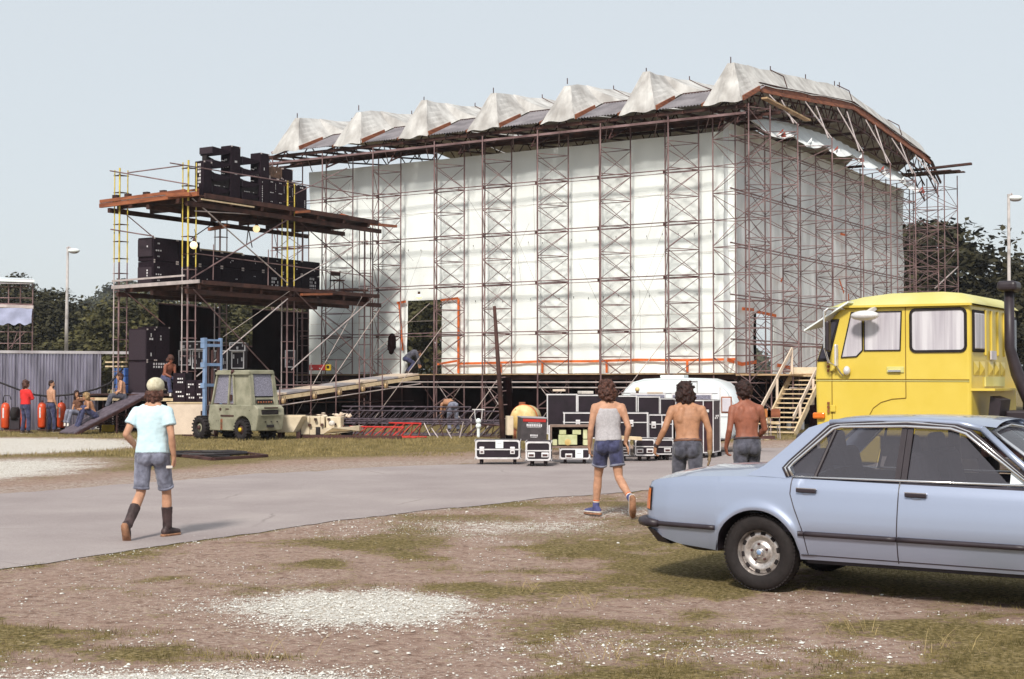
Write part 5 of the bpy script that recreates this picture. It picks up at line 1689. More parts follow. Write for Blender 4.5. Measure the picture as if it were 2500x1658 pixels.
for k, px in enumerate((679, 755, 816, 873, 929)):
    t_ = (P(px, 930, 52).x * 0 + 0)
    # parameter along the ramp whose pixel column is px
    lo_, hi_ = 0.0, 1.0
    for _ in range(40):
        mid_ = (lo_ + hi_) / 2
        q = lerp(l0, l1, mid_)
        if 1250 + F * q.x / q.y < px:
            lo_ = mid_
        else:
            hi_ = mid_
    q = lerp(l0, l1, lo_) - sideV * .1
    pipe('rail_post', (q.x, q.y, 0), (q.x, q.y, q.z + (.25 if k == 0 else .95)), .024, M['steel'], lr)
    for dd in ((0, .55), (-.5, -.1)):
        if k == 4 and dd[0] == 0:
            continue
    jar = q - sideV * .06 + Vector((.10, -.05, -.36))
    jt = thing('glass_jar', None, None, jar, parent=lr)
    MB().lathe([(0, 0), (.04, 0), (.075, .04), (.085, .11), (.075, .17), (.05, .20), (0, .20)], jar, (0, 0, 1), 12).build('jar_body', M['jar_glass'], jt, smooth=True)
    for j in range(4):
        a_ = j * math.pi / 2 + .4
        pipe('wire', jar + Vector((.12 * math.cos(a_), .12 * math.sin(a_), 0)), jar + Vector((.06 * math.cos(a_), .06 * math.sin(a_), .28)), .008, M['steel_dark'], jt, 4)
for z_, a_, b_ in ((.55, 653, 1010), (.95, 653, 1010), (.3, 840, 1050)):
    pipe('scaffold_rail', P(a_, 930, 53.0).xy.to_3d() + Vector((0, 0, z_)), P(b_, 930, 57).xy.to_3d() + Vector((0, 0, z_)), .018, M['steel_dark'], lr)
drape((P(640, 930, 53.6).xy.to_3d(), P(1040, 930, 58.2).xy.to_3d()), 0, 1.5, 'under_ramp_cloth', M['black_cloth'], lr, .05, 60)
# orange and yellow case on the side rail
q = P(785, 905, 55.0)
t_ = thing('tool_case', 'red and yellow tool case on the platform rail above the ramp', 'case', q)
MB().box(q + Vector((-.15, 0, .12)), (.62, .25, .22)).build('red_body', M['red_paint'], t_, bevel=.02)
MB().box(q + Vector((.27, -.02, .12)), (.2, .28, .24)).build('yellow_end', M['yellow_plastic'], t_, bevel=.02)
slab('label_plate', q + Vector((.27, -.17, .14)), (.1, .02, .1), M['timber_dark'], t_)
for dx in (-.35, -.05):
    slab('latch', q + Vector((dx, -.13, .08)), (.05, .02, .05), M['alu'], t_)

# ------------------------------------------------------------ trusses stacked on the grass
def lattice(p, q_, wid, hgt, mt, label, n_=12, group='lattice trusses on the grass', r_=.026):
    p, q_ = Vector(p), Vector(q_)
    d_ = (q_ - p).normalized()
    s_ = Vector((d_.y, -d_.x, 0))
    t_ = thing('lattice_truss', label, 'truss', (p + q_) / 2, 0, group)
    L_ = (q_ - p).length
    off = [s_ * wid / 2, -s_ * wid / 2, Vector((0, 0, hgt))]
    for o_ in off:
        pipe('chord', p + o_ + Vector((0, 0, r_)), q_ + o_ + Vector((0, 0, r_)), r_, mt, t_, 7)
    for k in range(n_):
        a_, b_ = p + d_ * (L_ * k / n_), p + d_ * (L_ * (k + 1) / n_)
        z_ = Vector((0, 0, r_))
        pipe('web_bar', a_ + off[0] + z_, b_ + off[2] + z_, r_ * .55, mt, t_, 5)
        pipe('web_bar', a_ + off[1] + z_, b_ + off[2] + z_, r_ * .55, mt, t_, 5)
        pipe('web_bar', a_ + off[0] + z_, b_ + off[1] + z_, r_ * .55, mt, t_, 5)
    return t_
blk = M['steel_dark']
bkm = mat('black_truss_paint', (0.045, 0.03, 0.045), 0.5, 0.2, 0.4, 6, c2=(0.11, 0.08, 0.10))
lattice(P(845, 1058, 46.5).xy.to_3d(), P(1236, 1068, 44.4).xy.to_3d(), .45, .42, bkm, 'black lattice truss in front of the stage scaffold, nearest the red ones', 14)
lattice(P(850, 1050, 47.5).xy.to_3d(), P(1236, 1056, 45.6).xy.to_3d(), .45, .45, bkm, 'black lattice truss behind the nearest black one', 14)
lattice(P(835, 1050, 48.3).xy.to_3d() + Vector((0, 0, .30)), P(1225, 1050, 46.6).xy.to_3d() + Vector((0, 0, .30)), .4, .42, bkm, 'black lattice truss raised on the two others', 14)
lattice(P(835, 1050, 49.2).xy.to_3d() + Vector((0, 0, .42)), P(1150, 1050, 48.0).xy.to_3d() + Vector((0, 0, .42)), .4, .42, bkm, 'black lattice truss at the back of the pile by the ramp', 12)
lattice(P(810, 1066, 44.6).xy.to_3d(), P(985, 1071, 43.6).xy.to_3d(), .45, .30, M['red_paint'], 'long red lattice truss lying on the grass edge', 8)
lattice(P(950, 1069, 44.2).xy.to_3d(), P(1028, 1070, 43.5).xy.to_3d(), .55, .42, M['red_paint'], 'short red lattice truss with an open end on the grass edge', 4)
lattice(P(1150, 1064, 45.0).xy.to_3d(), P(1245, 1071, 43.2).xy.to_3d(), .4, .36, M['steel_dark'], 'rusty lattice truss behind the white-edged case', 5)
gp_ = thing('ground_rail', 'dark steel rail lying along the grass edge by the red trusses', 'rail', P(830, 1068, 43.4).xy.to_3d())
plank('rail', P(735, 1068, 43.6).xy.to_3d() + Vector((0, 0, .05)), P(980, 1070, 42.9).xy.to_3d() + Vector((0, 0, .05)), .1, .1, M['steel_dark'], gp_)
rg3 = random.Random(8)
ords = ['first', 'second', 'third', 'fourth', 'fifth', 'sixth', 'seventh', 'eighth', 'ninth']
for k in range(9):
    q = P(1036 + 17 * k + rg3.uniform(-5, 5), 1070, rg3.uniform(43, 45)).xy.to_3d()
    e = q + Vector((rg3.uniform(-.35, .35), rg3.uniform(-.1, .3), rg3.uniform(.25, .6)))
    tag(MB().tube(q, e, .016, 6).build('loose_bar', M['steel_pale'] if k % 3 else M['steel_dark']), 'slanting loose %s bar among the trusses, %s counted from the red truss end' % ('pale' if k % 3 else 'rusty', ords[k]), 'bar', 'loose bars among the trusses')
# small white pump stand
q = P(1168, 1060, 44.2).xy.to_3d()
t_ = thing('white_stand', 'small white lantern-like stand among the black trusses', 'stand', q)
for z_ in (.35, .5):
    MB().ball(q + Vector((0, 0, z_)), .09, 10, 7).build('round_body', M['white_lacquer'], t_, smooth=True)
for sx in (-.12, .12):
    pipe('post', q + Vector((sx * .8, 0, .55)), q + Vector((sx, 0, .85)), .014, M['alu'], t_)
slab('top_bar', q + Vector((0, 0, .86)), (.38, .05, .03), M['alu'], t_)
MB().tube(q, q + Vector((0, 0, .3)), .05, 10).build('stem', M['white_lacquer'], t_)
# leaning dark pole with steps
lp = thing('climbing_pole', 'tall dark wooden pole with step irons leaning in front of the tarpaulin wall', 'pole', P(1229, 1060, 40.5).xy.to_3d())
p0_, p1_ = P(1229, 1085, 40.5), P(1207, 748, 41.2)
p0_.z = 0
MB().path([p0_, lerp(p0_, p1_, .5), p1_], [.085, .068, .05], 10).build('pole', M['timber_dark'], lp, smooth=True)
for k in range(16):
    q = lerp(p0_, p1_, .12 + k * .05)
    pipe('step_iron', q + Vector((-.02, 0, 0)), q + Vector((.18 if k % 2 else -.18, -.02, .02)), .011, M['steel'], lp, 5)
p2_ = P(1238, 930, 41.5).xy.to_3d()
tag(MB().path([p2_, p2_ + Vector((0.03, 0, 1.0)), p2_ + Vector((.0, 0, 1.85))], [.16, .15, .12], 8).build('bundled_cloth', M['black_cloth']), 'dark bundled cloth standing beside the climbing pole', 'cloth')

# dark steel frame flat on the verge
ffm = thing('flat_steel_frame', 'dark steel frame with cable lying flat on the verge by the road', 'frame', G(530, 1113))
cs = [G(425, 1113), G(520, 1124), G(650, 1116), G(560, 1104)]
for k in range(4):
    plank('frame_bar', cs[k] + Vector((0, 0, .03)), cs[(k + 1) % 4] + Vector((0, 0, .03)), .10, .06, M['steel_dark'], ffm)
plank('frame_bar', G(470, 1118) + Vector((0, 0, .03)), G(600, 1109) + Vector((0, 0, .03)), .10, .05, M['steel_dark'], ffm)
c_ = G(500, 1112)
for rr_ in (.75, .6):
    MB().path([c_ + Vector((math.cos(a_ * .3) * rr_ * 1.3, math.sin(a_ * .3) * rr_, .06)) for a_ in range(21)], .035, 6, closed=True).build('cable_coil', M['cable'], ffm)
MB().prism([G(480, 1116) + Vector((0, 0, .02)), G(560, 1118) + Vector((0, 0, .02)), G(565, 1110) + Vector((0, 0, .02)), G(490, 1109) + Vector((0, 0, .02))], (0, 0, .02)).build('dark_plate', M['black_rubber'], ffm)

# ------------------------------------------------------------ far left scaffold tower
lt = thing('small_scaffold_tower', 'small roofed scaffold tower with a pale blue sheet beyond the fence', 'scaffold', P(30, 930, 74).xy.to_3d())
D_ = 74
xs_ = [-30, -10, 19, 48, 78]
for k, px in enumerate(xs_):
    for dD in (0, 2.6):
        b_ = P(px, 930, D_ + dD).xy.to_3d()
        tz = P(px, 684, D_).z - .02 * dD
        pipe('leg', b_, b_ + Vector((0, 0, tz)), .035, M['steel'], lt)
for py in (700, 727, 746, 810, 838):
    pipe('ledger', P(-40, py, D_), P(79, py + 1, D_), .024, M['steel'], lt)
    pipe('ledger', P(-40, py, D_ + 2.6), P(79, py + 1, D_ + 2.6), .024, M['steel_dark'], lt)
pipe('brace', P(20, 852, D_), P(60, 812, D_), .022, M['steel'], lt)
pipe('brace', P(28, 852, D_), P(42, 812, D_), .022, M['steel'], lt)
MB().prism([P(-40, 680, D_ - .4), P(84, 684, D_ - .4), P(80, 680, D_ + 3.0), P(-40, 675, D_ + 3.0)], (0, 0, -.12)).build('roof_sheet', M['white_lacquer'], lt)
plank('roof_edge', P(-40, 686, D_ - .3), P(80, 688, D_ - .3), .06, .25, M['corrug'], lt)
plank('deck_edge', P(-40, 745, D_ - .2), P(82, 750, D_ - .2), .08, .16, M['steel_pale'], lt)
plank('deck_edge', P(-40, 741, D_ - .1), P(80, 744, D_ - .1), .08, .08, M['steel'], lt)
shm = mat('pale_blue_sheet', (0.30, 0.32, 0.46), 0.7, 0, 0.15, 2.0, 0.5, 5)
rows = []
for j in range(6):
    rows.append([lerp(P(-40, 752 + j * 8, D_ - .25), P(79, 752 + j * 8, D_ - .25), i / 30) + Vector((0, -.04 * math.sin(j * .8 + i * .4) - .03 * j, .06 * math.sin(i * .9) * (j == 5))) for i in range(31)])
MB().grid(rows).build('hanging_sheet', shm, lt, smooth=True)

# ------------------------------------------------------------ lamp posts
def lamp_post(px, ytop, D, r0_, r1, label, arm):
    b_ = P(px, 930, D).xy.to_3d()
    top = P(px, ytop, D)
    t_ = thing('lamp_post', label, 'lamp post', b_, 0, 'concrete lamp posts')
    MB().tube(b_, Vector((b_.x + .06, b_.y, top.z)), r0_, 10, r1).build('post', M['concrete_pole'], t_, smooth=True)
    e = Vector((top.x + arm, top.y, top.z - .12))
    MB().path([top + Vector((.05, 0, -.05)), top + Vector((arm * .5, 0, .04)), e], .035, 6).build('arm', M['steel_pale'], t_)
    MB().ball(e + Vector((.1, 0, -.06)), (.34, .2, .13), 12, 8).build('lamp_head', M['white_lacquer'], t_, smooth=True)
    MB().ball(e + Vector((.1, 0, -.13)), (.28, .16, .10), 10, 6).build('glass_bowl', M['corrug'], t_, smooth=True)
lamp_post(160, 604, 78, .13, .06, 'slim concrete lamp post rising behind the corrugated fence', .36)
lamp_post(2464, 474, 66, .10, .065, 'concrete lamp post behind the yellow truck cab', .18)
# ------------------------------------------------------------ road cases
def case(px0, px1, py0, py1, D, depth, label, rz=0.0, wheels=0.13, lid=.5, latches=(), handles=(), card=None, group='white-edged road cases by the road', edge=.035, rounded=True, name='road_case', end_lid=True, vert=()):
    """front face fitted to a picture rectangle at depth D; py1 is the bottom of the box"""
    a_, b_ = P(px0, py1, D), P(px1, py0, D)
    w_, h_ = b_.x - a_.x, b_.z - a_.z
    base = Vector(((a_.x + b_.x) / 2, D, a_.z))
    m4 = Matrix.Translation(base) @ Matrix.Rotation(rz, 4, 'Z')
    t_ = thing(name, label, 'case', base - Vector((0, 0, wheels)), rz, group)
    def bd(mb_, nm, mt, **kw):
        return mb_.build(nm, M[mt], t_, m=m4, **kw)
    bd(MB().box((0, depth / 2, h_ / 2), (w_, depth, h_)), 'body', 'case_ply')
    e = edge
    for y_ in (-.004, depth + .004):
        # rounded front frame
        r_ = e * 1.6 if rounded else .002
        pts = []
        for (cx, cz, a0) in ((w_ / 2 - r_, r_, -90), (w_ / 2 - r_, h_ - r_, 0), (-w_ / 2 + r_, h_ - r_, 90), (-w_ / 2 + r_, r_, 180)):
            for k in range(5):
                aa = R(a0 + k * 22.5)
                pts.append((cx + r_ * math.cos(aa), cz + r_ * math.sin(aa)))
        n_ = len(pts)
        mb_ = MB()
        inn = []
        for (x_, z_) in pts:
            sx, sz = (w_ / 2 - e) / (w_ / 2), (h_ / 2 - e) / (h_ / 2)
            inn.append((x_ * sx, (z_ - h_ / 2) * sz + h_ / 2))
        vs = [(x_, y_ - .012, z_) for x_, z_ in pts] + [(x_, y_ - .012, z_) for x_, z_ in inn] + [(x_, y_ + .012, z_) for x_, z_ in pts] + [(x_, y_ + .012, z_) for x_, z_ in inn]
        fs = []
        for k in range(n_):
            k2 = (k + 1) % n_
            fs += [(k, k2, n_ + k2, n_ + k), (2 * n_ + k, 3 * n_ + k, 3 * n_ + k2, 2 * n_ + k2), (k, 2 * n_ + k, 2 * n_ + k2, k2), (n_ + k, n_ + k2, 3 * n_ + k2, 3 * n_ + k)]
        mb_.add(vs, fs)
        bd(mb_, 'edge_frame', 'alu')
    for sx in (-1, 1):
        for z_ in (e / 2, h_ - e / 2):
            bd(MB().box((sx * (w_ / 2 + .001), depth / 2, z_), (e * .6, depth, e)), 'edge_angle', 'alu')
    if lid:
        bd(MB().box((0, -.012, h_ * lid), (w_ - e, .02, e * .75)), 'lid_strip', 'alu')
        for sx in (-1, 1):
            bd(MB().box((sx * (w_ / 2 + .004), depth / 2, h_ * lid), (.012, depth - .02, e * .75)), 'lid_strip', 'alu')
    for x_ in vert:
        bd(MB().box((x_ * w_, -.014, h_ / 2), (e * .7, .02, h_ - e)), 'divider_strip', 'alu')
    for x_ in latches:
        bd(MB().box((x_ * w_, -.02, h_ * lid - .02), (.10, .03, .15)), 'latch', 'alu', bevel=.006)
        bd(MB().box((x_ * w_, -.037, h_ * lid - .05), (.05, .01, .03)), 'latch_hook', 'steel_dark')
    for x_ in handles:
        bd(MB().box((x_ * w_, -.02, h_ * .30), (.15, .025, .095)), 'handle_plate', 'alu', bevel=.006)
        bd(MB().box((x_ * w_, -.034, h_ * .29), (.10, .01, .04)), 'handle_grip', 'steel_dark')
    if card:
        bd(MB().box((card * w_, -.022, h_ * .78 if len(latches) else h_ * .5), (.16, .008, .17)), 'paper_card', 'tarp')
        bd(MB().box((card * w_, -.028, h_ * .80 if len(latches) else h_ * .55), (.09, .004, .012)), 'card_mark', 'corrug')
    if wheels:
        for sx in (-1, 1):
            for y_ in (.1, depth - .1):
                c = (sx * (w_ / 2 - .12), y_, -wheels + .055)
                wt = MB().lathe([(0, -.02), (.045, -.022), (.055, -.012), (.055, .012), (.045, .022), (0, .02)], c, (1, .25, 0), 14)
                bd(wt, 'castor_wheel', 'black_rubber', smooth=True)
                bd(MB().box((c[0], y_ + .01, -wheels * .3), (.06, .07, wheels * .6)), 'castor_fork', 'steel_dark')
    return t_, m4, w_, h_

case(1160, 1270, 1074, 1121, 29.75, .55, 'long low road case with two latches and a white card, nearest the grass', rz=-.03, latches=(-.35, .33), card=.04)
case(1283, 1345, 1078, 1125, 29.1, .75, 'small road case on castors between the long case and the open crate', rz=-.06, handles=(-.27, .27), lid=.52)
case(1366, 1441, 1095, 1121, 30.0, .6, 'low road case with a white card under the open crate', rz=-.03, wheels=.13, lid=0, handles=(-.2,), card=.14, edge=.03)
case(1509, 1538, 1072, 1113, 31.0, .6, 'small road case just right of the man in the grey vest', rz=-.03, wheels=.13, lid=.5, handles=(.1,), edge=.03)
case(1550, 1599, 1072, 1113, 31.0, .6, 'road case with two handle plates between the vest man and the bare-backed man', rz=-.03, wheels=.13, lid=.55, handles=(-.25, .25), edge=.03)
case(1599.5, 1645, 1073, 1110, 31.3, .55, 'road case end partly hidden by the bare-backed man', rz=.12, wheels=.13, lid=.5, handles=(.15,), edge=.025)
case(1376, 1582, 1007, 1071, 32.2, .75, 'long two-tone trunk with three latches stacked behind the front row', rz=-.03, wheels=.2, lid=.62, latches=(-.33, .30, .0), rounded=False, edge=.03, group='black trunks behind the front row')
case(1582.5, 1643, 1012, 1071, 32.25, .7, 'trunk end with two small locks and an oval handle', rz=-.03, wheels=.2, lid=.6, rounded=False, edge=.025, latches=(-.28, .12), group='black trunks behind the front row', vert=(.05,))
GB = 'tall black trunks at the back'
case(1335, 1409, 962, 1060, 33.6, .9, 'tall black trunk at the scaffold end of the back row', rz=-.02, wheels=.15, lid=0, rounded=False, edge=.028, group=GB)
case(1409.5, 1480, 964, 1060, 33.6, .9, 'tall black trunk behind the head of the vest man', rz=-.02, wheels=.15, lid=0, rounded=False, edge=.028, group=GB)
case(1480.5, 1555, 966, 1060, 33.6, .9, 'tall black trunk right of the vest man in the back row', rz=-.02, wheels=.15, lid=0, rounded=False, edge=.028, group=GB)
case(1557, 1611, 968, 1060, 33.5, .9, 'tall black trunk with plain face in the middle of the back row', rz=-.06, wheels=.15, lid=0, rounded=False, edge=.025, group=GB)
case(1611.5, 1649, 973, 1060, 33.3, .9, 'narrow tall black trunk left of the bare-backed man', rz=-.06, wheels=.15, lid=0, rounded=False, edge=.02, group=GB)
# tall dark cabinet with three visible faces
q = P(1700, 1095, 32.4)
t_ = thing('tall_speaker_case', 'tall dark red-black cabinet with cut corner in front of the caravan', 'case', (q.x, q.y, 0))
fpts = [P(1650, 1095, 32.4), P(1717, 1097, 32.2), P(1741, 1097, 32.35), P(1758, 1088, 33.0)]
prf = [Vector((f.x, f.y, .12)) for f in fpts]
prf += [prf[-1] + Vector((0, .6, 0)), prf[0] + Vector((.05, 1.2, 0))]
hh = P(1717, 977, 32.2).z - .12
dkm = mat('dark_maroon_case', (0.040, 0.014, 0.020), 0.5, 0, 0.3, 6)
MB().prism(prf, (0, 0, hh)).build('body', dkm, t_, bevel=.01)
for k in range(4):
    f = prf[k]
    plank('corner_strip', f + Vector((0, -.012, 0)), f + Vector((0, -.012, hh)), .02, .03, M['alu'], t_, up=(0, 1, 0))
    if k < 3:
        plank('edge_strip', prf[k] + Vector((0, -.012, hh - .01)), prf[k + 1] + Vector((0, -.012, hh - .01)), .02, .025, M['alu'], t_)
        plank('edge_strip', prf[k] + Vector((0, -.012, .01)), prf[k + 1] + Vector((0, -.012, .01)), .02, .025, M['alu'], t_)
for z_ in (.95, .72, .50):
    c = lerp(prf[1], prf[2], .45) + Vector((0, -.015, z_))
    slab('fitting', c, (.06 if z_ > .9 else .03, .02, .06), M['alu'], t_)
for k in range(4):
    c = lerp(prf[2], prf[3], .3 + .13 * k) + Vector((0, -.02, .78 + .05 * (k % 2)))
    slab('fitting', c, (.03, .02, .04), M['alu'], t_)
for k in range(4):
    MB().tube(prf[k] + Vector((0, .1, -.12)), prf[k] + Vector((0, .1, 0)), .05, 10).build('foot', M['black_rubber'], t_)
# scraps on top of the trunks
for k, (px, w_, h_, lb) in enumerate(((1365, .3, .05, 'folded cardboard on the trunk nearest the scaffold'), (1430, .3, .07, 'white folded cloth on top of the tall trunks'), (1600, .25, .05, 'rag on the narrow tall trunk'))):
    q = P(px, 962, 33.9)
    tag(MB().box(q + Vector((0, .1, h_ / 2 + .06 * (k == 0))), (w_, .3, h_), .3 * k).build('folded_cloth', M['cream_pale'] if k != 1 else M['white_shoe'], None, bevel=.01), lb, 'cloth')
q = P(1556, 958, 33.9)
t_ = thing('brass_lamp', 'small brass knob lamp on top of the tall trunks', 'lamp', q)
MB().ball(q + Vector((0, 0, .07)), .055, 10, 7).build('knob', M['gold'], t_, smooth=True)
MB().tube(q - Vector((0, 0, .02)), q + Vector((0, 0, .05)), .035, 8).build('base', M['steel_dark'], t_)
# plank on the front row
q0, q1 = P(1512, 1068, 30.7), P(1566, 1071, 30.7)
t_ = tag(MB().bar(q0, q1, .3, .07).build('pale_board', M['pale_wood'], None, bevel=.006), 'pale board with printed lines lying on the front road cases', 'board')
# dark case with red top edge
base = P(1303, 1077, 30.4)
t_ = thing('red_topped_case', 'dark grey case with a red top band and white stencilled lines', 'case', base)
m4 = Matrix.Translation(base) @ Matrix.Rotation(.10, 4, 'Z') @ Matrix.Rotation(R(2), 4, 'Y')
w_, h_ = .55, .49
gy = mat('dark_grey_case', (0.055, 0.045, 0.048), 0.6, 0, 0.25, 8)
M['grey_case'] = gy
MB().box((0, .42, h_ / 2), (w_, .84, h_)).build('body', gy, t_, m=m4, bevel=.008)
MB().box((0, -.006, h_ - .05), (w_ - .06, .014, .06)).build('red_band', M['red_paint'], t_, m=m4)
MB().box((w_ / 2 + .006, .42, h_ - .05), (.014, .72, .05)).build('red_band', M['red_paint'], t_, m=m4)
MB().box((0, .42, h_ + .008), (w_ + .02, .86, .02)).build('lid_edge', M['corrug'], t_, m=m4)
up = Vector((0, 0, 1))
rr_ = random.Random(4)
for (z_, n_, rw_, ww, hh) in ((.385, 9, 1, .26, .012), (.335, 9, 1, .34, .055), (.29, 1, 1, .3, .006), (.12, 6, 1, .17, .04), (.08, 7, 1, .15, .012)):
    mb_ = MB()
    for k in range(n_):
        wk = ww / n_ * .72
        x_ = ww * ((k + .5) / n_ - .5)
        mb_.box((x_, -.004, z_), (wk if n_ > 1 else ww, .006, hh))
    mb_.build('stencil', M['white_paint'], t_, m=m4)
MB().box((w_ / 2 + .006, .25, .3), (.012, .06, .05)).build('lock', M['alu'], t_, m=m4)
# open crate with foam
a_, b_ = P(1343, 1094, 30.2), P(1447, 1038, 30.2)
w_, h_ = b_.x - a_.x, b_.z - a_.z
t_ = thing('open_crate', 'open-fronted wooden crate packed with pale green foam blocks', 'crate', ((a_.x + b_.x) / 2, 30.2, a_.z))
cx = (a_.x + b_.x) / 2
M['crate_wood'] = mat('grey_crate_wood', (0.22, 0.15, 0.12), 0.8, 0, 0.3, 5)
for nm, c, s_ in (('top_board', (cx, 30.5, b_.z - .02), (w_, .6, .04)), ('bottom_board', (cx, 30.5, a_.z + .02), (w_, .6, .04)), ('side_board', (a_.x + .02, 30.5, (a_.z + b_.z) / 2), (.04, .6, h_ - .08)), ('side_board', (b_.x - .02, 30.5, (a_.z + b_.z) / 2), (.04, .6, h_ - .08)), ('back_board', (cx, 30.79, (a_.z + b_.z) / 2), (w_, .02, h_))):
    slab(nm, c, s_, M['crate_wood'] if nm != 'back_board' else M['timber_dark'], t_)
for (fx, fz, sx, sz) in ((-.40, .18, .14, .30), (-.08, .32, .44, .52), (-.2, .72, .16, .25), (.13, .72, .2, .25), (.36, .18, .16, .30), (.33, .62, .1, .5)):
    MB().box((cx + fx * w_, 30.42, a_.z + .04 + fz * (h_ - .08)), (sx * w_, .3, sz * (h_ - .08))).build('foam_block', M['foam'], t_, bevel=.01)
MB().ball((cx - .08 * w_, 30.27, a_.z + .12), (.07, .008, .07), 10, 6).build('stain', M['gold'], t_)
slab('corner_strip', (a_.x - .02, 30.18, (a_.z + b_.z) / 2), (.03, .03, h_), M['alu'], t_)

# ------------------------------------------------------------ ochre tank
q = P(1277, 1022, 35.0)
t_ = thing('ochre_tank', 'round ochre yellow tank on a stand behind the red-topped case', 'tank', (q.x, q.y, 0))
ax = Vector((-.25, -.97, .02)).normalized()
MB().lathe([(0, .12), (.2, .10), (.30, .05), (.335, -.03), (.335, -.55), (.25, -.62), (0, -.62)], q, ax, 30).build('drum', M['gold'], t_, smooth=True)
MB().lathe([(.337, -.06), (.35, -.07), (.35, -.12), (.337, -.13)], q, ax, 30).build('hoop', M['orange'], t_, smooth=True)
MB().tube(q + Vector((-.02, .2, .33)), q + Vector((-.02, .2, .40)), .08, 12).build('filler_cap', M['beam'], t_)
for k in range(3):
    s0 = q + ax * (-.15) + Vector((-.335, 0, .12 - .1 * k))
    MB().path([s0, s0 + Vector((.06, -.1, .07)), s0 + Vector((.12, -.17, .1))], .010, 5).build('black_strap', M['cable'], t_)
for dx in (-.2, .2):
    MB().box((q.x + dx, q.y + .35, (q.z - .3) / 2), (.07, .6, q.z - .25)).build('stand_leg', M['beam'], t_)
q = P(1244, 1056, 34.4)
tag(MB().box((q.x, q.y, q.z + .17), (.15, .3, .46), .15).build('beige_box', M['cream'], None, bevel=.01), 'narrow beige box standing against the ochre tank', 'box')

# ------------------------------------------------------------ caravan
cv0, cv1 = P(1512, 930, 35.4), P(1757, 930, 34.6)
cd_ = (cv1 - cv0)
cd_.z = 0
CL = cd_.length
cyaw = math.atan2(cd_.y, cd_.x)
cvb = Vector((cv0.x, cv0.y, 0))
CM = Matrix.Translation(cvb) @ Matrix.Rotation(cyaw, 4, 'Z')
cv = thing('caravan', 'small white rounded caravan parked behind the black trunks', 'caravan', cvb + cd_ / 2)
prof = [(-.12, .32), (-.10, .9), (-.02, 1.30), (.12, 1.55), (.32, 1.72), (.60, 1.80), (CL * .5, 1.83), (CL - .35, 1.81), (CL - .02, 1.72), (CL + .22, 1.50), (CL + .36, 1.22), (CL + .40, .85), (CL + .30, .50), (CL + .18, .32)]
mb_ = MB()
CW = 1.75
rows = []
for (y_, sc_) in ((0.0, .90), (.05, .96), (.14, 1.0), (CW - .14, 1.0), (CW - .05, .96), (CW, .90)):
    row = []
    for (x_, z_) in prof:
        xm, zm_ = CL / 2 + .1, 1.0
        row.append((xm + (x_ - xm) * (1 - (1 - sc_) * .35), y_, zm_ + (z_ - zm_) * (1 - (1 - sc_) * .55)))
    rows.append(row)
mb_.grid(rows, wrap=True)
n_ = len(prof)
mb_.f.append(tuple(range(n_)))
mb_.f.append(tuple(range(5 * n_ + n_ - 1, 5 * n_ - 1, -1)))
o = mb_.build('body_shell', M['white_lacquer'], cv, m=CM, smooth=True)
o.data.polygons[-1].use_smooth = False
o.data.polygons[-2].use_smooth = False
def cvp(mb_, nm, mt, **kw):
    return mb_.build(nm, M[mt], cv, m=CM, **kw)
for z_ in (1.45,):
    cvp(MB().box((CL / 2, -.006, z_), (CL - .1, .015, .02)), 'trim_strip', 'corrug')
for (x0, x1) in ((.3, 1.15), (1.35, 2.3)):
    cvp(MB().box(((x0 + x1) / 2, -.008, 1.27), (x1 - x0, .03, .28)), 'side_window', 'glass_frost', bevel=.05, seg=3)
    cvp(MB().box(((x0 + x1) / 2, -.004, 1.27), (x1 - x0 + .06, .026, .34)), 'window_frame', 'alu', bevel=.06, seg=3)
for (x0, x1, z0, z1) in ((1.55, 1.57, 1.48, 1.74), (1.95, 1.97, 1.48, 1.74)):
    cvp(MB().box(((x0 + x1) / 2, -.0, (z0 + z1) / 2), (.016, .05, z1 - z0)), 'door_seam', 'corrug')
cvp(MB().box((1.76, .0, 1.745), (.42, .06, .016)), 'door_seam', 'corrug')
cvp(MB().box((1.2, .9, 1.86), (.6, .6, .07)), 'roof_hatch', 'white_lacquer', bevel=.02)
# end window (seen on the right-hand end) and trim
cvp(MB().box((CL + .165, -.012, 1.17), (.21, .03, .34)), 'end_window', 'curtain', bevel=.03, seg=3)
cvp(MB().box((CL + .165, -.006, 1.17), (.26, .026, .40)), 'window_frame', 'beam', bevel=.04, seg=3)
cvp(MB().box((CL + .01, -.012, 1.0), (.03, .03, 1.2)), 'corner_strip', 'alu')
cvp(MB().box((CL + .25, -.0, .88), (.5, .02, .012)), 'trim_strip', 'corrug')
cvp(MB().lathe([(0, 0), (.055, 0), (.055, .03), (0, .03)], (CL - .12, -.01, 1.15), (0, -1, 0), 14), 'side_lamp', 'alu')
cvp(MB().lathe([(0, -.08), (.22, -.08), (.28, -.04), (.28, .04), (.22, .08), (0, .08)], (CL * .5, .16, .28), (0, 1, 0), 20), 'wheel', 'black_rubber', smooth=True)
cvp(MB().lathe([(0, -.08), (.22, -.08), (.28, -.04), (.28, .04), (.22, .08), (0, .08)], (CL * .5, CW - .16, .28), (0, 1, 0), 20), 'wheel', 'black_rubber', smooth=True)
cvp(MB().box((CL / 2, CW / 2, .30), (CL, CW - .2, .06)), 'chassis', 'steel_dark')
cvp(MB().bar((CL + .2, CW / 2, .36), (CL + 1.2, CW / 2, .36), .1, .08), 'tow_bar', 'steel_dark')
cvp(MB().box((CL + .55, CW / 2, .30), (.5, .9, .06)), 'gas_tray', 'white_lacquer', bevel=.02)

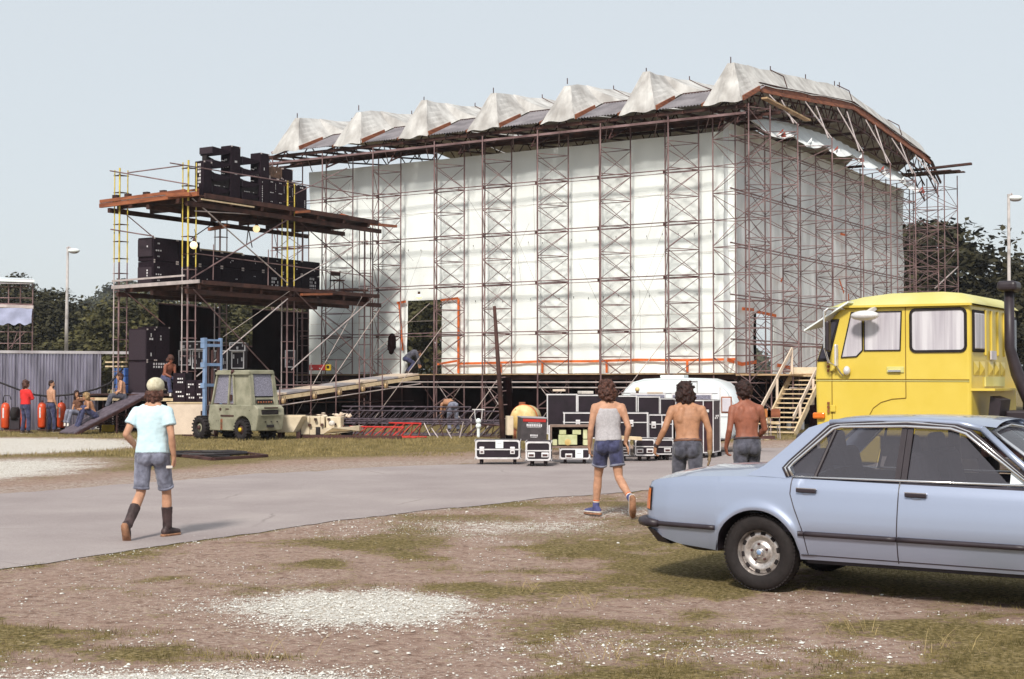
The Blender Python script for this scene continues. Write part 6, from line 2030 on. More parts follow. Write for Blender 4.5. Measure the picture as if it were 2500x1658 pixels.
# ------------------------------------------------------------ wooden stairs
st = thing('wooden_stairs', 'raw timber stairs with board handrails up to the stage deck', 'stairs', (9, 48, 0))
sb0, sb1 = Vector((8.18, 46.7, 0)), Vector((9.85, 50.0, 2.0))
wv2 = -SU * 1.15
NT = 13
for k in range(NT):
    t_ = (k + .5) / NT
    c = lerp(sb0, sb1, t_)
    dirx = (sb1 - sb0).xy.to_3d().normalized()
    plank('tread', c + Vector((0, 0, .0)), c + wv2, .24, .04, M['pale_wood'], st)
for o_ in (Vector((0, 0, 0)), wv2):
    plank('stringer', sb0 + o_ + Vector((0, 0, .02)), sb1 + o_ + Vector((0, 0, .02)), .05, .24, M['pale_wood'], st)
plank('landing_board', sb1 + Vector((.0, .15, .06)), sb1 + wv2 + Vector((0, .15, .06)), .05, .34, M['cream'], st)
slab('landing', sb1 + wv2 / 2 + SW * .6 + Vector((0, 0, -.02)), (1.2, 1.2, .05), M['timber'], st, SYAW)
for (a_, b_, D0, D1) in (((1934, 852), (1852, 1008), 49.9, 46.9), ((1992, 905), (1937, 1020), 49.2, 46.6)):
    plank('handrail', P(*a_, D0), P(*b_, D1), .04, .15, M['cream_pale'], st)
for (px, py0, py1, D) in ((1933, 850, 925, 49.9), (1897, 925, 1000, 48.4), (1861, 1000, 1040, 47.0), (1953, 985, 1050, 47.0), (1985, 925, 1000, 48.6)):
    plank('rail_post', P(px, py1, D), P(px, py0, D), .08, .06, M['cream_pale'], st, up=(0, 1, 0))
# chairs by the stairs
for k, (px, lb, mt) in enumerate(((1864, 'orange-backed chair by the foot of the stairs', 'amber_box'), (1886, 'wooden-framed chair beside the orange-backed one', 'beam'))):
    q = P(px, 1075, 43.0)
    q.z = 0
    t_ = thing('stacking_chair', lb, 'chair', q, 0, 'chairs by the foot of the stairs')
    for sx in (-.2, .2):
        for sy in (-.18, .18):
            pipe('leg', q + Vector((sx, sy, 0)), q + Vector((sx * .9, sy * .9, .45)), .014, M['steel_pale'], t_)
        pipe('back_post', q + Vector((sx * .9, -.16, .45)), q + Vector((sx * .95, -.22, .92)), .014, M['steel_pale'], t_)
    MB().box(q + Vector((0, 0, .46)), (.42, .4, .035)).build('seat', M['pale_wood'], t_, bevel=.01)
    MB().box(q + Vector((0, -.21, .78)), (.4, .03, .26)).build('backrest', M[mt], t_, bevel=.01)
rg4 = random.Random(21)
for k, (px, py, s_, mt, lb) in enumerate(((1856, 1068, .11, 'white_shoe', 'crumpled white bag beside the chairs by the stairs'), (1872, 1070, .09, 'cream', 'beige bag under the chairs by the stairs'), (1893, 1082, .12, 'denim', 'dark cloth heap near the car roof by the stairs'))):
    q = P(px, py, 42.6)
    tag(MB().ball(q, (s_ * 1.4, s_, s_), 8, 6).build('crumpled_bag', M[mt], None, smooth=True), lb, 'bag')
q = P(1988, 1010, 44.5)
tag(MB().path([(q.x, q.y, 0), (q.x + .03, q.y, .5), (q.x - .02, q.y, 1.0)], [.16, .2, .12], 9).build('hanging_cloth', M['black_cloth'], None, smooth=True), 'dark cloth bundle hanging by the stairs next to the truck', 'cloth')
# tins in the dark behind the stairs
for k, (px, lb) in enumerate(((1899, 'pale tin behind the stairs, nearest the chairs'), (1925, 'pale tin behind the middle of the stairs'), (1957, 'pale tin behind the stairs, nearest the truck'))):
    q = P(px, 930, 51.5)
    pos = Vector((q.x, q.y, 0.0))
    t_ = thing('paint_tin', lb, 'tin', pos, 0, 'tins behind the stairs')
    MB().tube(pos, pos + Vector((0, 0, .28)), .09, 12).build('body', M['alu'], t_)
    MB().tube(pos + Vector((0, 0, .28)), pos + Vector((0, 0, .30)), .095, 12).build('lid', M['steel_pale'], t_)
# blue sheeted heap in the doorway and pale top of the wall
q = P(983, 908, 57.0)
# ------------------------------------------------------------ yellow truck cab
TR = Vector((6.0, 18.6, 0))
tfw = Vector((-math.cos(R(33)), math.sin(R(33)), 0))
tlf = Vector((-tfw.y, tfw.x, 0))                # its left side, towards the lens
TM = Matrix(((tfw.x, tlf.x, 0, TR.x), (tfw.y, tlf.y, 0, TR.y), (0, 0, 1, 0), (0, 0, 0, 1)))
tk = thing('yellow_truck', 'yellow cab-over truck with curtained crew cab and black exhaust stack', 'truck', TR)
def tp(mb_, nm, mt, parent=None, **kw):
    return mb_.build(nm, M[mt], parent or tk, m=TM, **kw)
TWD = 2.42
YN, YF = 0.0, -TWD
# side silhouette (x forward from the rear cab corner, z up)
side = [(0.0, 1.0), (0.0, 2.77), (1.74, 2.77), (1.91, 2.60), (2.115, 2.05), (2.14, 1.80), (2.12, 1.0)]
mb_ = MB()
mb_.prism([(x_, YF, z_) for x_, z_ in side], (0, TWD, 0))
cabo = tp(mb_, 'cab_body', 'yellow_enamel', bevel=.05, seg=3)
# domed roof
rows = []
rx_ = [(-.04, 2.765, 0), (-.03, 2.80, .02), (.16, 2.915, .16), (.4, 2.94, .2), (1.1, 2.94, .2), (1.5, 2.90, .18), (1.78, 2.84, .10), (1.93, 2.785, .03), (1.95, 2.765, .02)]
for (x_, z_, ins) in rx_:
    row = []
    for k in range(13):
        s_ = k / 12
        edge_ = min(s_, 1 - s_) * 2
        zz = 2.765 + (z_ - 2.765) * min(1, edge_ * 11) ** .5
        row.append((x_, .035 - s_ * (TWD + .07), zz))
    rows.append(row)
tp(MB().grid(rows), 'roof', 'yellow_roof', smooth=True)
tp(MB().bar((-.03, .035, 2.755), (1.72, .035, 2.765), .04, .03), 'roof_gutter', 'yellow_enamel')
# sun visor: pale wedge over the windscreen
tp(MB().prism([(1.60, .14, 2.84), (1.66, -2.4, 2.86), (2.55, -2.2, 2.66), (2.24, .14, 2.46)], (0, 0, -.025)), 'sun_visor', 'white_lacquer')
# windscreen band and A pillar glass
tp(MB().prism([(1.775, .012, 2.60), (1.895, .012, 2.60), (2.10, .012, 2.02), (1.93, .012, 2.02)], (0, -.02, 0)), 'corner_window_frame', 'black_rubber')
tp(MB().prism([(1.81, .02, 2.56), (1.88, .02, 2.56), (2.065, .02, 2.06), (1.965, .02, 2.06)], (0, -.02, 0)), 'corner_window', 'glass_dark')
tp(MB().prism([(1.90, -.12, 2.56), (1.90, -2.3, 2.56), (2.10, -2.3, 2.06), (2.10, -.12, 2.06)], (.03, 0, .012)), 'windscreen', 'glass_dark')
def flat_window(pts, nm, fr=.035, parent=None, curtain=True, rub='black_rubber', yo=.0):
    w_ = thing(nm, None, None, TM @ Vector((pts[0][0], 0, pts[0][1])), parent=tk)
    cx = sum(p_[0] for p_ in pts) / len(pts)
    cz = sum(p_[1] for p_ in pts) / len(pts)
    def off(d_):
        out_ = []
        n_ = len(pts)
        for i in range(n_):
            a_, b_, c_ = Vector(pts[i - 1]), Vector(pts[i]), Vector(pts[(i + 1) % n_])
            e1, e2 = (b_ - a_).normalized(), (c_ - b_).normalized()
            n1, n2 = Vector((e1.y, -e1.x)), Vector((e2.y, -e2.x))
            v = (n1 + n2)
            v = v / max(.3, v.dot(n1))
            if (b_ + v * .01 - Vector((cx, cz))).length < (b_ - Vector((cx, cz))).length:
                v = -v
            out_.append(b_ + v * d_)
        return out_
    o_, i_ = off(fr), [Vector(p_) for p_ in pts]
    n_ = len(pts)
    fmb = MB()
    vs = [(p_.x, yo + .018, p_.y) for p_ in o_] + [(p_.x, yo + .018, p_.y) for p_ in i_] + [(p_.x, yo - .01, p_.y) for p_ in o_] + [(p_.x, yo - .01, p_.y) for p_ in i_]
    fs = []
    for k in range(n_):
        k2 = (k + 1) % n_
        fs += [(k, k2, n_ + k2, n_ + k), (k, 2 * n_ + k, 2 * n_ + k2, k2), (n_ + k, n_ + k2, 3 * n_ + k2, 3 * n_ + k)]
    fmb.add(vs, fs)
    fmb.build('frame', M[rub], w_, m=TM)
    MB().add([(p_.x, yo + .006, p_.y) for p_ in i_], [tuple(range(n_))]).build('pane', M['cab_glass'], w_, m=TM)
    if curtain:
        xs_ = [p_[0] for p_ in pts]
        zs_ = [p_[1] for p_ in pts]
        x0, x1, z0, z1 = min(xs_), max(xs_), min(zs_), max(zs_)
        rows_ = []
        for j in range(5):
            rows_.append([(x0 + (x1 - x0) * i / 48, yo + .0025 - .0015 + .003 * math.sin(i * 1.1 + math.sin(i * .37) * 2 + j * .1), z0 + (z1 - z0) * j / 4) for i in range(49)])
    return w_
gm = bpy.data.materials.new('curtained_cab_glass')
gm.use_nodes = True
t2 = gm.node_tree
b2 = t2.nodes['Principled BSDF']
g2 = t2.nodes.new('ShaderNodeTexCoord')
mp2 = t2.nodes.new('ShaderNodeMapping')
mp2.inputs['Scale'].default_value = (1, 1, .05)
wv3 = t2.nodes.new('ShaderNodeTexNoise')
wv3.inputs['Scale'].default_value = 9
wv3.inputs['Detail'].default_value = 3
rm2 = t2.nodes.new('ShaderNodeValToRGB')
rm2.color_ramp.elements[0].position, rm2.color_ramp.elements[1].position = .38, .62
rm2.color_ramp.elements[0].color = (.40, .37, .42, 1)
rm2.color_ramp.elements[1].color = (.62, .60, .64, 1)
t2.links.new(g2.outputs['Object'], mp2.inputs[0])
t2.links.new(mp2.outputs[0], wv3.inputs['Vector'])
t2.links.new(wv3.outputs[0], rm2.inputs[0])
t2.links.new(rm2.outputs[0], b2.inputs['Base Color'])
b2.inputs['Roughness'].default_value = 0.9
b2.inputs['Coat Weight'].default_value = 0.35
b2.inputs['Coat Roughness'].default_value = 0.04
M['cab_glass'] = gm
def rrect(x0, x1, z0, z1, r_):
    pts = []
    for (cx, cz, a0) in ((x1 - r_, z0 + r_, -90), (x1 - r_, z1 - r_, 0), (x0 + r_, z1 - r_, 90), (x0 + r_, z0 + r_, 180)):
        for k in range(4):
            aa = R(a0 + k * 30)
            pts.append((cx + r_ * math.cos(aa), cz + r_ * math.sin(aa)))
    return pts
flat_window(rrect(.08, .77, 2.16, 2.685, .05), 'rear_side_window', .035)
flat_window([(.94, 2.17), (1.42, 2.17), (1.42, 2.68), (.92, 2.68)], 'door_window', .014)
flat_window([(1.46, 2.17), (1.54, 2.09), (1.74, 2.08), (1.60, 2.68), (1.46, 2.68)], 'quarter_window', .014)
# door seams
M['seam_brown'] = mat('shadow_gap', (0.20, 0.11, 0.012), 0.8, 0, 0)
for pts in (([(.86, 2.74), (.86, 1.52)]), ([(.86, 1.52), (1.05, 1.505), (1.20, 1.46), (1.31, 1.38), (1.37, 1.27), (1.39, 1.1)]), ([(1.89, 1.88), (1.89, 1.0)])):
    tp(MB().path([(x_, .004, z_) for x_, z_ in pts], .006, 5), 'door_seam', 'seam_brown')
tp(MB().path([(0.02, .006, 1.765), (2.11, .006, 1.775)], .005, 5), 'belt_crease', 'seam_brown')
tp(MB().path([(0.02, .006, 1.745), (2.11, .006, 1.755)], .006, 5), 'belt_crease', 'yellow_roof')
for z_ in (1.93, 1.37):
    hg = thing('door_hinge', None, None, TM @ Vector((1.90, .02, z_)), parent=tk)
    MB().box((1.87, .02, z_), (.07, .03, .09)).build('hinge_leaf', M['yellow_enamel'], hg, m=TM, bevel=.006)
    for k in range(3):
        MB().tube((1.935, .025, z_ - .055 + .055 * k), (1.935, .025, z_ - .02 + .055 * k), .018, 8).build('knuckle', M['beam'], hg, m=TM)
hd = thing('door_handle', None, None, TM @ Vector((1.0, .02, 1.9)), parent=tk)
MB().box((1.0, .008, 1.90), (.24, .02, .085)).build('handle_recess', M['yellow_roof'], hd, m=TM, bevel=.02)
MB().bar((.92, .03, 1.885), (1.09, .03, 1.885), .03, .025).build('grip', M['chrome'], hd, m=TM)
# mirrors
mr = thing('mirror', None, None, TM @ Vector((1.7, .2, 2.6)), parent=tk)
MB().path([(1.70, .03, 2.74), (1.86, .22, 2.74), (1.90, .26, 2.70), (1.90, .26, 2.2), (1.86, .2, 2.0), (1.80, .03, 1.94)], .014, 6).build('mirror_arm', M['chrome'], mr, m=TM)
MB().box((1.84, .27, 2.36), (.05, .13, .42)).build('mirror_head', M['plastic_black'], mr, m=TM, bevel=.03)
mr2 = thing('mirror', None, None, TM @ Vector((1.35, .15, 2.7)), parent=tk)
MB().bar((1.27, .02, 2.74), (1.34, .16, 2.66), .06, .05).build('mirror_arm', M['alu'], mr2, m=TM)
MB().ball((1.35, .2, 2.63), (.20, .10, .07), 14, 8).build('mirror_head', M['alu'], mr2, m=TM, smooth=True)
mr3 = thing('mirror', None, None, TM @ Vector((1.75, .1, 2.0)), parent=tk)
MB().box((1.79, .10, 2.10), (.03, .10, .30)).build('mirror_head', M['alu'], mr3, m=TM, bevel=.02)
MB().path([(1.79, .1, 1.96), (1.75, .06, 1.86), (1.72, .03, 1.82)], .014, 6).build('mirror_arm', M['chrome'], mr3, m=TM)
MB().ball((1.66, .05, 1.89), (.05, .05, .065), 10, 7).build('lamp', M['alu'], mr3, m=TM, smooth=True)
tp(MB().box((2.07, .03, 1.27), (.17, .06, .085)), 'indicator_lamp', 'lamp_orange', bevel=.02)
# rear wall: posts, pressed panels, window
for y_ in (-.0,):
    pass
def rearp(mb_, nm, mt, **kw):
    return tp(mb_, nm, mt, **kw)
rearp(MB().box((-.012, -.34, 2.41), (.03, .54, .56)), 'rear_window_rubber', 'black_rubber', bevel=.02)
rearp(MB().box((-.022, -.34, 2.41), (.03, .46, .48)), 'rear_window', 'cab_glass', bevel=.015)
rearp(MB().box((-.012, -2.12, 2.39), (.03, .44, .56)), 'rear_window_rubber', 'black_rubber', bevel=.02)
rearp(MB().box((-.022, -2.12, 2.39), (.03, .36, .48)), 'rear_window', 'glass_dark', bevel=.015)
for y_ in (-.72, -1.02, -1.36, -1.70):
    rearp(MB().box((-.008, y_, 2.40), (.03, .06, .62)), 'pressed_rib', 'yellow_enamel', bevel=.015)
for y_ in (-.25, -.55, -.98, -1.3, -1.62):
    s_ = .13
    c_ = (-.035, y_, 1.91)
    rearp(MB().add([(-.004, y_ - s_, 1.82), (-.004, y_ + s_, 1.82), (-.004, y_ + s_, 2.01), (-.004, y_ - s_, 2.01), c_], [(0, 1, 4), (1, 2, 4), (2, 3, 4), (3, 0, 4)]), 'diamond_pressing', 'yellow_enamel')
rearp(MB().box((-.012, -1.15, 1.74), (.02, 1.0, .13)), 'grey_patch', 'yellow_roof')
rearp(MB().box((-.03, -1.02, 2.10), (.02, .26, .12)), 'number_plate', 'curtain')
# black underside of cab and chassis behind
tp(MB().prism([(.02, YF + .1, 1.62), (.02, -.02, 1.62), (-.28, -.1, 1.62), (-.28, YF + .1, 1.62)], (0, 0, .03)), 'cab_lip', 'yellow_enamel')
tp(MB().box((-1.6, -.72, .85), (4.6, .12, .24)), 'chassis_rail', 'steel_dark')
tp(MB().box((-1.6, -1.68, .85), (4.6, .12, .24)), 'chassis_rail', 'steel_dark')
tp(MB().box((1.05, -1.2, .9), (2.0, 2.1, .35)), 'engine_bay', 'black_rubber')
tp(MB().box((-.50, -.62, 1.18), (.36, .36, .36)), 'battery_box', 'plastic_black', bevel=.03)
tp(MB().prism([(-.25, -.25, 1.0), (-.12, -.25, 1.0), (-.18, -.25, 1.55), (-.32, -.25, 1.5)], (0, -.5, 0)), 'mudguard', 'plastic_black')
tp(MB().tube((-.6, -.8, 1.55), (-.6, -.8, 1.75), .03, 8), 'air_pipe', 'steel_dark')
for k in range(4):
    tp(MB().path([(-.7 - .1 * k, -.35, 1.20), (-.78 - .1 * k, -.28, 1.33), (-.86 - .1 * k, -.35, 1.25), (-.9, -.5, 1.15)], .022, 6), 'air_line', ('alu', 'white_lacquer', 'yellow_plastic', 'red_paint')[k])
for c_ in ((-.95, -.5, 1.42), (-1.1, -.4, 1.35)):
    tp(MB().lathe([(0, 0), (.08, 0), (.09, .03), (.08, .12), (0, .13)], c_, (.2, 1, .2), 14), 'coupling_head', 'alu', smooth=True)
# exhaust stack with flat hood
ex = thing('exhaust_stack', None, None, TM @ Vector((-.38, -1.55, 1.5)), parent=tk)
MB().path([(-.62, -.95, 1.30), (-.52, -.92, 1.50), (-.38, -.86, 1.85), (-.30, -.80, 2.2), (-.30, -.80, 2.95)], [.10, .095, .085, .068, .065], 14).build('pipe', M['plastic_black'], ex, m=TM, smooth=True)
MB().box((-.30, -.80, 3.02), (.26, .34, .14)).build('hood', M['plastic_black'], ex, m=TM, bevel=.05, seg=3)
# wheels, bumper, tank
def truck_wheel(x_, y_, r_=.50, w_=.30):
    wt = thing('wheel', None, None, TM @ Vector((x_, y_, 0)), parent=tk)
    MB().lathe([(r_ * .55, -w_ / 2), (r_ * .9, -w_ / 2), (r_, -w_ * .35), (r_, w_ * .35), (r_ * .9, w_ / 2), (r_ * .55, w_ / 2), (r_ * .5, 0), (r_ * .55, -w_ / 2)], (x_, y_, r_), (0, 1, 0), 28).build('tyre', M['black_rubber'], wt, m=TM, smooth=True)
    MB().lathe([(0, -.04), (r_ * .55, -.08), (r_ * .55, .08), (r_ * .3, .04), (0, .06)], (x_, y_ + .04, r_), (0, 1, 0), 20).build('rim', M['alu'], wt, m=TM, smooth=True)
for (x_, y_) in ((.72, -.22), (.72, -2.2), (-2.6, -.25), (-2.6, -2.2)):
    truck_wheel(x_, y_)
tp(MB().box((2.16, -1.21, .62), (.14, 2.4, .28)), 'bumper', 'plastic_black', bevel=.03)
tp(MB().box((1.65, -.03, .82), (.85, .05, .36)), 'lower_step_panel', 'yellow_enamel', bevel=.02)

# ------------------------------------------------------------ blue saloon car
th_ = R(33)
cf = Vector((math.cos(th_), -math.sin(th_), 0))
clf = Vector((math.sin(th_), math.cos(th_), 0))      # its left, away from the lens
cw = G(1855, 1441)
c0 = cw + clf * .80
CARM = Matrix(((cf.x, clf.x, 0, c0.x), (cf.y, clf.y, 0, c0.y), (0, 0, 1, 0), (0, 0, 0, 1)))
car = thing('blue_saloon_car', 'metallic pale blue four-door saloon car parked with its tail towards the stage', 'car', c0)
pm = bpy.data.materials.new('metallic_pale_blue_paint')
pm.use_nodes = True
t3 = pm.node_tree
b3 = t3.nodes['Principled BSDF']
b3.inputs['Base Color'].default_value = (0.36, 0.41, 0.50, 1)
b3.inputs['Metallic'].default_value = 0.5
b3.inputs['Roughness'].default_value = 0.33
b3.inputs['Coat Weight'].default_value = 0.8
b3.inputs['Coat Roughness'].default_value = 0.06
fn3 = t3.nodes.new('ShaderNodeTexNoise')
fn3.inputs['Scale'].default_value = 900
mx3 = t3.nodes.new('ShaderNodeValToRGB')
mx3.color_ramp.elements[0].position, mx3.color_ramp.elements[1].position = .35, .7
mx3.color_ramp.elements[0].color = (0.31, 0.355, 0.48, 1)
mx3.color_ramp.elements[1].color = (0.40, 0.45, 0.585, 1)
tc3 = t3.nodes.new('ShaderNodeTexCoord')
t3.links.new(tc3.outputs['Object'], fn3.inputs['Vector'])
t3.links.new(fn3.outputs[0], mx3.inputs[0])
t3.links.new(mx3.outputs[0], b3.inputs['Base Color'])
M['car_paint'] = pm
M['tyre'] = mat('car_tyre', (0.020, 0.016, 0.016), 0.75, 0, 0.2, 20, 0.2, 120, spec=0.25)
M['wheel_alloy'] = mat('brushed_alloy', (0.50, 0.46, 0.44), 0.38, 0.75, 0.2, 40)
M['seat_cloth'] = mat('dark_seat_cloth', (0.05, 0.045, 0.06), 0.9, 0, 0.2, 8)
gl = bpy.data.materials.new('car_window_glass')
gl.use_nodes = True
t4 = gl.node_tree
b4 = t4.nodes['Principled BSDF']
b4.inputs['Base Color'].default_value = (0.075, 0.07, 0.085, 1)
b4.inputs['Roughness'].default_value = 0.05
b4.inputs['Alpha'].default_value = 0.6
b4.inputs['Specular IOR Level'].default_value = 0.9
M['car_glass'] = gl
XR, XF = -1.13, 3.62
def body_hw(x):        # half width at the widest height
    return float(np.interp(x, [-1.13, -1.05, -.85, -.4, .5, 2.4, 3.0, 3.45, 3.62], [.66, .76, .83, .875, .89, .885, .86, .79, .66]))
def top_z(x):          # shoulder line
    return float(np.interp(x, [-1.13, -1.08, -1.0, -.7, -.2, .3, 1.2, 2.2, 2.9, 3.5, 3.62], [.80, .86, .885, .925, .945, .945, .935, .925, .90, .84, .76]))
WB = 2.795
def low_z(x):
    z = float(np.interp(x, [-1.13, -1.0, -.75, -.4, .4, 2.3, 3.2, 3.62], [.47, .41, .34, .31, .285, .285, .30, .36]))
    for cx in (0.0, WB):
        d_ = abs(x - cx)
        if d_ < .372:
            z = max(z, .315 + math.sqrt(.372 ** 2 - d_ ** 2) * .965)
    return z
def prof_y(s):         # relative half width over the height of the side, 0 sill .. 1 shoulder
    return float(np.interp(s, [0, .12, .33, .42, .62, .85, .95, 1.0], [.905, .945, .990, 1.0, .992, .965, .945, .915]))
xsr = sorted(set([round(v, 3) for v in list(np.linspace(XR, XF, 96)) + [-.372 + .0001, .372 - .0001, WB - .3719, WB + .3719] + list(np.linspace(-.37, .37, 27)) + list(np.linspace(WB - .37, WB + .37, 27))]))
def side_rows(sg):
    rows_ = []
    for x in xsr:
        zl_, zt_ = low_z(x), top_z(x)
        row = []
        for j in range(15):
            z = zl_ + (zt_ - zl_) * j / 14
            s_ = (z - .285) / (zt_ - .285)
            y_ = body_hw(x) * prof_y(max(0, min(1, s_)))
            # flared wheel arch lip
            for cx in (0.0, WB):
                d_ = math.hypot(x - cx, z - .315)
                y_ += .022 * math.exp(-((d_ - .385) / .035) ** 2)
            row.append((x, -sg * y_, z))
        rows_.append(row)
    return rows_
mbc = MB()
mbc.grid([list(reversed(r_)) for r_ in side_rows(1)])
mbc.grid(side_rows(-1))
# boot lid and bonnet with crown, closed at the ends
def deck_rows(x0, x1, n_, crown):
    rows_ = []
    for i in range(n_ + 1):
        x = x0 + (x1 - x0) * i / n_
        zt_, hw = top_z(x), body_hw(x) * prof_y(1)
        rows_.append([(x, hw * (1 - 2 * k / 12), zt_ + crown(x) * (1 - (abs(1 - 2 * k / 12)) ** 2.2)) for k in range(13)])
    return rows_
mbc.grid(deck_rows(XR, .45, 22, lambda x: float(np.interp(x, [-1.13, -1.0, -.6, -.1, .45], [.02, .055, .075, .08, .06]))))
mbc.grid(deck_rows(2.0, XF, 22, lambda x: float(np.interp(x, [2.0, 2.4, 3.3, 3.62], [.05, .07, .06, .02]))))
# tail and nose
for x, sgn in ((XR, 1), (XF, -1)):
    zl_, zt_ = low_z(x), top_z(x)
    rows_ = []
    for j in range(15):
        z = zl_ + (zt_ - zl_) * j / 14
        hw = body_hw(x) * prof_y((z - .285) / (zt_ - .285))
        rows_.append([(x - sgn * (.03 * math.sin(math.pi * j / 14)) * (1 if abs(k - 6) < 6 else 0), sgn * hw * (1 - 2 * k / 12), z) for k in range(13)])
    mbc.grid(rows_)
# floor
mbc.add([(XR + .05, -.6, .45), (XF - .1, -.6, .36), (XF - .1, .6, .36), (XR + .05, .6, .45)], [(0, 1, 2, 3)])
def cp(mb_, nm, mt, parent=None, **kw):
    return mb_.build(nm, M[mt] if isinstance(mt, str) else mt, parent or car, m=CARM, **kw)
bo = cp(mbc, 'body', 'car_paint', smooth=True, weld=True)
# floor pan and inner arches
cp(MB().box((1.45, 0, .30), (2.1, 1.5, .1)), 'floor_pan', 'plastic_black')
for cx in (0.0, WB):
    for sg in (-1, 1):
        rows_ = []
        for k in range(17):
            aa = math.pi * k / 16
            rows_.append([(cx + .375 * math.cos(aa), sg * y_, .315 + .365 * math.sin(aa)) for y_ in (.55, .86)])
        cp(MB().grid(rows_), 'wheel_house', 'plastic_black', smooth=True)
        cp(MB().quad((cx - .37, sg * .55, .3), (cx + .37, sg * .55, .3), (cx + .25, sg * .55, .62), (cx - .25, sg * .55, .62)), 'wheel_house', 'plastic_black')
cp(MB().ball((-.62, -.15, .34), (.34, .60, .10), 16, 8), 'spare_wheel_well', 'plastic_black', smooth=True)
# greenhouse: roof, pillars
def gz(x):
    return float(np.interp(x, [.30, .42, .62, 1.2, 1.7, 1.95, 2.1], [1.345, 1.40, 1.445, 1.46, 1.45, 1.42, 1.39]))
def gy_(x):
    return float(np.interp(x, [.3, .62, 1.2, 1.8, 2.1], [.60, .635, .645, .625, .59]))
rows_ = []
for i in range(21):
    x = .36 + (1.90 - .36) * i / 20
    hw = gy_(x)
    rows_.append([(x, hw * (1 - 2 * k / 14), gz(x) - .04 * abs(1 - 2 * k / 14) ** 4 + .012 * (1 - (1 - 2 * k / 14) ** 2)) for k in range(15)])
cp(MB().grid(rows_), 'roof', 'car_paint', smooth=True)
BZ = .945
for sg in (1, -1):
    y0, y1 = -sg * .80, -sg * .645
    def sp_(x, z):
        """point on the leaning side plane of the greenhouse"""
        return (x, y0 + (y1 - y0) * (z - BZ) / (1.37 - BZ), z)
    # C pillar: broad painted panel sweeping down into the boot
    cpo = [(-.12, .955), (.03, 1.04), (.19, 1.18), (.38, 1.36), (.58, 1.425), (.64, 1.395), (.52, 1.30), (.30, 1.06), (.22, 1.02), (.30, .945)]
    in_ = [(q_[0], q_[1] + sg * .03, q_[2]) for q_ in [sp_(*p_) for p_ in cpo]]
    mb_ = MB()
    mb_.add([sp_(*p_) for p_ in cpo], [(0, 1, 7, 8), (1, 2, 7), (2, 3, 6, 7), (3, 4, 5, 6), (0, 8, 9)] if sg == 1 else [(8, 7, 1, 0), (7, 2, 1), (7, 6, 3, 2), (6, 5, 4, 3), (9, 8, 0)])
    cp(mb_, 'rear_pillar', 'car_paint')
    # roof side rail and A pillar
    rail = [(.56, 1.405), (.9, 1.428), (1.3, 1.43), (1.62, 1.415), (1.80, 1.375)]
    cp(MB().path([sp_(*p_) for p_ in rail], .026, 8), 'roof_rail', 'car_paint', smooth=True)
    cp(MB().path([sp_(*p_) for p_ in ((1.80, 1.375), (2.04, 1.17), (2.33, .94))], .028, 8), 'front_pillar', 'car_paint', smooth=True)
    # bright and black window surrounds
    loop = [(.30, .965), (.255, 1.03), (.30, 1.08), (.60, 1.355), (.66, 1.372), (1.2, 1.385), (1.56, 1.372), (1.68, 1.335), (2.20, .955)]
    for (dl, rr_, mt) in ((0, .013, 'chrome'), (.020, .009, 'plastic_black'), (.034, .009, 'chrome'), (.050, .010, 'plastic_black')):
        pts = []
        for (x, z) in loop:
            cx, cz = 1.15, 1.08
            v = Vector((x - cx, z - cz))
            v = v.normalized() * dl
            q_ = sp_(x + v.x, z + v.y)
            pts.append((q_[0], q_[1] - sg * (.012), q_[2]))
        cp(MB().path(pts, rr_, 7), 'window_trim', mt, smooth=True)
    cp(MB().path([(x, y0 - sg * .006, .958) for x in (.30, 1.2, 2.2)], .011, 7), 'belt_trim', 'chrome', smooth=True)
    # glass
    for nm, pts in (('quarter_light', [(.31, .97), (.275, 1.03), (.57, 1.32), (.60, 1.33), (.47, .965)]), ('rear_door_glass', [(.50, .965), (.635, 1.345), (.68, 1.36), (1.17, 1.37), (1.15, .96)]), ('front_door_glass', [(1.25, .96), (1.27, 1.37), (1.56, 1.358), (1.66, 1.32), (2.03, .96)])):
        q_ = [sp_(*p_) for p_ in pts]
        q_ = [(a_, b_ + sg * .012, c_) for a_, b_, c_ in q_]
        cp(MB().add(q_, [tuple(range(len(q_)))]), nm, 'car_glass')
    cp(MB().add([(a_, b_ + sg * .008, c_) for a_, b_, c_ in [sp_(*p_) for p_ in ((2.04, .96), (2.19, .96), (2.04, 1.10))]], [(0, 1, 2)]), 'mirror_patch', 'white_lacquer')
    # B pillar in black, quarter light bar
    for (x0, x1) in ((1.15, 1.195), (1.20, 1.245)):
        cp(MB().prism([sp_(x0, .955), sp_(x1, .955), sp_(x1 + .015, 1.375), sp_(x0 + .015, 1.375)], (0, sg * .02, 0)), 'door_pillar', 'plastic_black')
    cp(MB().path([sp_(.485, .955), sp_(.615, 1.345)], .014, 6), 'quarter_light_bar', 'plastic_black')
    # door seams following the bulged side
    def sidept(x, z, e=.0035):
        zt_ = top_z(x)
        yy = body_hw(x) * prof_y(max(0, min(1, (z - .285) / (zt_ - .285))))
        for cx in (0.0, WB):
            d_ = math.hypot(x - cx, z - .315)
            yy += .022 * math.exp(-((d_ - .385) / .035) ** 2)
        return (x, -sg * (yy + e), z)
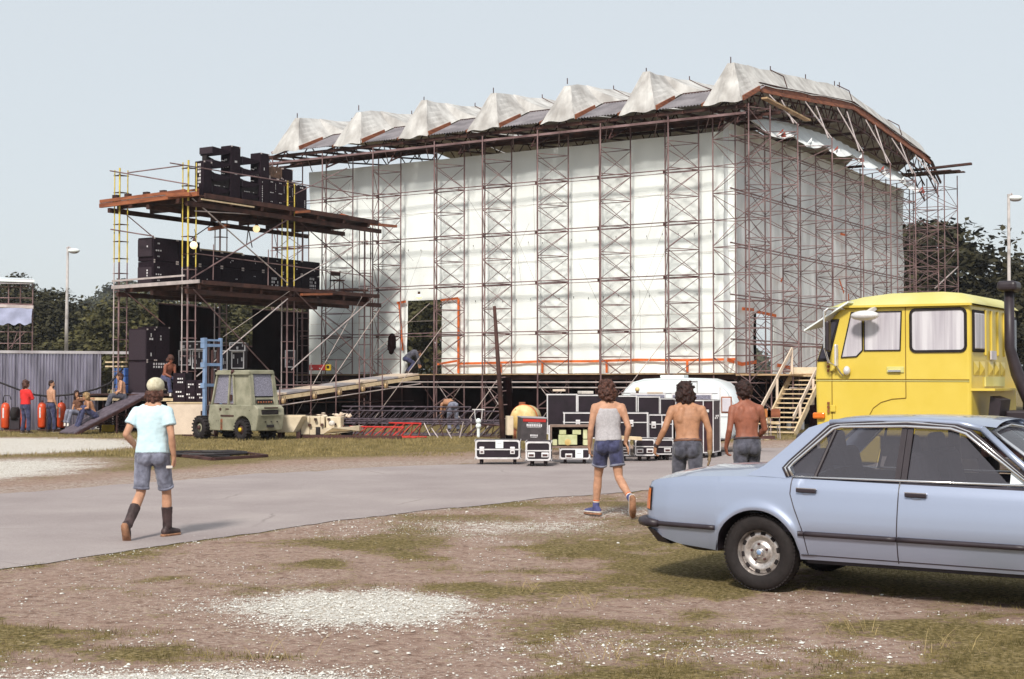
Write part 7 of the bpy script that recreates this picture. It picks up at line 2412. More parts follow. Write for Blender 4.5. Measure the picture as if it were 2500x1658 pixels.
    for pts in ([(1.20, .95), (1.195, .7), (1.19, .5), (1.185, .305)], [(.30, .95), (.295, .82), (.33, .72), (.40, .55), (.42, .46), (.44, .32)], [(2.20, .94), (2.21, .7), (2.2, .31)], [(.385, .325), (1.2, .322), (2.3, .318)]):
        pp = []
        for (a_, b_) in zip(pts[:-1], pts[1:]):
            for k in range(6):
                pp.append(sidept(a_[0] + (b_[0] - a_[0]) * k / 6, a_[1] + (b_[1] - a_[1]) * k / 6, -.001))
        pp.append(sidept(*pts[-1], -.001))
        cp(MB().path(pp, .0055, 5), 'door_seam', 'plastic_black')
    # rubbing strip in lengths with bright upper lip
    for (x0, x1) in ((-1.02, -.375), (.372, .42), (.43, 1.185), (1.20, 2.2), (2.215, 2.42), (3.17, 3.5)):
        pp = [sidept(x0 + (x1 - x0) * k / 10, .505 - .004 * (x0 + (x1 - x0) * k / 10), .008) for k in range(11)]
        cp(MB().path(pp, .021, 8), 'rubbing_strip', 'plastic_black', smooth=True)
    # handles
    for hx in (.44, 1.34):
        hd = thing('door_handle', None, None, CARM @ Vector(sidept(hx, .85)), parent=car)
        MB().bar(sidept(hx - .085, .855, .018), sidept(hx + .085, .852, .018), .03, .032).build('grip', M['plastic_black'], hd, m=CARM, bevel=.006)
        MB().bar(sidept(hx - .088, .872, .020), sidept(hx + .088, .869, .020), .018, .008).build('bright_strip', M['chrome'], hd, m=CARM)
        MB().ball(sidept(hx, .822, -.004), (.055, .006, .022), 12, 6).build('finger_recess', M['car_paint'], hd, m=CARM, smooth=True)
    # tail lamp wrap
    tl_ = thing('tail_lamp', None, None, CARM @ Vector(sidept(-1.06, .7)), parent=car)
    for (e_, mt, g) in ((.004, 'plastic_black', .012), (.012, 'lamp_orange', 0)):
        rows_ = []
        for x in (-1.135 - g, -1.11, -1.075, -1.045 + g):
            rows_.append([sidept(max(x, -1.13), z, e_) for z in (.625 - g, .70, .76, .805 + g)])
        MB().grid(rows_).build('amber_lens' if mt == 'lamp_orange' else 'surround', M[mt], tl_, m=CARM, smooth=True)
    MB().box((-1.135, -sg * .45, .71), (.03, .26, .16)).build('red_lens', M['red_paint'], tl_, m=CARM, bevel=.01)
    # bumper corner
    rows_ = []
    cp(MB().path([sidept(-.95, .505, .012), sidept(-1.05, .51, .03), (-1.16, -sg * .68, .51), (-1.19, -sg * .45, .51), (-1.20, 0, .51)], [.030, .040, .045, .045, .045], 8), 'bumper', 'plastic_black', smooth=True)
    cp(MB().prism([sidept(-1.0, .45, .03), sidept(-1.08, .46, .04), sidept(-1.0, .34, -.02), sidept(-.85, .33, -.02)], (0, sg * .1, 0)), 'bumper_valance', 'plastic_black')
# rear and front screens
cp(MB().grid([[(-.08 + .02, .66 - 1.32 * k / 10, .975 + .02 * math.sin(math.pi * k / 10)) for k in range(11)], [(.40, .54 - 1.08 * k / 10, 1.345 + .03 * math.sin(math.pi * k / 10)) for k in range(11)]]), 'rear_screen', 'car_glass', smooth=True)
cp(MB().path([(-.06, .68, .98), (.40, .56, 1.355), (.41, 0, 1.385), (.40, -.56, 1.355), (-.06, -.68, .98)], .016, 7), 'screen_trim', 'chrome', smooth=True)
cp(MB().grid([[(2.42, .70 - 1.40 * k / 10, .965 + .04 * math.sin(math.pi * k / 10)) for k in range(11)], [(1.86, .56 - 1.12 * k / 10, 1.345 + .04 * math.sin(math.pi * k / 10)) for k in range(11)]]), 'windscreen', 'car_glass', smooth=True)
cp(MB().path([(2.42, .72, .97), (1.86, .58, 1.355), (1.85, 0, 1.395), (1.86, -.58, 1.355), (2.42, -.72, .97)], .016, 7), 'screen_trim', 'chrome', smooth=True)
# interior
for (x, y_) in ((.35, .36), (.35, -.36), (1.25, .36), (1.25, -.36)):
    s_ = thing('seat', None, None, CARM @ Vector((x, y_, .4)), parent=car)
    MB().box((x + .3, y_, .58), (.55, .52, .22)).build('cushion', M['seat_cloth'], s_, m=CARM, bevel=.06, seg=3)
    MB().box((x, y_, .86), (.20, .50, .62), m=Matrix.Rotation(R(-14), 3, 'Y')).build('backrest', M['seat_cloth'], s_, m=CARM, bevel=.06, seg=3)
    MB().box((x - .10, y_, 1.22), (.10, .26, .18), m=Matrix.Rotation(R(-10), 3, 'Y')).build('head_restraint', M['seat_cloth'], s_, m=CARM, bevel=.04, seg=3)
cp(MB().box((2.15, 0, .86), (.5, 1.4, .2)), 'dashboard', 'seat_cloth', bevel=.05)
cp(MB().path([(1.92 + .02 * math.cos(a_ * .349), .36 + .19 * math.cos(a_ * .349), .97 + .17 * math.sin(a_ * .349)) for a_ in range(18)], .014, 6, closed=True), 'steering_wheel', 'plastic_black')
cp(MB().box((.10, 0, .93), (.5, 1.25, .04)), 'parcel_shelf', 'seat_cloth')
cp(MB().box((1.70, -.08, 1.33), (.04, .22, .07)), 'rear_view_mirror', 'foam')
cp(MB().box((1.3, 0, .55), (2.4, 1.5, .1)), 'cabin_floor', 'seat_cloth')
for sg in (-1, 1):
    cp(MB().box((1.2, sg * .80, .72), (2.0, .03, .44)), 'door_card', 'seat_cloth')
# front details
for y_ in (-.55, -.35, .35, .55):
    cp(MB().lathe([(0, 0), (.085, 0), (.085, .04), (0, .05)], (3.60, y_, .68), (1, 0, 0), 18), 'headlamp', 'alu', smooth=True)
cp(MB().box((3.62, 0, .67), (.04, .5, .18)), 'radiator_grille', 'plastic_black')
cp(MB().path([(3.35, -.84, .50), (3.62, -.70, .50), (3.70, -.3, .50), (3.70, .3, .50), (3.62, .70, .50), (3.35, .84, .50)], .055, 8), 'bumper', 'plastic_black', smooth=True)
# wheels
def car_wheel(x_, y_):
    sg = 1 if y_ < 0 else -1
    wt = thing('wheel', None, None, CARM @ Vector((x_, y_, 0)), parent=car)
    ax = (0, -sg, 0)
    o_ = (x_, y_, .315)
    r_ = .318
    MB().lathe([(.195, -.10), (.27, -.102), (.300, -.09), (r_, -.06), (r_, .06), (.300, .09), (.27, .102), (.195, .10), (.19, .085)], o_, ax, 48).build('tyre', M['tyre'], wt, m=CARM, smooth=True)
    tr_ = MB()
    for k in range(60):
        a_ = 2 * math.pi * k / 60
        mm = Matrix.Rotation(-a_, 3, 'Y')
        for yy in (-.055, .055):
            tr_.box(Vector(o_) + mm @ Vector((.314, yy, 0)), (.012, .05, .022), m=mm)
    tr_.build('tread', M['tyre'], wt, m=CARM)
    MB().lathe([(.212, .094), (.218, .100), (.210, .092), (.190, .060), (.180, .02), (.165, -.06), (0, -.06)], o_, ax, 40).build('rim', M['wheel_alloy'], wt, m=CARM, smooth=True)
    MB().lathe([(.186, .012), (.172, .040), (.160, .048), (.122, .050), (.104, .030), (.090, .028), (.082, .046), (.058, .050), (.035, .050), (0, .048)], o_, ax, 40).build('wheel_disc', M['wheel_alloy'], wt, m=CARM, smooth=True)
    for k in range(10):
        a_ = 2 * math.pi * k / 10 + .15
        c_ = Vector(o_) + Vector((math.cos(a_) * .158, -sg * .046, math.sin(a_) * .158))
        mm = Matrix.Rotation(-a_, 3, 'Y')
        MB().box(c_, (.030, .014, .046), m=mm).build('vent_slot', M['black_rubber'], wt, m=CARM, bevel=.008)
    for k in range(5):
        a_ = 2 * math.pi * k / 5 + .4
        c_ = Vector(o_) + Vector((math.cos(a_) * .070, -sg * .060, math.sin(a_) * .070))
        MB().lathe([(.011, 0), (.011, .016), (0, .018)], c_, ax, 8).build('wheel_nut', M['steel_dark'], wt, m=CARM)
    MB().lathe([(.036, .055), (.034, .075), (.022, .08), (0, .081)], o_, ax, 20).build('hub_cap', M['chrome'], wt, m=CARM, smooth=True)
    MB().lathe([(.020, .0815), (.018, .084), (0, .0845)], o_, ax, 16).build('hub_badge', M['blue_paint'], wt, m=CARM, smooth=True)
for x_ in (0.0, WB):
    for y_ in (-.735, .735):
        car_wheel(x_, y_)
# ------------------------------------------------------------ people
_tex = {}
def clouds(scale):
    if scale not in _tex:
        t_ = bpy.data.textures.new('folds_%g' % scale, 'CLOUDS')
        t_.noise_scale = scale
        t_.noise_depth = 2
        _tex[scale] = t_
    return _tex[scale]

def organic(mb_, name, m_, parent, mw, voxel, smooth=6, fold=0.0, fscale=.06):
    """closed overlapping volumes fused into one continuous skin"""
    me = mb_.mesh(name)
    me.materials.append(m_)
    o = bpy.data.objects.new(name, me)
    put(o, parent, mw)
    r_ = o.modifiers.new('fuse', 'REMESH')
    r_.mode = 'VOXEL'
    r_.voxel_size = voxel
    r_.use_smooth_shade = True
    if smooth:
        s_ = o.modifiers.new('relax', 'SMOOTH')
        s_.factor = .5
        s_.iterations = smooth
    if fold:
        d_ = o.modifiers.new('folds', 'DISPLACE')
        d_.texture = clouds(fscale)
        d_.texture_coords = 'LOCAL'
        d_.strength = fold
        d_.mid_level = .5
    return o

V3 = lambda *a_: Vector(a_)

def chain(mb_, pts, rad, n=14):
    """tapered limb with rounded ends"""
    P_, R_ = [], []
    pts = [Vector(q) for q in pts]
    for i in range(len(pts) - 1):
        k = 5
        for j in range(k):
            t_ = j / k
            P_.append(pts[i].lerp(pts[i + 1], t_))
            R_.append(rad[i] + (rad[i + 1] - rad[i]) * t_)
    P_.append(pts[-1])
    R_.append(rad[-1])
    # soften the joints
    for _ in range(2):
        P_ = [P_[0]] + [(P_[i - 1] + P_[i] * 2 + P_[i + 1]) / 4 for i in range(1, len(P_) - 1)] + [P_[-1]]
    mb_.path(P_, R_, n)
    mb_.ball(P_[0], rad[0], 12, 8)
    mb_.ball(P_[-1], rad[-1], 12, 8)

def torso(mb_, J, secs, infl=0.0, e=2.4):
    spine = [J['pelvis'], J['waist'], J['chest'], J['neck']]
    seg = [(spine[i + 1] - spine[i]).length for i in range(3)]
    tot = sum(seg)
    hipx = (J['hipR'] - J['hipL']).normalized()
    shx = (J['shR'] - J['shL']).normalized()
    rows = []
    for (t_, rx, ry) in secs:
        d_ = t_ * tot
        if d_ <= 0:
            c = spine[0] + (spine[1] - spine[0]).normalized() * d_
            tg = spine[1] - spine[0]
        else:
            i = 0
            while i < 2 and d_ > seg[i]:
                d_ -= seg[i]
                i += 1
            c = spine[i] + (spine[i + 1] - spine[i]) * (d_ / seg[i])
            tg = spine[min(i + 1, 3)] - spine[max(i - 0, 0)]
            if i + 2 <= 3 and d_ / seg[i] > .5:
                tg = (tg.normalized() + (spine[i + 2] - spine[i + 1]).normalized())
            elif i > 0 and d_ / seg[i] < .5:
                tg = (tg.normalized() + (spine[i] - spine[i - 1]).normalized())
        tg.normalize()
        lx = hipx.lerp(shx, max(0, min(1, t_)))
        lx = (lx - tg * lx.dot(tg)).normalized()
        fw_ = tg.cross(lx)
        row = []
        for k in range(24):
            a_ = 2 * math.pi * k / 24
            ca, sa = math.cos(a_), math.sin(a_)
            px_ = math.copysign(abs(ca) ** (2 / e), ca) * (rx + infl)
            py_ = math.copysign(abs(sa) ** (2 / e), sa) * (ry + infl)
            row.append(c + lx * px_ + fw_ * py_)
        rows.append(row)
    mb_.grid(rows, wrap=True)
    b0 = len(mb_.v)
    n_ = len(rows)
    mb_.f.append(tuple(b0 - n_ * 24 + k for k in range(23, -1, -1)))
    mb_.f.append(tuple(b0 - 24 + k for k in range(24)))

TORSO = [(-.14, .10, .085), (-.08, .150, .110), (.0, .172, .120), (.10, .165, .112), (.22, .150, .102), (.34, .150, .100), (.48, .164, .110), (.62, .182, .119), (.74, .186, .116), (.84, .168, .100), (.92, .118, .082), (.97, .078, .068), (1.0, .060, .062)]

def hand(mb_, w_, d_, n_, side, curl=.5, sc=1.0, spread=.0):
    """palm, four unequal fingers with bends, and a thumb from the side of the palm"""
    d_ = Vector(d_).normalized()
    n_ = Vector(n_)
    n_ = (n_ - d_ * n_.dot(d_)).normalized()
    lat = d_.cross(n_) * side
    w_ = Vector(w_)
    for k in range(4):
        o_ = lat * (.027 - .018 * k) * sc
        chain(mb_, [w_ + o_ * .6, w_ + d_ * .085 * sc + o_], [.016 * sc, .0145 * sc], 8)
        L_ = (.072, .080, .074, .058)[k] * sc
        b_ = w_ + d_ * .085 * sc + o_
        a1, a2 = curl * .9, curl * 2.0
        d1 = d_ * math.cos(a1) + n_ * math.sin(a1) + lat * (spread * (1.5 - k))
        d2 = d_ * math.cos(a2) + n_ * math.sin(a2) + lat * (spread * (1.5 - k))
        p1 = b_ + d1.normalized() * L_ * .5
        p2 = p1 + d2.normalized() * L_ * .5
        chain(mb_, [b_, p1, p2], [.0115 * sc, .0105 * sc, .009 * sc], 8)
    tb = w_ + d_ * .03 * sc + lat * .032 * sc
    t1 = tb + (d_ * .7 + lat * .6 + n_ * .3).normalized() * .04 * sc
    t2 = t1 + (d_ * .9 + lat * .1 + n_ * .4).normalized() * .034 * sc
    chain(mb_, [w_ + d_ * .015 * sc + lat * .01 * sc, tb, t1, t2], [.017 * sc, .0155 * sc, .0125 * sc, .0105 * sc], 8)

def base_pose():
    return dict(pelvis=V3(0, 0, .96), waist=V3(0, 0, 1.10), chest=V3(0, .01, 1.32), neck=V3(0, -.01, 1.50), head=V3(0, .025, 1.655), look=V3(0, 1, 0), upv=V3(0, 0, 1),
                shL=V3(-.185, -.005, 1.405), shR=V3(.185, -.005, 1.405), elL=V3(-.235, -.03, 1.14), elR=V3(.235, -.03, 1.14), wrL=V3(-.235, .04, .90), wrR=V3(.235, .04, .90),
                hdL=V3(0, .15, -1), hdR=V3(0, .15, -1), hipL=V3(-.092, 0, .93), hipR=V3(.092, 0, .93), knL=V3(-.10, .02, .50), knR=V3(.10, .02, .50), anL=V3(-.10, -.02, .085), anR=V3(.10, -.02, .085),
                ftL=V3(-.03, 1, 0), ftR=V3(.03, 1, 0), curlL=.5, curlR=.5)

def foot_axis(J, s_):
    d_ = J['ft' + s_].normalized()
    return d_

def person(label, loc, yaw, J, skinm, hair, clothes, voxel=.011, size=1.0, extra=None, hair_kind='curly', group=None, beard=None):
    mw = Matrix.Translation(Vector(loc)) @ Matrix.Rotation(yaw, 4, 'Z') @ Matrix.Diagonal((size * .95, size * .95, size, 1))
    mb_ = MB()
    torso(mb_, J, TORSO)
    up_s = (J['neck'] - J['waist']).normalized()
    lat_s = (J['shR'] - J['shL']).normalized()
    bk_s = up_s.cross(lat_s).normalized() * -1
    if not any(k_[0] in ('tee', 'vest', 'jumper') for k_ in clothes):
        for sg in (-1, 1):
            chain(mb_, [J['chest'] + lat_s * sg * .075 + bk_s * .070 + up_s * .07, J['chest'] + lat_s * sg * .095 + bk_s * .064 - up_s * .05], [.050, .052], 12)
            chain(mb_, [J['chest'] + lat_s * sg * .038 + bk_s * .068 - up_s * .06, J['waist'] + lat_s * sg * .042 + bk_s * .060 - up_s * .02], [.044, .043], 10)
    for s_, sg in (('L', -1), ('R', 1)):
        sh, el, wr = J['sh' + s_], J['el' + s_], J['wr' + s_]
        chain(mb_, [sh + (J['chest'] - sh) * .30, sh], [.066, .056])
        chain(mb_, [J['neck'].lerp(J['head'], .18), J['neck'].lerp(sh, .45) + V3(0, -.012, -.004), sh + (J['neck'] - sh) * .12], [.048, .044, .046])
        chain(mb_, [sh, sh.lerp(el, .2), sh.lerp(el, .5), el], [.053, .056, .047, .040])
        chain(mb_, [el, el.lerp(wr, .3), wr], [.041, .042, .0265])
        pn = J.get('pn' + s_, V3(-sg * 1, .25, 0))
        hand(mb_, wr, J['hd' + s_], pn, -sg if J.get('flip' + s_) else sg, J['curl' + s_])
        hp, kn, an = J['hip' + s_], J['kn' + s_], J['an' + s_]
        chain(mb_, [hp, hp.lerp(kn, .4), kn], [.092, .082, .056])
        chain(mb_, [kn, kn.lerp(an, .32), an], [.055, .059, .037])
        fd_ = foot_axis(J, s_)
        sole = J.get('sole' + s_, V3(0, 0, -1))
        heel = an + sole * .045 - fd_ * .04
        chain(mb_, [heel, an + fd_ * .07 + sole * .05, an + fd_ * .17 + sole * .06], [.034, .036, .024], 10)
    hc, lk, up_ = J['head'], J['look'].normalized(), J['upv'].normalized()
    rx_ = lk.cross(up_).normalized()
    up_ = rx_.cross(lk).normalized()
    HM = Matrix((rx_, lk, up_)).transposed()
    chain(mb_, [J['neck'] - (hc - J['neck']).normalized() * .05, hc - up_ * .07], [.062, .056])
    mb_.ball(hc + up_ * .018, (.076, .096, .100), 18, 12, HM)
    mb_.ball(hc - up_ * .058 + lk * .026, (.056, .068, .060), 14, 10, HM)
    mb_.ball(hc - up_ * .100 + lk * .062, (.026, .024, .022), 10, 8, HM)
    chain(mb_, [hc + lk * .092 + up_ * .012, hc + lk * .112 - up_ * .028], [.010, .015], 8)
    mb_.ball(hc + lk * .084 - up_ * .066, (.026, .018, .012), 8, 6, HM)
    for sg in (-1, 1):
        mb_.ball(hc + rx_ * sg * .078 - up_ * .01 - lk * .005, (.011, .022, .032), 8, 6, HM)
        mb_.ball(hc + rx_ * sg * .034 + lk * .074 - up_ * .018, (.022, .018, .02), 8, 6, HM)
    body = organic(mb_, 'person', skinm, None, mw, voxel, 3, .004, .12)
    tag(body, label, 'person', group)
    for sg in (-1, 1):
        e_ = MB().ball(hc + rx_ * sg * .032 + lk * .090 + up_ * .010, (.013, .008, .008), 10, 6, HM)
        put_local(e_, 'eye', M['eye'], body, mw)
        put_local(MB().ball(hc + rx_ * sg * .033 + lk * .092 + up_ * .032, (.024, .008, .006), 8, 5, HM), 'eyebrow', hair, body, mw)
    put_local(MB().ball(hc + lk * .098 - up_ * .068, (.021, .007, .006), 10, 6, HM), 'lips', M['lips'], body, mw)
    # hair
    hb = MB()
    if hair_kind == 'curly':
        bl_ = [((0, -.022, .045), (.098, .112, .095)), ((0, -.055, -.02), (.100, .080, .085)), ((-.06, -.04, -.06), (.052, .06, .055)), ((.06, -.04, -.06), (.052, .06, .055)), ((0, -.065, -.085), (.07, .05, .05))]
    elif hair_kind == 'bushy':
        bl_ = [((0, -.025, .05), (.108, .120, .10)), ((0, -.06, -.02), (.115, .09, .10)), ((-.08, -.04, -.05), (.06, .07, .07)), ((.08, -.04, -.05), (.06, .07, .07)), ((0, -.07, -.10), (.085, .06, .06))]
    elif hair_kind == 'short':
        bl_ = [((0, -.020, .042), (.090, .106, .088)), ((0, -.050, -.01), (.088, .070, .070))]
    elif hair_kind == 'afro':
        bl_ = [((0, -.018, .045), (.106, .118, .104)), ((0, -.045, -.005), (.108, .092, .09))]
    elif hair_kind == 'under_cap':
        bl_ = [((0, -.05, -.045), (.098, .072, .060)), ((-.065, -.03, -.06), (.045, .055, .05)), ((.065, -.03, -.06), (.045, .055, .05)), ((0, -.06, -.095), (.075, .05, .04))]
    else:   # long
        bl_ = [((0, -.02, .045), (.094, .108, .092)), ((0, -.055, -.05), (.098, .065, .12)), ((-.07, -.02, -.08), (.04, .06, .11)), ((.07, -.02, -.08), (.04, .06, .11)), ((0, -.06, -.14), (.085, .045, .08))]
    rgh = random.Random(len(label))
    for c_, r_ in bl_:
        hb.ball(hc + HM @ Vector(c_), r_, 16, 10, HM)
        if hair_kind != 'short':
            for k in range(26):
                v_ = Vector((rgh.gauss(0, 1), rgh.gauss(0, 1) - .4, rgh.gauss(0, 1))).normalized()
                q_ = Vector((v_.x * r_[0], v_.y * r_[1], v_.z * r_[2])) * rgh.uniform(.96, 1.08)
                p_ = Vector(c_) + q_
                if p_.y > .055 and p_.z < .07:
                    continue
                hb.ball(hc + HM @ p_, rgh.uniform(.012, .024), 7, 5, HM)
    organic(hb, 'hair', hair, body, mw, .009 if voxel < .012 else .013, 1, .022, .022)
    if beard:
        bb = MB()
        bb.ball(hc - up_ * .095 + lk * .062, (.05, .045, .05), 12, 8, HM)
        bb.ball(hc - up_ * .060 + lk * .086, (.036, .02, .014), 10, 6, HM)
        organic(bb, 'beard', hair, body, mw, .011, 1, .015, .025)
    # clothing
    for (kind, m_) in clothes:
        cb_ = MB()
        fold, vx = .012, voxel * 1.15
        if kind in ('shorts_long', 'shorts_short', 'jeans'):
            torso(cb_, J, [(-.14, .11, .09), (-.10, .15, .115), (.0, .172, .122), (.09, .166, .113), (.155, .158, .108)], .014)
            for s_ in 'LR':
                hp, kn, an = J['hip' + s_], J['kn' + s_], J['an' + s_]
                if kind == 'jeans':
                    chain(cb_, [hp, hp.lerp(kn, .4), kn], [.106, .097, .076])
                    e_ = kn.lerp(an, .97)
                    cb_.path([kn, kn.lerp(an, .3), kn.lerp(an, .7), e_], [.076, .075, .070, .078], 14)
                else:
                    f_ = .86 if kind == 'shorts_long' else .62
                    P_ = [hp.lerp(kn, f_ * k / 5) for k in range(6)]
                    cb_.path(P_, [.106 + (.103 - .106) * k / 5 - (.014 if kind == 'shorts_long' else .0) * k / 5 for k in range(6)], 16)
                    cb_.ball(hp, .106, 12, 8)
            hx_ = (J['hipR'] - J['hipL']).normalized()
            tx_ = (J['waist'] - J['pelvis']).normalized()
            bk_ = tx_.cross(hx_).normalized() * -1
            for sg in (-1, 1):
                cb_.ball(J['pelvis'] + hx_ * sg * .078 + bk_ * .052 - tx_ * .065, (.094, .094, .10), 14, 10)
            o_ = organic(cb_, kind.split('_')[0], m_, body, mw, vx, 3, fold, .05)
            for s_ in 'LR':
                hp, kn = J['hip' + s_], J['kn' + s_]
                if kind != 'jeans':
                    f_ = .86 if kind == 'shorts_long' else .62
                    q_ = hp.lerp(kn, f_)
                    t_ = (kn - hp).normalized()
                    rr_ = .094 if kind == 'shorts_long' else .106
                    put_local(MB().path([q_ - t_ * .012, q_ + t_ * .002, q_ + t_ * .016], [rr_, rr_ + .003, rr_ - .001], 18), 'hem', M['denim_pale'], body, mw)
            hipx = (J['hipR'] - J['hipL']).normalized()
            tgx = (J['waist'] - J['pelvis']).normalized()
            back = tgx.cross(hipx).normalized() * -1
            seam_ = [J['pelvis'] + tgx * t_ + back * d_ for t_, d_ in ((.05, .130), (.02, .133), (0, .134), (-.05, .130))]
            put_local(MB().path(seam_, .004, 5), 'seam', m_, body, mw)
        elif kind == 'belt':
            torso(cb_, J, [(.095, .166, .113), (.115, .164, .112), (.145, .160, .110)], .018)
            put_local(cb_, 'belt', m_, body, mw)
        elif kind == 'tee':
            torso(cb_, J, [(-.03, .182, .130), (.08, .176, .124), (.2, .166, .117), (.34, .160, .112), (.48, .168, .116), (.62, .178, .121), (.74, .182, .118), (.84, .170, .103), (.915, .128, .086), (.95, .09, .075)], .016)
            for s_, sg in (('L', -1), ('R', 1)):
                sh, el = J['sh' + s_], J['el' + s_]
                chain(cb_, [sh + (J['chest'] - sh) * .3, sh], [.078, .066])
                chain(cb_, [J['neck'].lerp(sh, .35) + V3(0, -.01, -.012), sh], [.05, .058])
                cb_.path([sh, sh.lerp(el, .25), sh.lerp(el, .58)], [.066, .072, .080], 14)
            organic(cb_, 'tee_shirt', m_, body, mw, vx, 3, .016, .09)
        elif kind == 'jumper':
            torso(cb_, J, [(.02, .175, .126), (.12, .170, .12), (.34, .158, .112), (.62, .176, .121), (.74, .184, .12), (.84, .178, .106), (.925, .135, .087), (.97, .09, .075)], .018)
            for s_ in 'LR':
                sh, el, wr = J['sh' + s_], J['el' + s_], J['wr' + s_]
                chain(cb_, [sh + (J['chest'] - sh) * .25, sh], [.078, .068])
                chain(cb_, [J['neck'].lerp(sh, .35) + V3(0, -.01, -.012), sh], [.05, .058])
                chain(cb_, [sh, sh.lerp(el, .5), el], [.068, .064, .056])
                chain(cb_, [el, el.lerp(wr, .75)], [.058, .050])
            organic(cb_, 'jumper', m_, body, mw, vx, 3, .014, .09)
        elif kind == 'vest':
            torso(cb_, J, [(.03, .176, .128), (.12, .172, .122), (.34, .158, .110), (.48, .168, .116), (.60, .172, .121), (.68, .168, .121), (.76, .152, .118), (.82, .135, .108)], .013)
            for sg in (-1, 1):
                shx = (J['shR'] - J['shL']).normalized()
                p0 = J['chest'] + shx * sg * .100 + V3(0, -.080, -.01)
                p1 = J['neck'] + shx * sg * .088 + V3(0, -.015, -.005)
                p2 = J['chest'] + shx * sg * .100 + V3(0, .090, -.01)
                chain(cb_, [p0, p1, p2], [.040, .032, .036], 10)
            chain(cb_, [J['chest'] + V3(-.07, -.09, .03), J['chest'] + V3(.07, -.09, .03)], [.034, .034], 10)
            organic(cb_, 'vest', m_, body, mw, vx, 5, .007, .09)
        elif kind in ('boots', 'trainers', 'shoes'):
            for s_ in 'LR':
                kn, an = J['kn' + s_], J['an' + s_]
                fd_ = foot_axis(J, s_)
                sole = J.get('sole' + s_, V3(0, 0, -1))
                cb_ = MB()
                if kind == 'boots':
                    cb_.path([an.lerp(kn, .58), an.lerp(kn, .4), an.lerp(kn, .2), an], [.066, .062, .056, .056], 16)
                elif kind == 'trainers':
                    cb_.path([an.lerp(kn, .17), an], [.048, .047], 14)
                heel = an + sole * .042 - fd_ * .045
                chain(cb_, [an, heel], [.046, .046], 12)
                chain(cb_, [heel, an + fd_ * .07 + sole * .048, an + fd_ * .175 + sole * .058], [.046, .048, .036], 12)
                shoe = organic(cb_, {'boots': 'boot', 'trainers': 'trainer', 'shoes': 'shoe'}[kind], m_, body, mw, voxel, 3, .008 if kind == 'boots' else .004, .04)
                # flat sole plate
                lx = fd_.cross(sole).normalized()
                sb_ = []
                for (t_, w_) in ((-.092, .022), (-.07, .038), (-.02, .042), (.06, .043), (.14, .046), (.19, .036), (.215, .016)):
                    sb_.append((t_, w_))
                ring_ = [an + fd_ * t_ + lx * w_ + sole * .096 for t_, w_ in sb_] + [an + fd_ * t_ - lx * w_ + sole * .096 for t_, w_ in reversed(sb_)]
                put_local(MB().prism(ring_, -sole * .026), 'sole', M['sole'] if kind != 'shoes' else M['white_shoe'], body, mw)
                if kind == 'trainers':
                    ring2 = [an + fd_ * t_ + lx * (w_ + .004) + sole * .066 for t_, w_ in sb_] + [an + fd_ * t_ - lx * (w_ + .004) + sole * .066 for t_, w_ in reversed(sb_)]
                    put_local(MB().prism(ring2, -sole * .016), 'sole_edge', M['white_shoe'], body, mw)
                    q_ = an.lerp(kn, .20)
                    put_local(MB().path([q_, an.lerp(kn, .24)], [.045, .045], 14), 'sock', M['orange'], body, mw)
                    put_local(MB().path([an.lerp(kn, .165), an.lerp(kn, .2)], [.046, .045], 14), 'sock', M['white_shoe'], body, mw)
        elif kind == 'cap':
            hb2 = MB()
            hb2.ball(hc + HM @ V3(0, -.008, .055), (.098, .118, .092), 20, 12, HM)
            organic(hb2, 'cap', m_, body, mw, .01, 2, .006, .04)
            rows_ = []
            for j in range(4):
                rr = 1 + j * .22
                rows_.append([hc + HM @ V3(.088 * math.sin(a_) * (1 + j * .04), .09 * math.cos(a_) * rr + .012, .028 - .008 * j) for a_ in [-1.1 + 2.2 * i / 10 for i in range(11)]])
            pk_ = MB().grid(rows_)
            o_ = put_local(pk_, 'cap_peak', m_, body, mw, smooth=True)
            sd_ = o_.modifiers.new('thick', 'SOLIDIFY')
            sd_.thickness = .006
        elif kind.startswith('glove'):
            s_ = kind[-1]
            sg = -1 if s_ == 'L' else 1
            hand(cb_, J['wr' + s_], J['hd' + s_], J.get('pn' + s_, V3(-sg, .25, 0)), sg, J['curl' + s_], 1.18)
            chain(cb_, [J['wr' + s_].lerp(J['el' + s_], .08), J['wr' + s_]], [.036, .034])
            organic(cb_, 'work_glove', m_, body, mw, voxel, 2, .004, .04)
        elif kind == 'bracelets':
            for t_ in (.05, .10, .14):
                q_ = J['wrL'].lerp(J['elL'], t_)
                d_ = (J['elL'] - J['wrL']).normalized()
                put_local(MB().path([q_ - d_ * .008, q_ + d_ * .008], [.034, .034], 14), 'bracelet', m_, body, mw)
    return body, mw

def put_local(mb_, name, m_, parent, mw, smooth=True, bevel=0):
    o = mb_.build(name, m_, parent, m=mw, smooth=smooth and not bevel, bevel=bevel)
    return o
M['eye'] = mat('dark_eye', (0.02, 0.012, 0.01), 0.3, 0, 0)
M['lips'] = mat('lips', (0.24, 0.07, 0.055), 0.5, 0, 0)

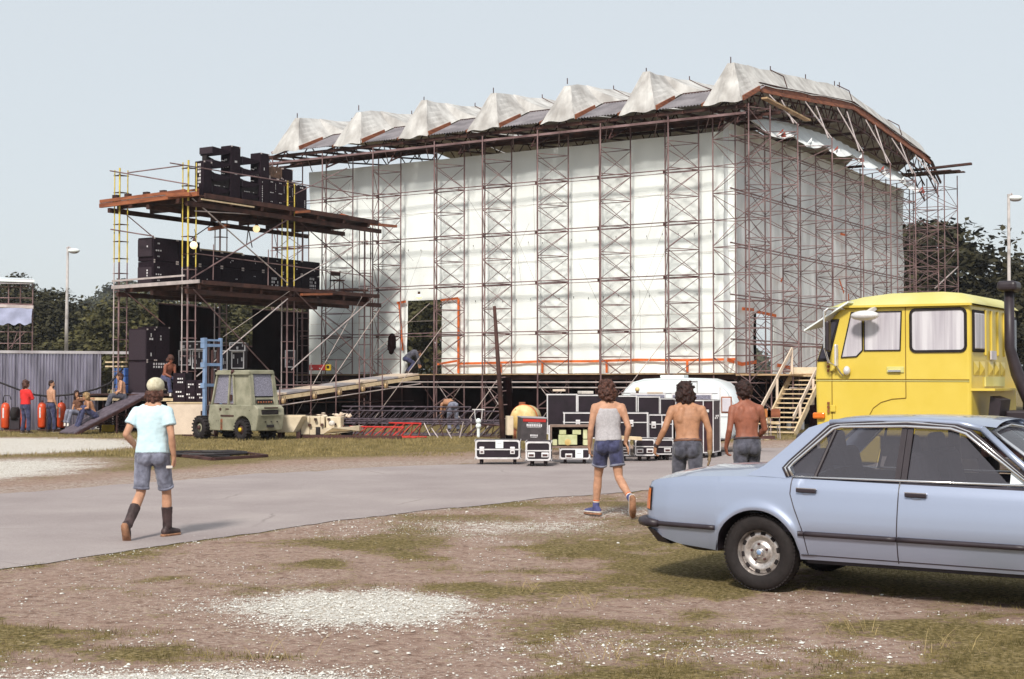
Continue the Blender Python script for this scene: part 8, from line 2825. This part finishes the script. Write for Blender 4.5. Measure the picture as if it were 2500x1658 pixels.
# --- man in the cap, walking away on the road
J = base_pose()
J.update(pelvis=V3(.0, .0, .955), waist=V3(.0, .015, 1.10), chest=V3(.005, .025, 1.32), neck=V3(.01, .02, 1.495), head=V3(.025, .045, 1.645), look=V3(.25, 1, .02),
         hipL=V3(-.095, -.02, .925), hipR=V3(.095, .02, .925), knL=V3(-.125, -.02, .50), anL=V3(-.165, -.36, .17), ftL=V3(-.05, .55, -.84), soleL=V3(-.02, -.84, -.54),
         knR=V3(.125, .16, .50), anR=V3(.135, .17, .10), ftR=V3(.45, .9, 0), elL=V3(-.285, -.09, 1.155), wrL=V3(-.20, .10, .98), hdL=V3(.5, .8, -.35), elR=V3(.245, -.05, 1.14), wrR=V3(.255, .02, .88), hdR=V3(-.12, .2, -1), curlR=.9, curlL=.6)
person('man walking away in a beige cap, pale blue T-shirt, denim shorts and dark boots', (-4.02, 15.92, 0.0), R(-4), J, M['skin_b'], M['hair_brown'],
       [('shorts_long', M['denim_pale']), ('tee', M['tee']), ('boots', M['leather']), ('cap', M['cap'])], .010, 1.0, hair_kind='under_cap')
q_ = Matrix.Translation(Vector((-4.02, 15.92, 0.0))) @ Vector((.20, .0, .80))
tag(MB().box(q_ + Vector((0, -.03, -.01)), (.07, .02, .03), .4).build('small_box', M['white_shoe'], None, bevel=.004), 'small pale packet held in the hand of the man in the cap', 'packet')

# --- man in the grey vest, mid-stride
J = base_pose()
J.update(pelvis=V3(.0, 0, .955), waist=V3(-.005, .01, 1.10), chest=V3(-.01, .02, 1.31), neck=V3(-.01, .02, 1.485), head=V3(-.02, .055, 1.625), look=V3(-.35, 1, -.12),
         hipL=V3(-.09, .02, .925), hipR=V3(.09, -.01, .925), knL=V3(-.125, .14, .505), anL=V3(-.155, .16, .10), ftL=V3(-.7, .8, 0),
         knR=V3(.135, -.06, .50), anR=V3(.26, -.40, .24), ftR=V3(.05, .28, -.95), soleR=V3(.05, -.95, -.28),
         elL=V3(-.245, -.04, 1.13), wrL=V3(-.255, .05, .89), hdL=V3(.1, .3, -1), elR=V3(.27, -.06, 1.15), wrR=V3(.235, .01, .94), hdR=V3(.35, -.35, -.7), curlR=.35, curlL=.55)
person('man striding away in a grey vest, dark denim shorts and blue canvas trainers', (1.25, 18.48, 0.0), R(3), J, M['skin_b'], M['hair_brown'],
       [('shorts_short', M['denim']), ('belt', M['leather_belt']), ('vest', M['vest']), ('trainers', M['blue_shoe'])], .010, 1.0, hair_kind='bushy')

# --- bare-backed man with a glove
J = base_pose()
J.update(pelvis=V3(0, 0, .955), waist=V3(0, .02, 1.10), chest=V3(.0, .05, 1.31), neck=V3(-.01, .08, 1.475), head=V3(-.03, .125, 1.60), look=V3(-.45, 1, -.15), upv=V3(0, .15, 1),
         hipL=V3(-.092, .03, .925), hipR=V3(.092, -.02, .925), knL=V3(-.11, .16, .50), anL=V3(-.11, .12, .09), knR=V3(.10, -.02, .50), anR=V3(.09, -.30, .15), ftR=V3(0, .6, -.8), soleR=V3(0, -.8, -.6),
         shL=V3(-.192, .04, 1.395), shR=V3(.192, .04, 1.395), elL=V3(-.30, .0, 1.15), wrL=V3(-.40, .10, .94), hdL=V3(-.15, .3, -1), elR=V3(.285, .0, 1.13), wrR=V3(.295, .06, .87), hdR=V3(-.02, .1, -1), curlR=.25, curlL=.8)
person('bare-backed man in grey jeans with bracelets and a brown work glove', (2.15, 17.45, 0.0), R(0), J, M['skin_a'], M['hair_dark'],
       [('jeans', M['denim_grey']), ('belt', M['leather_belt']), ('shoes', M['leather']), ('gloveR', M['glove']), ('bracelets', M['leather'])], .010, 1.0, hair_kind='bushy')
# --- sunburnt bare-backed man by the car
J = base_pose()
J.update(pelvis=V3(0, 0, .955), waist=V3(0, .02, 1.10), chest=V3(-.005, .04, 1.31), neck=V3(-.01, .055, 1.48), head=V3(-.03, .09, 1.615), look=V3(-.55, 1, -.05),
         hipL=V3(-.09, .0, .925), hipR=V3(.09, .02, .925), knL=V3(-.10, .0, .5), anL=V3(-.1, -.22, .12), ftL=V3(0, .8, -.5), soleL=V3(0, -.5, -.8), knR=V3(.11, .16, .5), anR=V3(.11, .14, .09),
         shL=V3(-.188, .035, 1.395), shR=V3(.188, .035, 1.395), elL=V3(-.245, -.02, 1.13), wrL=V3(-.27, .08, .90), hdL=V3(.25, .3, -.9), elR=V3(.265, .08, 1.14), wrR=V3(.20, .28, 1.0), hdR=V3(-.2, 1, 0), curlL=.7)
person('sunburnt bare-backed man in faded grey jeans behind the car', (2.98, 18.05, 0.0), R(6), J, M['skin_c'], M['hair_dark'],
       [('jeans', M['denim_grey']), ('belt', M['leather']), ('shoes', M['leather'])], .010, 1.0, hair_kind='afro')

# --- far group: standing men by the fence
J = base_pose()
J.update(elL=V3(-.26, .06, 1.18), wrL=V3(.02, .20, 1.20), hdL=V3(1, .1, 0), elR=V3(.27, .07, 1.18), wrR=V3(.02, .23, 1.16), hdR=V3(-1, .1, 0.1), anL=V3(-.12, -.02, .085), anR=V3(.15, .0, .085), knR=V3(.13, .02, .5), head=V3(0.01, .02, 1.65), look=V3(.5, 1, 0))
person('man in a red jumper and jeans with folded arms by the corrugated fence', (-16.25, 47.56, -.01), R(-28), J, M['skin_b'], M['hair_brown'],
       [('jeans', M['denim']), ('jumper', M['red_cotton']), ('shoes', M['leather'])], .014, 1.0, hair_kind='bushy', group='men by the fence')
J = base_pose()
J.update(look=V3(.9, .6, -.05), anR=V3(.13, .06, .085), knR=V3(.12, .05, .5), wrR=V3(.24, .08, .90), elL=V3(-.235, .04, 1.15), wrL=V3(-.16, .2, 1.0))
person('bare-chested bearded man in jeans standing between the red trolleys', (-15.77, 48.7, -.01), R(-38), J, M['skin_b'], M['hair_dark'],
       [('jeans', M['denim']), ('belt', M['leather']), ('shoes', M['leather'])], .014, 1.0, hair_kind='short', group='men by the fence', beard=True)

# --- seated figures on the small ramp: joints in world space, read from the picture
def seated(label, pts, skinm, hair, clothes, kind, look, size=1.0, beard=None, upv=V3(0, 0, 1)):
    J = base_pose()
    o_ = pts['pelvis'].copy()
    o_.z = 0
    for k, v in pts.items():
        J[k] = v - o_
    J['look'], J['upv'] = look, upv
    return person(label, o_, 0, J, skinm, hair, clothes, .014, size, hair_kind=kind, group='crew sitting about the small ramp', beard=beard)

def seat_pose(o, f, lean, knee_up=.0, sw=.37, thigh=.44, shank=.44, kdir=None, drop=None):
    """seat point o (pelvis), facing unit vector f on the ground, lean forward in metres at the neck"""
    f = f.normalized()
    r_ = V3(f.y, -f.x, 0)
    up_ = V3(0, 0, 1)
    nk = o + up_ * math.sqrt(max(.05, .53 ** 2 - lean ** 2)) + f * lean
    d = dict(pelvis=o, waist=o.lerp(nk, .27) - f * .02, chest=o.lerp(nk, .68) - f * .015, neck=nk, head=nk + up_ * .14 + f * .05)
    d['shL'], d['shR'] = nk - r_ * .18 - up_ * .06, nk + r_ * .18 - up_ * .06
    d['hipL'], d['hipR'] = o - r_ * .09, o + r_ * .09
    return d, f, r_, up_
# fair-haired man low on the ramp
o = lerp(lerp(r0, r3, .34), lerp(r1_, r2_, .34), .55) + V3(0, 0, .16)
rd = (r0 - r3).normalized()
d, f, r_, up_ = seat_pose(o, V3(-.92, -.55, 0), .24)
ftp = lerp(lerp(r0, r3, .10), lerp(r1_, r2_, .10), .4)
for s_, sg in (('L', -1), ('R', 1)):
    an = o + f * .58 + r_ * sg * .14
    an.z = .20
    d['an' + s_] = an
    d['kn' + s_] = o + f * .36 + r_ * sg * .13 + up_ * .26
    d['ft' + s_] = f + r_ * sg * .2 - up_ * .2
    d['el' + s_] = o + f * .26 + r_ * sg * .24 + up_ * .24
    d['wr' + s_] = o + f * .52 + r_ * sg * .06 + up_ * .20
    d['hd' + s_] = f - up_ * .5
seated('fair-haired bare-chested man sitting low on the small ramp hugging his knees', d, M['skin_a'], M['hair_blond'], [('jeans', M['denim']), ('shoes', M['white_shoe'])], 'bushy', V3(-.9, -.3, -.1))
# dark-haired one behind, pointing
o = lerp(lerp(r0, r3, .30), lerp(r1_, r2_, .30), -.25) + V3(0, .1, .30)
d, f, r_, up_ = seat_pose(o, V3(-.7, -.7, 0), .05)
for s_, sg in (('L', -1), ('R', 1)):
    d['kn' + s_] = o + f * .40 + r_ * sg * .14 + up_ * .06
    d['an' + s_] = o + f * .50 + r_ * sg * .12 - up_ * .36
    d['ft' + s_] = f
    d['hd' + s_] = f
d['elL'], d['wrL'] = d['shL'] + V3(.27, -.05, .02), d['shL'] + V3(.52, -.08, .05)
d['hdL'] = V3(1, -.1, .0)
d['curlL'] = 0.2
d['elR'], d['wrR'] = d['shR'] + V3(-.06, -.1, -.28), d['shR'] + V3(-.02, -.3, -.38)
seated('long-haired dark figure behind the fair-haired man, pointing along the ramp', {k: v for k, v in d.items() if isinstance(v, Vector)}, M['skin_a'], M['hair_dark'], [('jeans', M['denim_pale']), ('tee', M['leather_belt']), ('shoes', M['white_shoe'])], 'long', V3(.5, -.9, 0), .95)
# man at the top of the ramp
o = lerp(lerp(r0, r3, .83), lerp(r1_, r2_, .83), .15) + V3(0, 0, .15)
d, f, r_, up_ = seat_pose(o, V3(-.95, -.4, 0), .08)
for s_, sg in (('L', -1), ('R', 1)):
    d['kn' + s_] = o + f * .42 + r_ * sg * .12 + up_ * .02
    d['an' + s_] = o + f * .56 + r_ * sg * .10 - up_ * .38
    d['ft' + s_] = f - up_ * .3
    d['el' + s_] = d['sh' + s_] + f * .04 + r_ * sg * .06 - up_ * .28
    d['wr' + s_] = o + f * .26 + r_ * sg * .12 + up_ * .10
    d['hd' + s_] = f - up_ * .3
seated('bare-chested man sitting at the top of the small ramp looking at the others', d, M['skin_b'], M['hair_brown'], [('jeans', M['denim_grey']), ('shoes', M['leather'])], 'curly', V3(-.95, -.35, -.05))
# man hunched beside the speaker stack
o = P(405, 922, 47.35)
d, f, r_, up_ = seat_pose(o, V3(.72, -.7, 0), .26)
for s_, sg in (('L', -1), ('R', 1)):
    d['kn' + s_] = o + f * .40 + r_ * sg * .12 - up_ * .10
    d['an' + s_] = o + f * .46 + r_ * sg * .10 - up_ * .52
    d['ft' + s_] = f - up_ * .1
    d['el' + s_] = o + f * .26 + r_ * sg * .2 + up_ * .12
    d['wr' + s_] = o + f * .42 + r_ * sg * .05 + up_ * .02
    d['hd' + s_] = f - up_ * .3
seated('bare-shouldered man hunched on planks beside the speaker stack', d, M['skin_c'], M['hair_brown'], [('jeans', M['denim']), ('shoes', M['white_shoe'])], 'bushy', V3(.6, -.7, -.5), upv=V3(.3, -.3, 1))
# man bending over the trusses, seen from behind
J = base_pose()
J.update(pelvis=V3(0, 0, .90), waist=V3(0, .12, .97), chest=V3(-.05, .36, 1.02), neck=V3(-.08, .54, .94), head=V3(-.1, .62, .80), look=V3(0, .3, -1), upv=V3(0, 1, .2),
         shL=V3(-.25, .46, .95), shR=V3(.12, .48, .97), elL=V3(-.26, .52, .66), wrL=V3(-.2, .56, .42), elR=V3(.14, .55, .68), wrR=V3(.05, .58, .42), hipL=V3(-.1, 0, .88), hipR=V3(.1, 0, .88), knL=V3(-.14, .06, .48), knR=V3(.16, .04, .48), anL=V3(-.16, -.08, .085), anR=V3(.18, -.06, .085))
person('man in pale jeans bending over the black trusses with his back to the road', P(1106, 930, 48.6).xy.to_3d(), R(25), J, M['skin_a'], M['hair_dark'], [('jeans', M['denim_pale']), ('belt', M['leather']), ('shoes', M['leather'])], .014, 1.0, hair_kind='short')
# man crouching in the doorway on the deck
J = base_pose()
J.update(pelvis=V3(0, 0, .62), waist=V3(0, .10, .74), chest=V3(0, .30, .86), neck=V3(0, .46, .88), head=V3(0, .58, .84), look=V3(0, .8, -.7), upv=V3(0, .6, .8),
         shL=V3(-.18, .40, .86), shR=V3(.18, .40, .86), elL=V3(-.24, .46, .58), wrL=V3(-.15, .55, .36), elR=V3(.24, .46, .58), wrR=V3(.15, .55, .36), hipL=V3(-.1, 0, .60), hipR=V3(.1, 0, .60), knL=V3(-.16, .30, .42), knR=V3(.16, .30, .42), anL=V3(-.14, .02, .09), anR=V3(.14, .02, .09))
q_ = P(993, 911, 57.9)
person('man in a blue jacket crouching on the stage deck in the tarpaulin doorway', (q_.x, q_.y, DECK + .02), R(-75), J, M['skin_a'], M['hair_dark'], [('jeans', M['denim']), ('jumper', M['denim_grey']), ('shoes', M['leather'])], .014, 1.0, hair_kind='short')
# dark jacket hanging on the scaffold beside the doorway
q_ = P(957, 840, 56.6)
jb = MB()
chain(jb, [q_ + V3(0, 0, .3), q_ + V3(.02, 0, -.05), q_ + V3(-.03, 0, -.32)], [.13, .15, .10])
chain(jb, [q_ + V3(-.1, 0, .25), q_ + V3(-.14, 0, -.2)], [.06, .05])
chain(jb, [q_ + V3(.1, 0, .25), q_ + V3(.12, 0, -.15)], [.06, .05])
jo = organic(jb, 'hanging_jacket', M['black_cloth'], None, Matrix.Identity(4), .02, 2, .03, .08)
tag(jo, 'black jacket hanging on the scaffold left of the doorway', 'jacket')
# ------------------------------------------------------------ summer haze
hz = MB().box((0, 1150, 14.5), (3840, 2940, 31.0)).build('haze', bpy.data.materials.new('summer_haze'))
hm = hz.data.materials[0]
hm.use_nodes = True
hn = hm.node_tree
hn.nodes.remove(hn.nodes['Principled BSDF'])
pv_ = hn.nodes.new('ShaderNodeVolumePrincipled')
pv_.inputs['Color'].default_value = (0.86, 0.90, 0.98, 1)
pv_.inputs['Density'].default_value = 0.0003
pv_.inputs['Anisotropy'].default_value = 0.2
hn.links.new(pv_.outputs[0], hn.nodes['Material Output'].inputs['Volume'])
tag(hz, 'thin summer haze in the air', 'haze', None, 'stuff')
scene.cycles.volume_bounces = 0
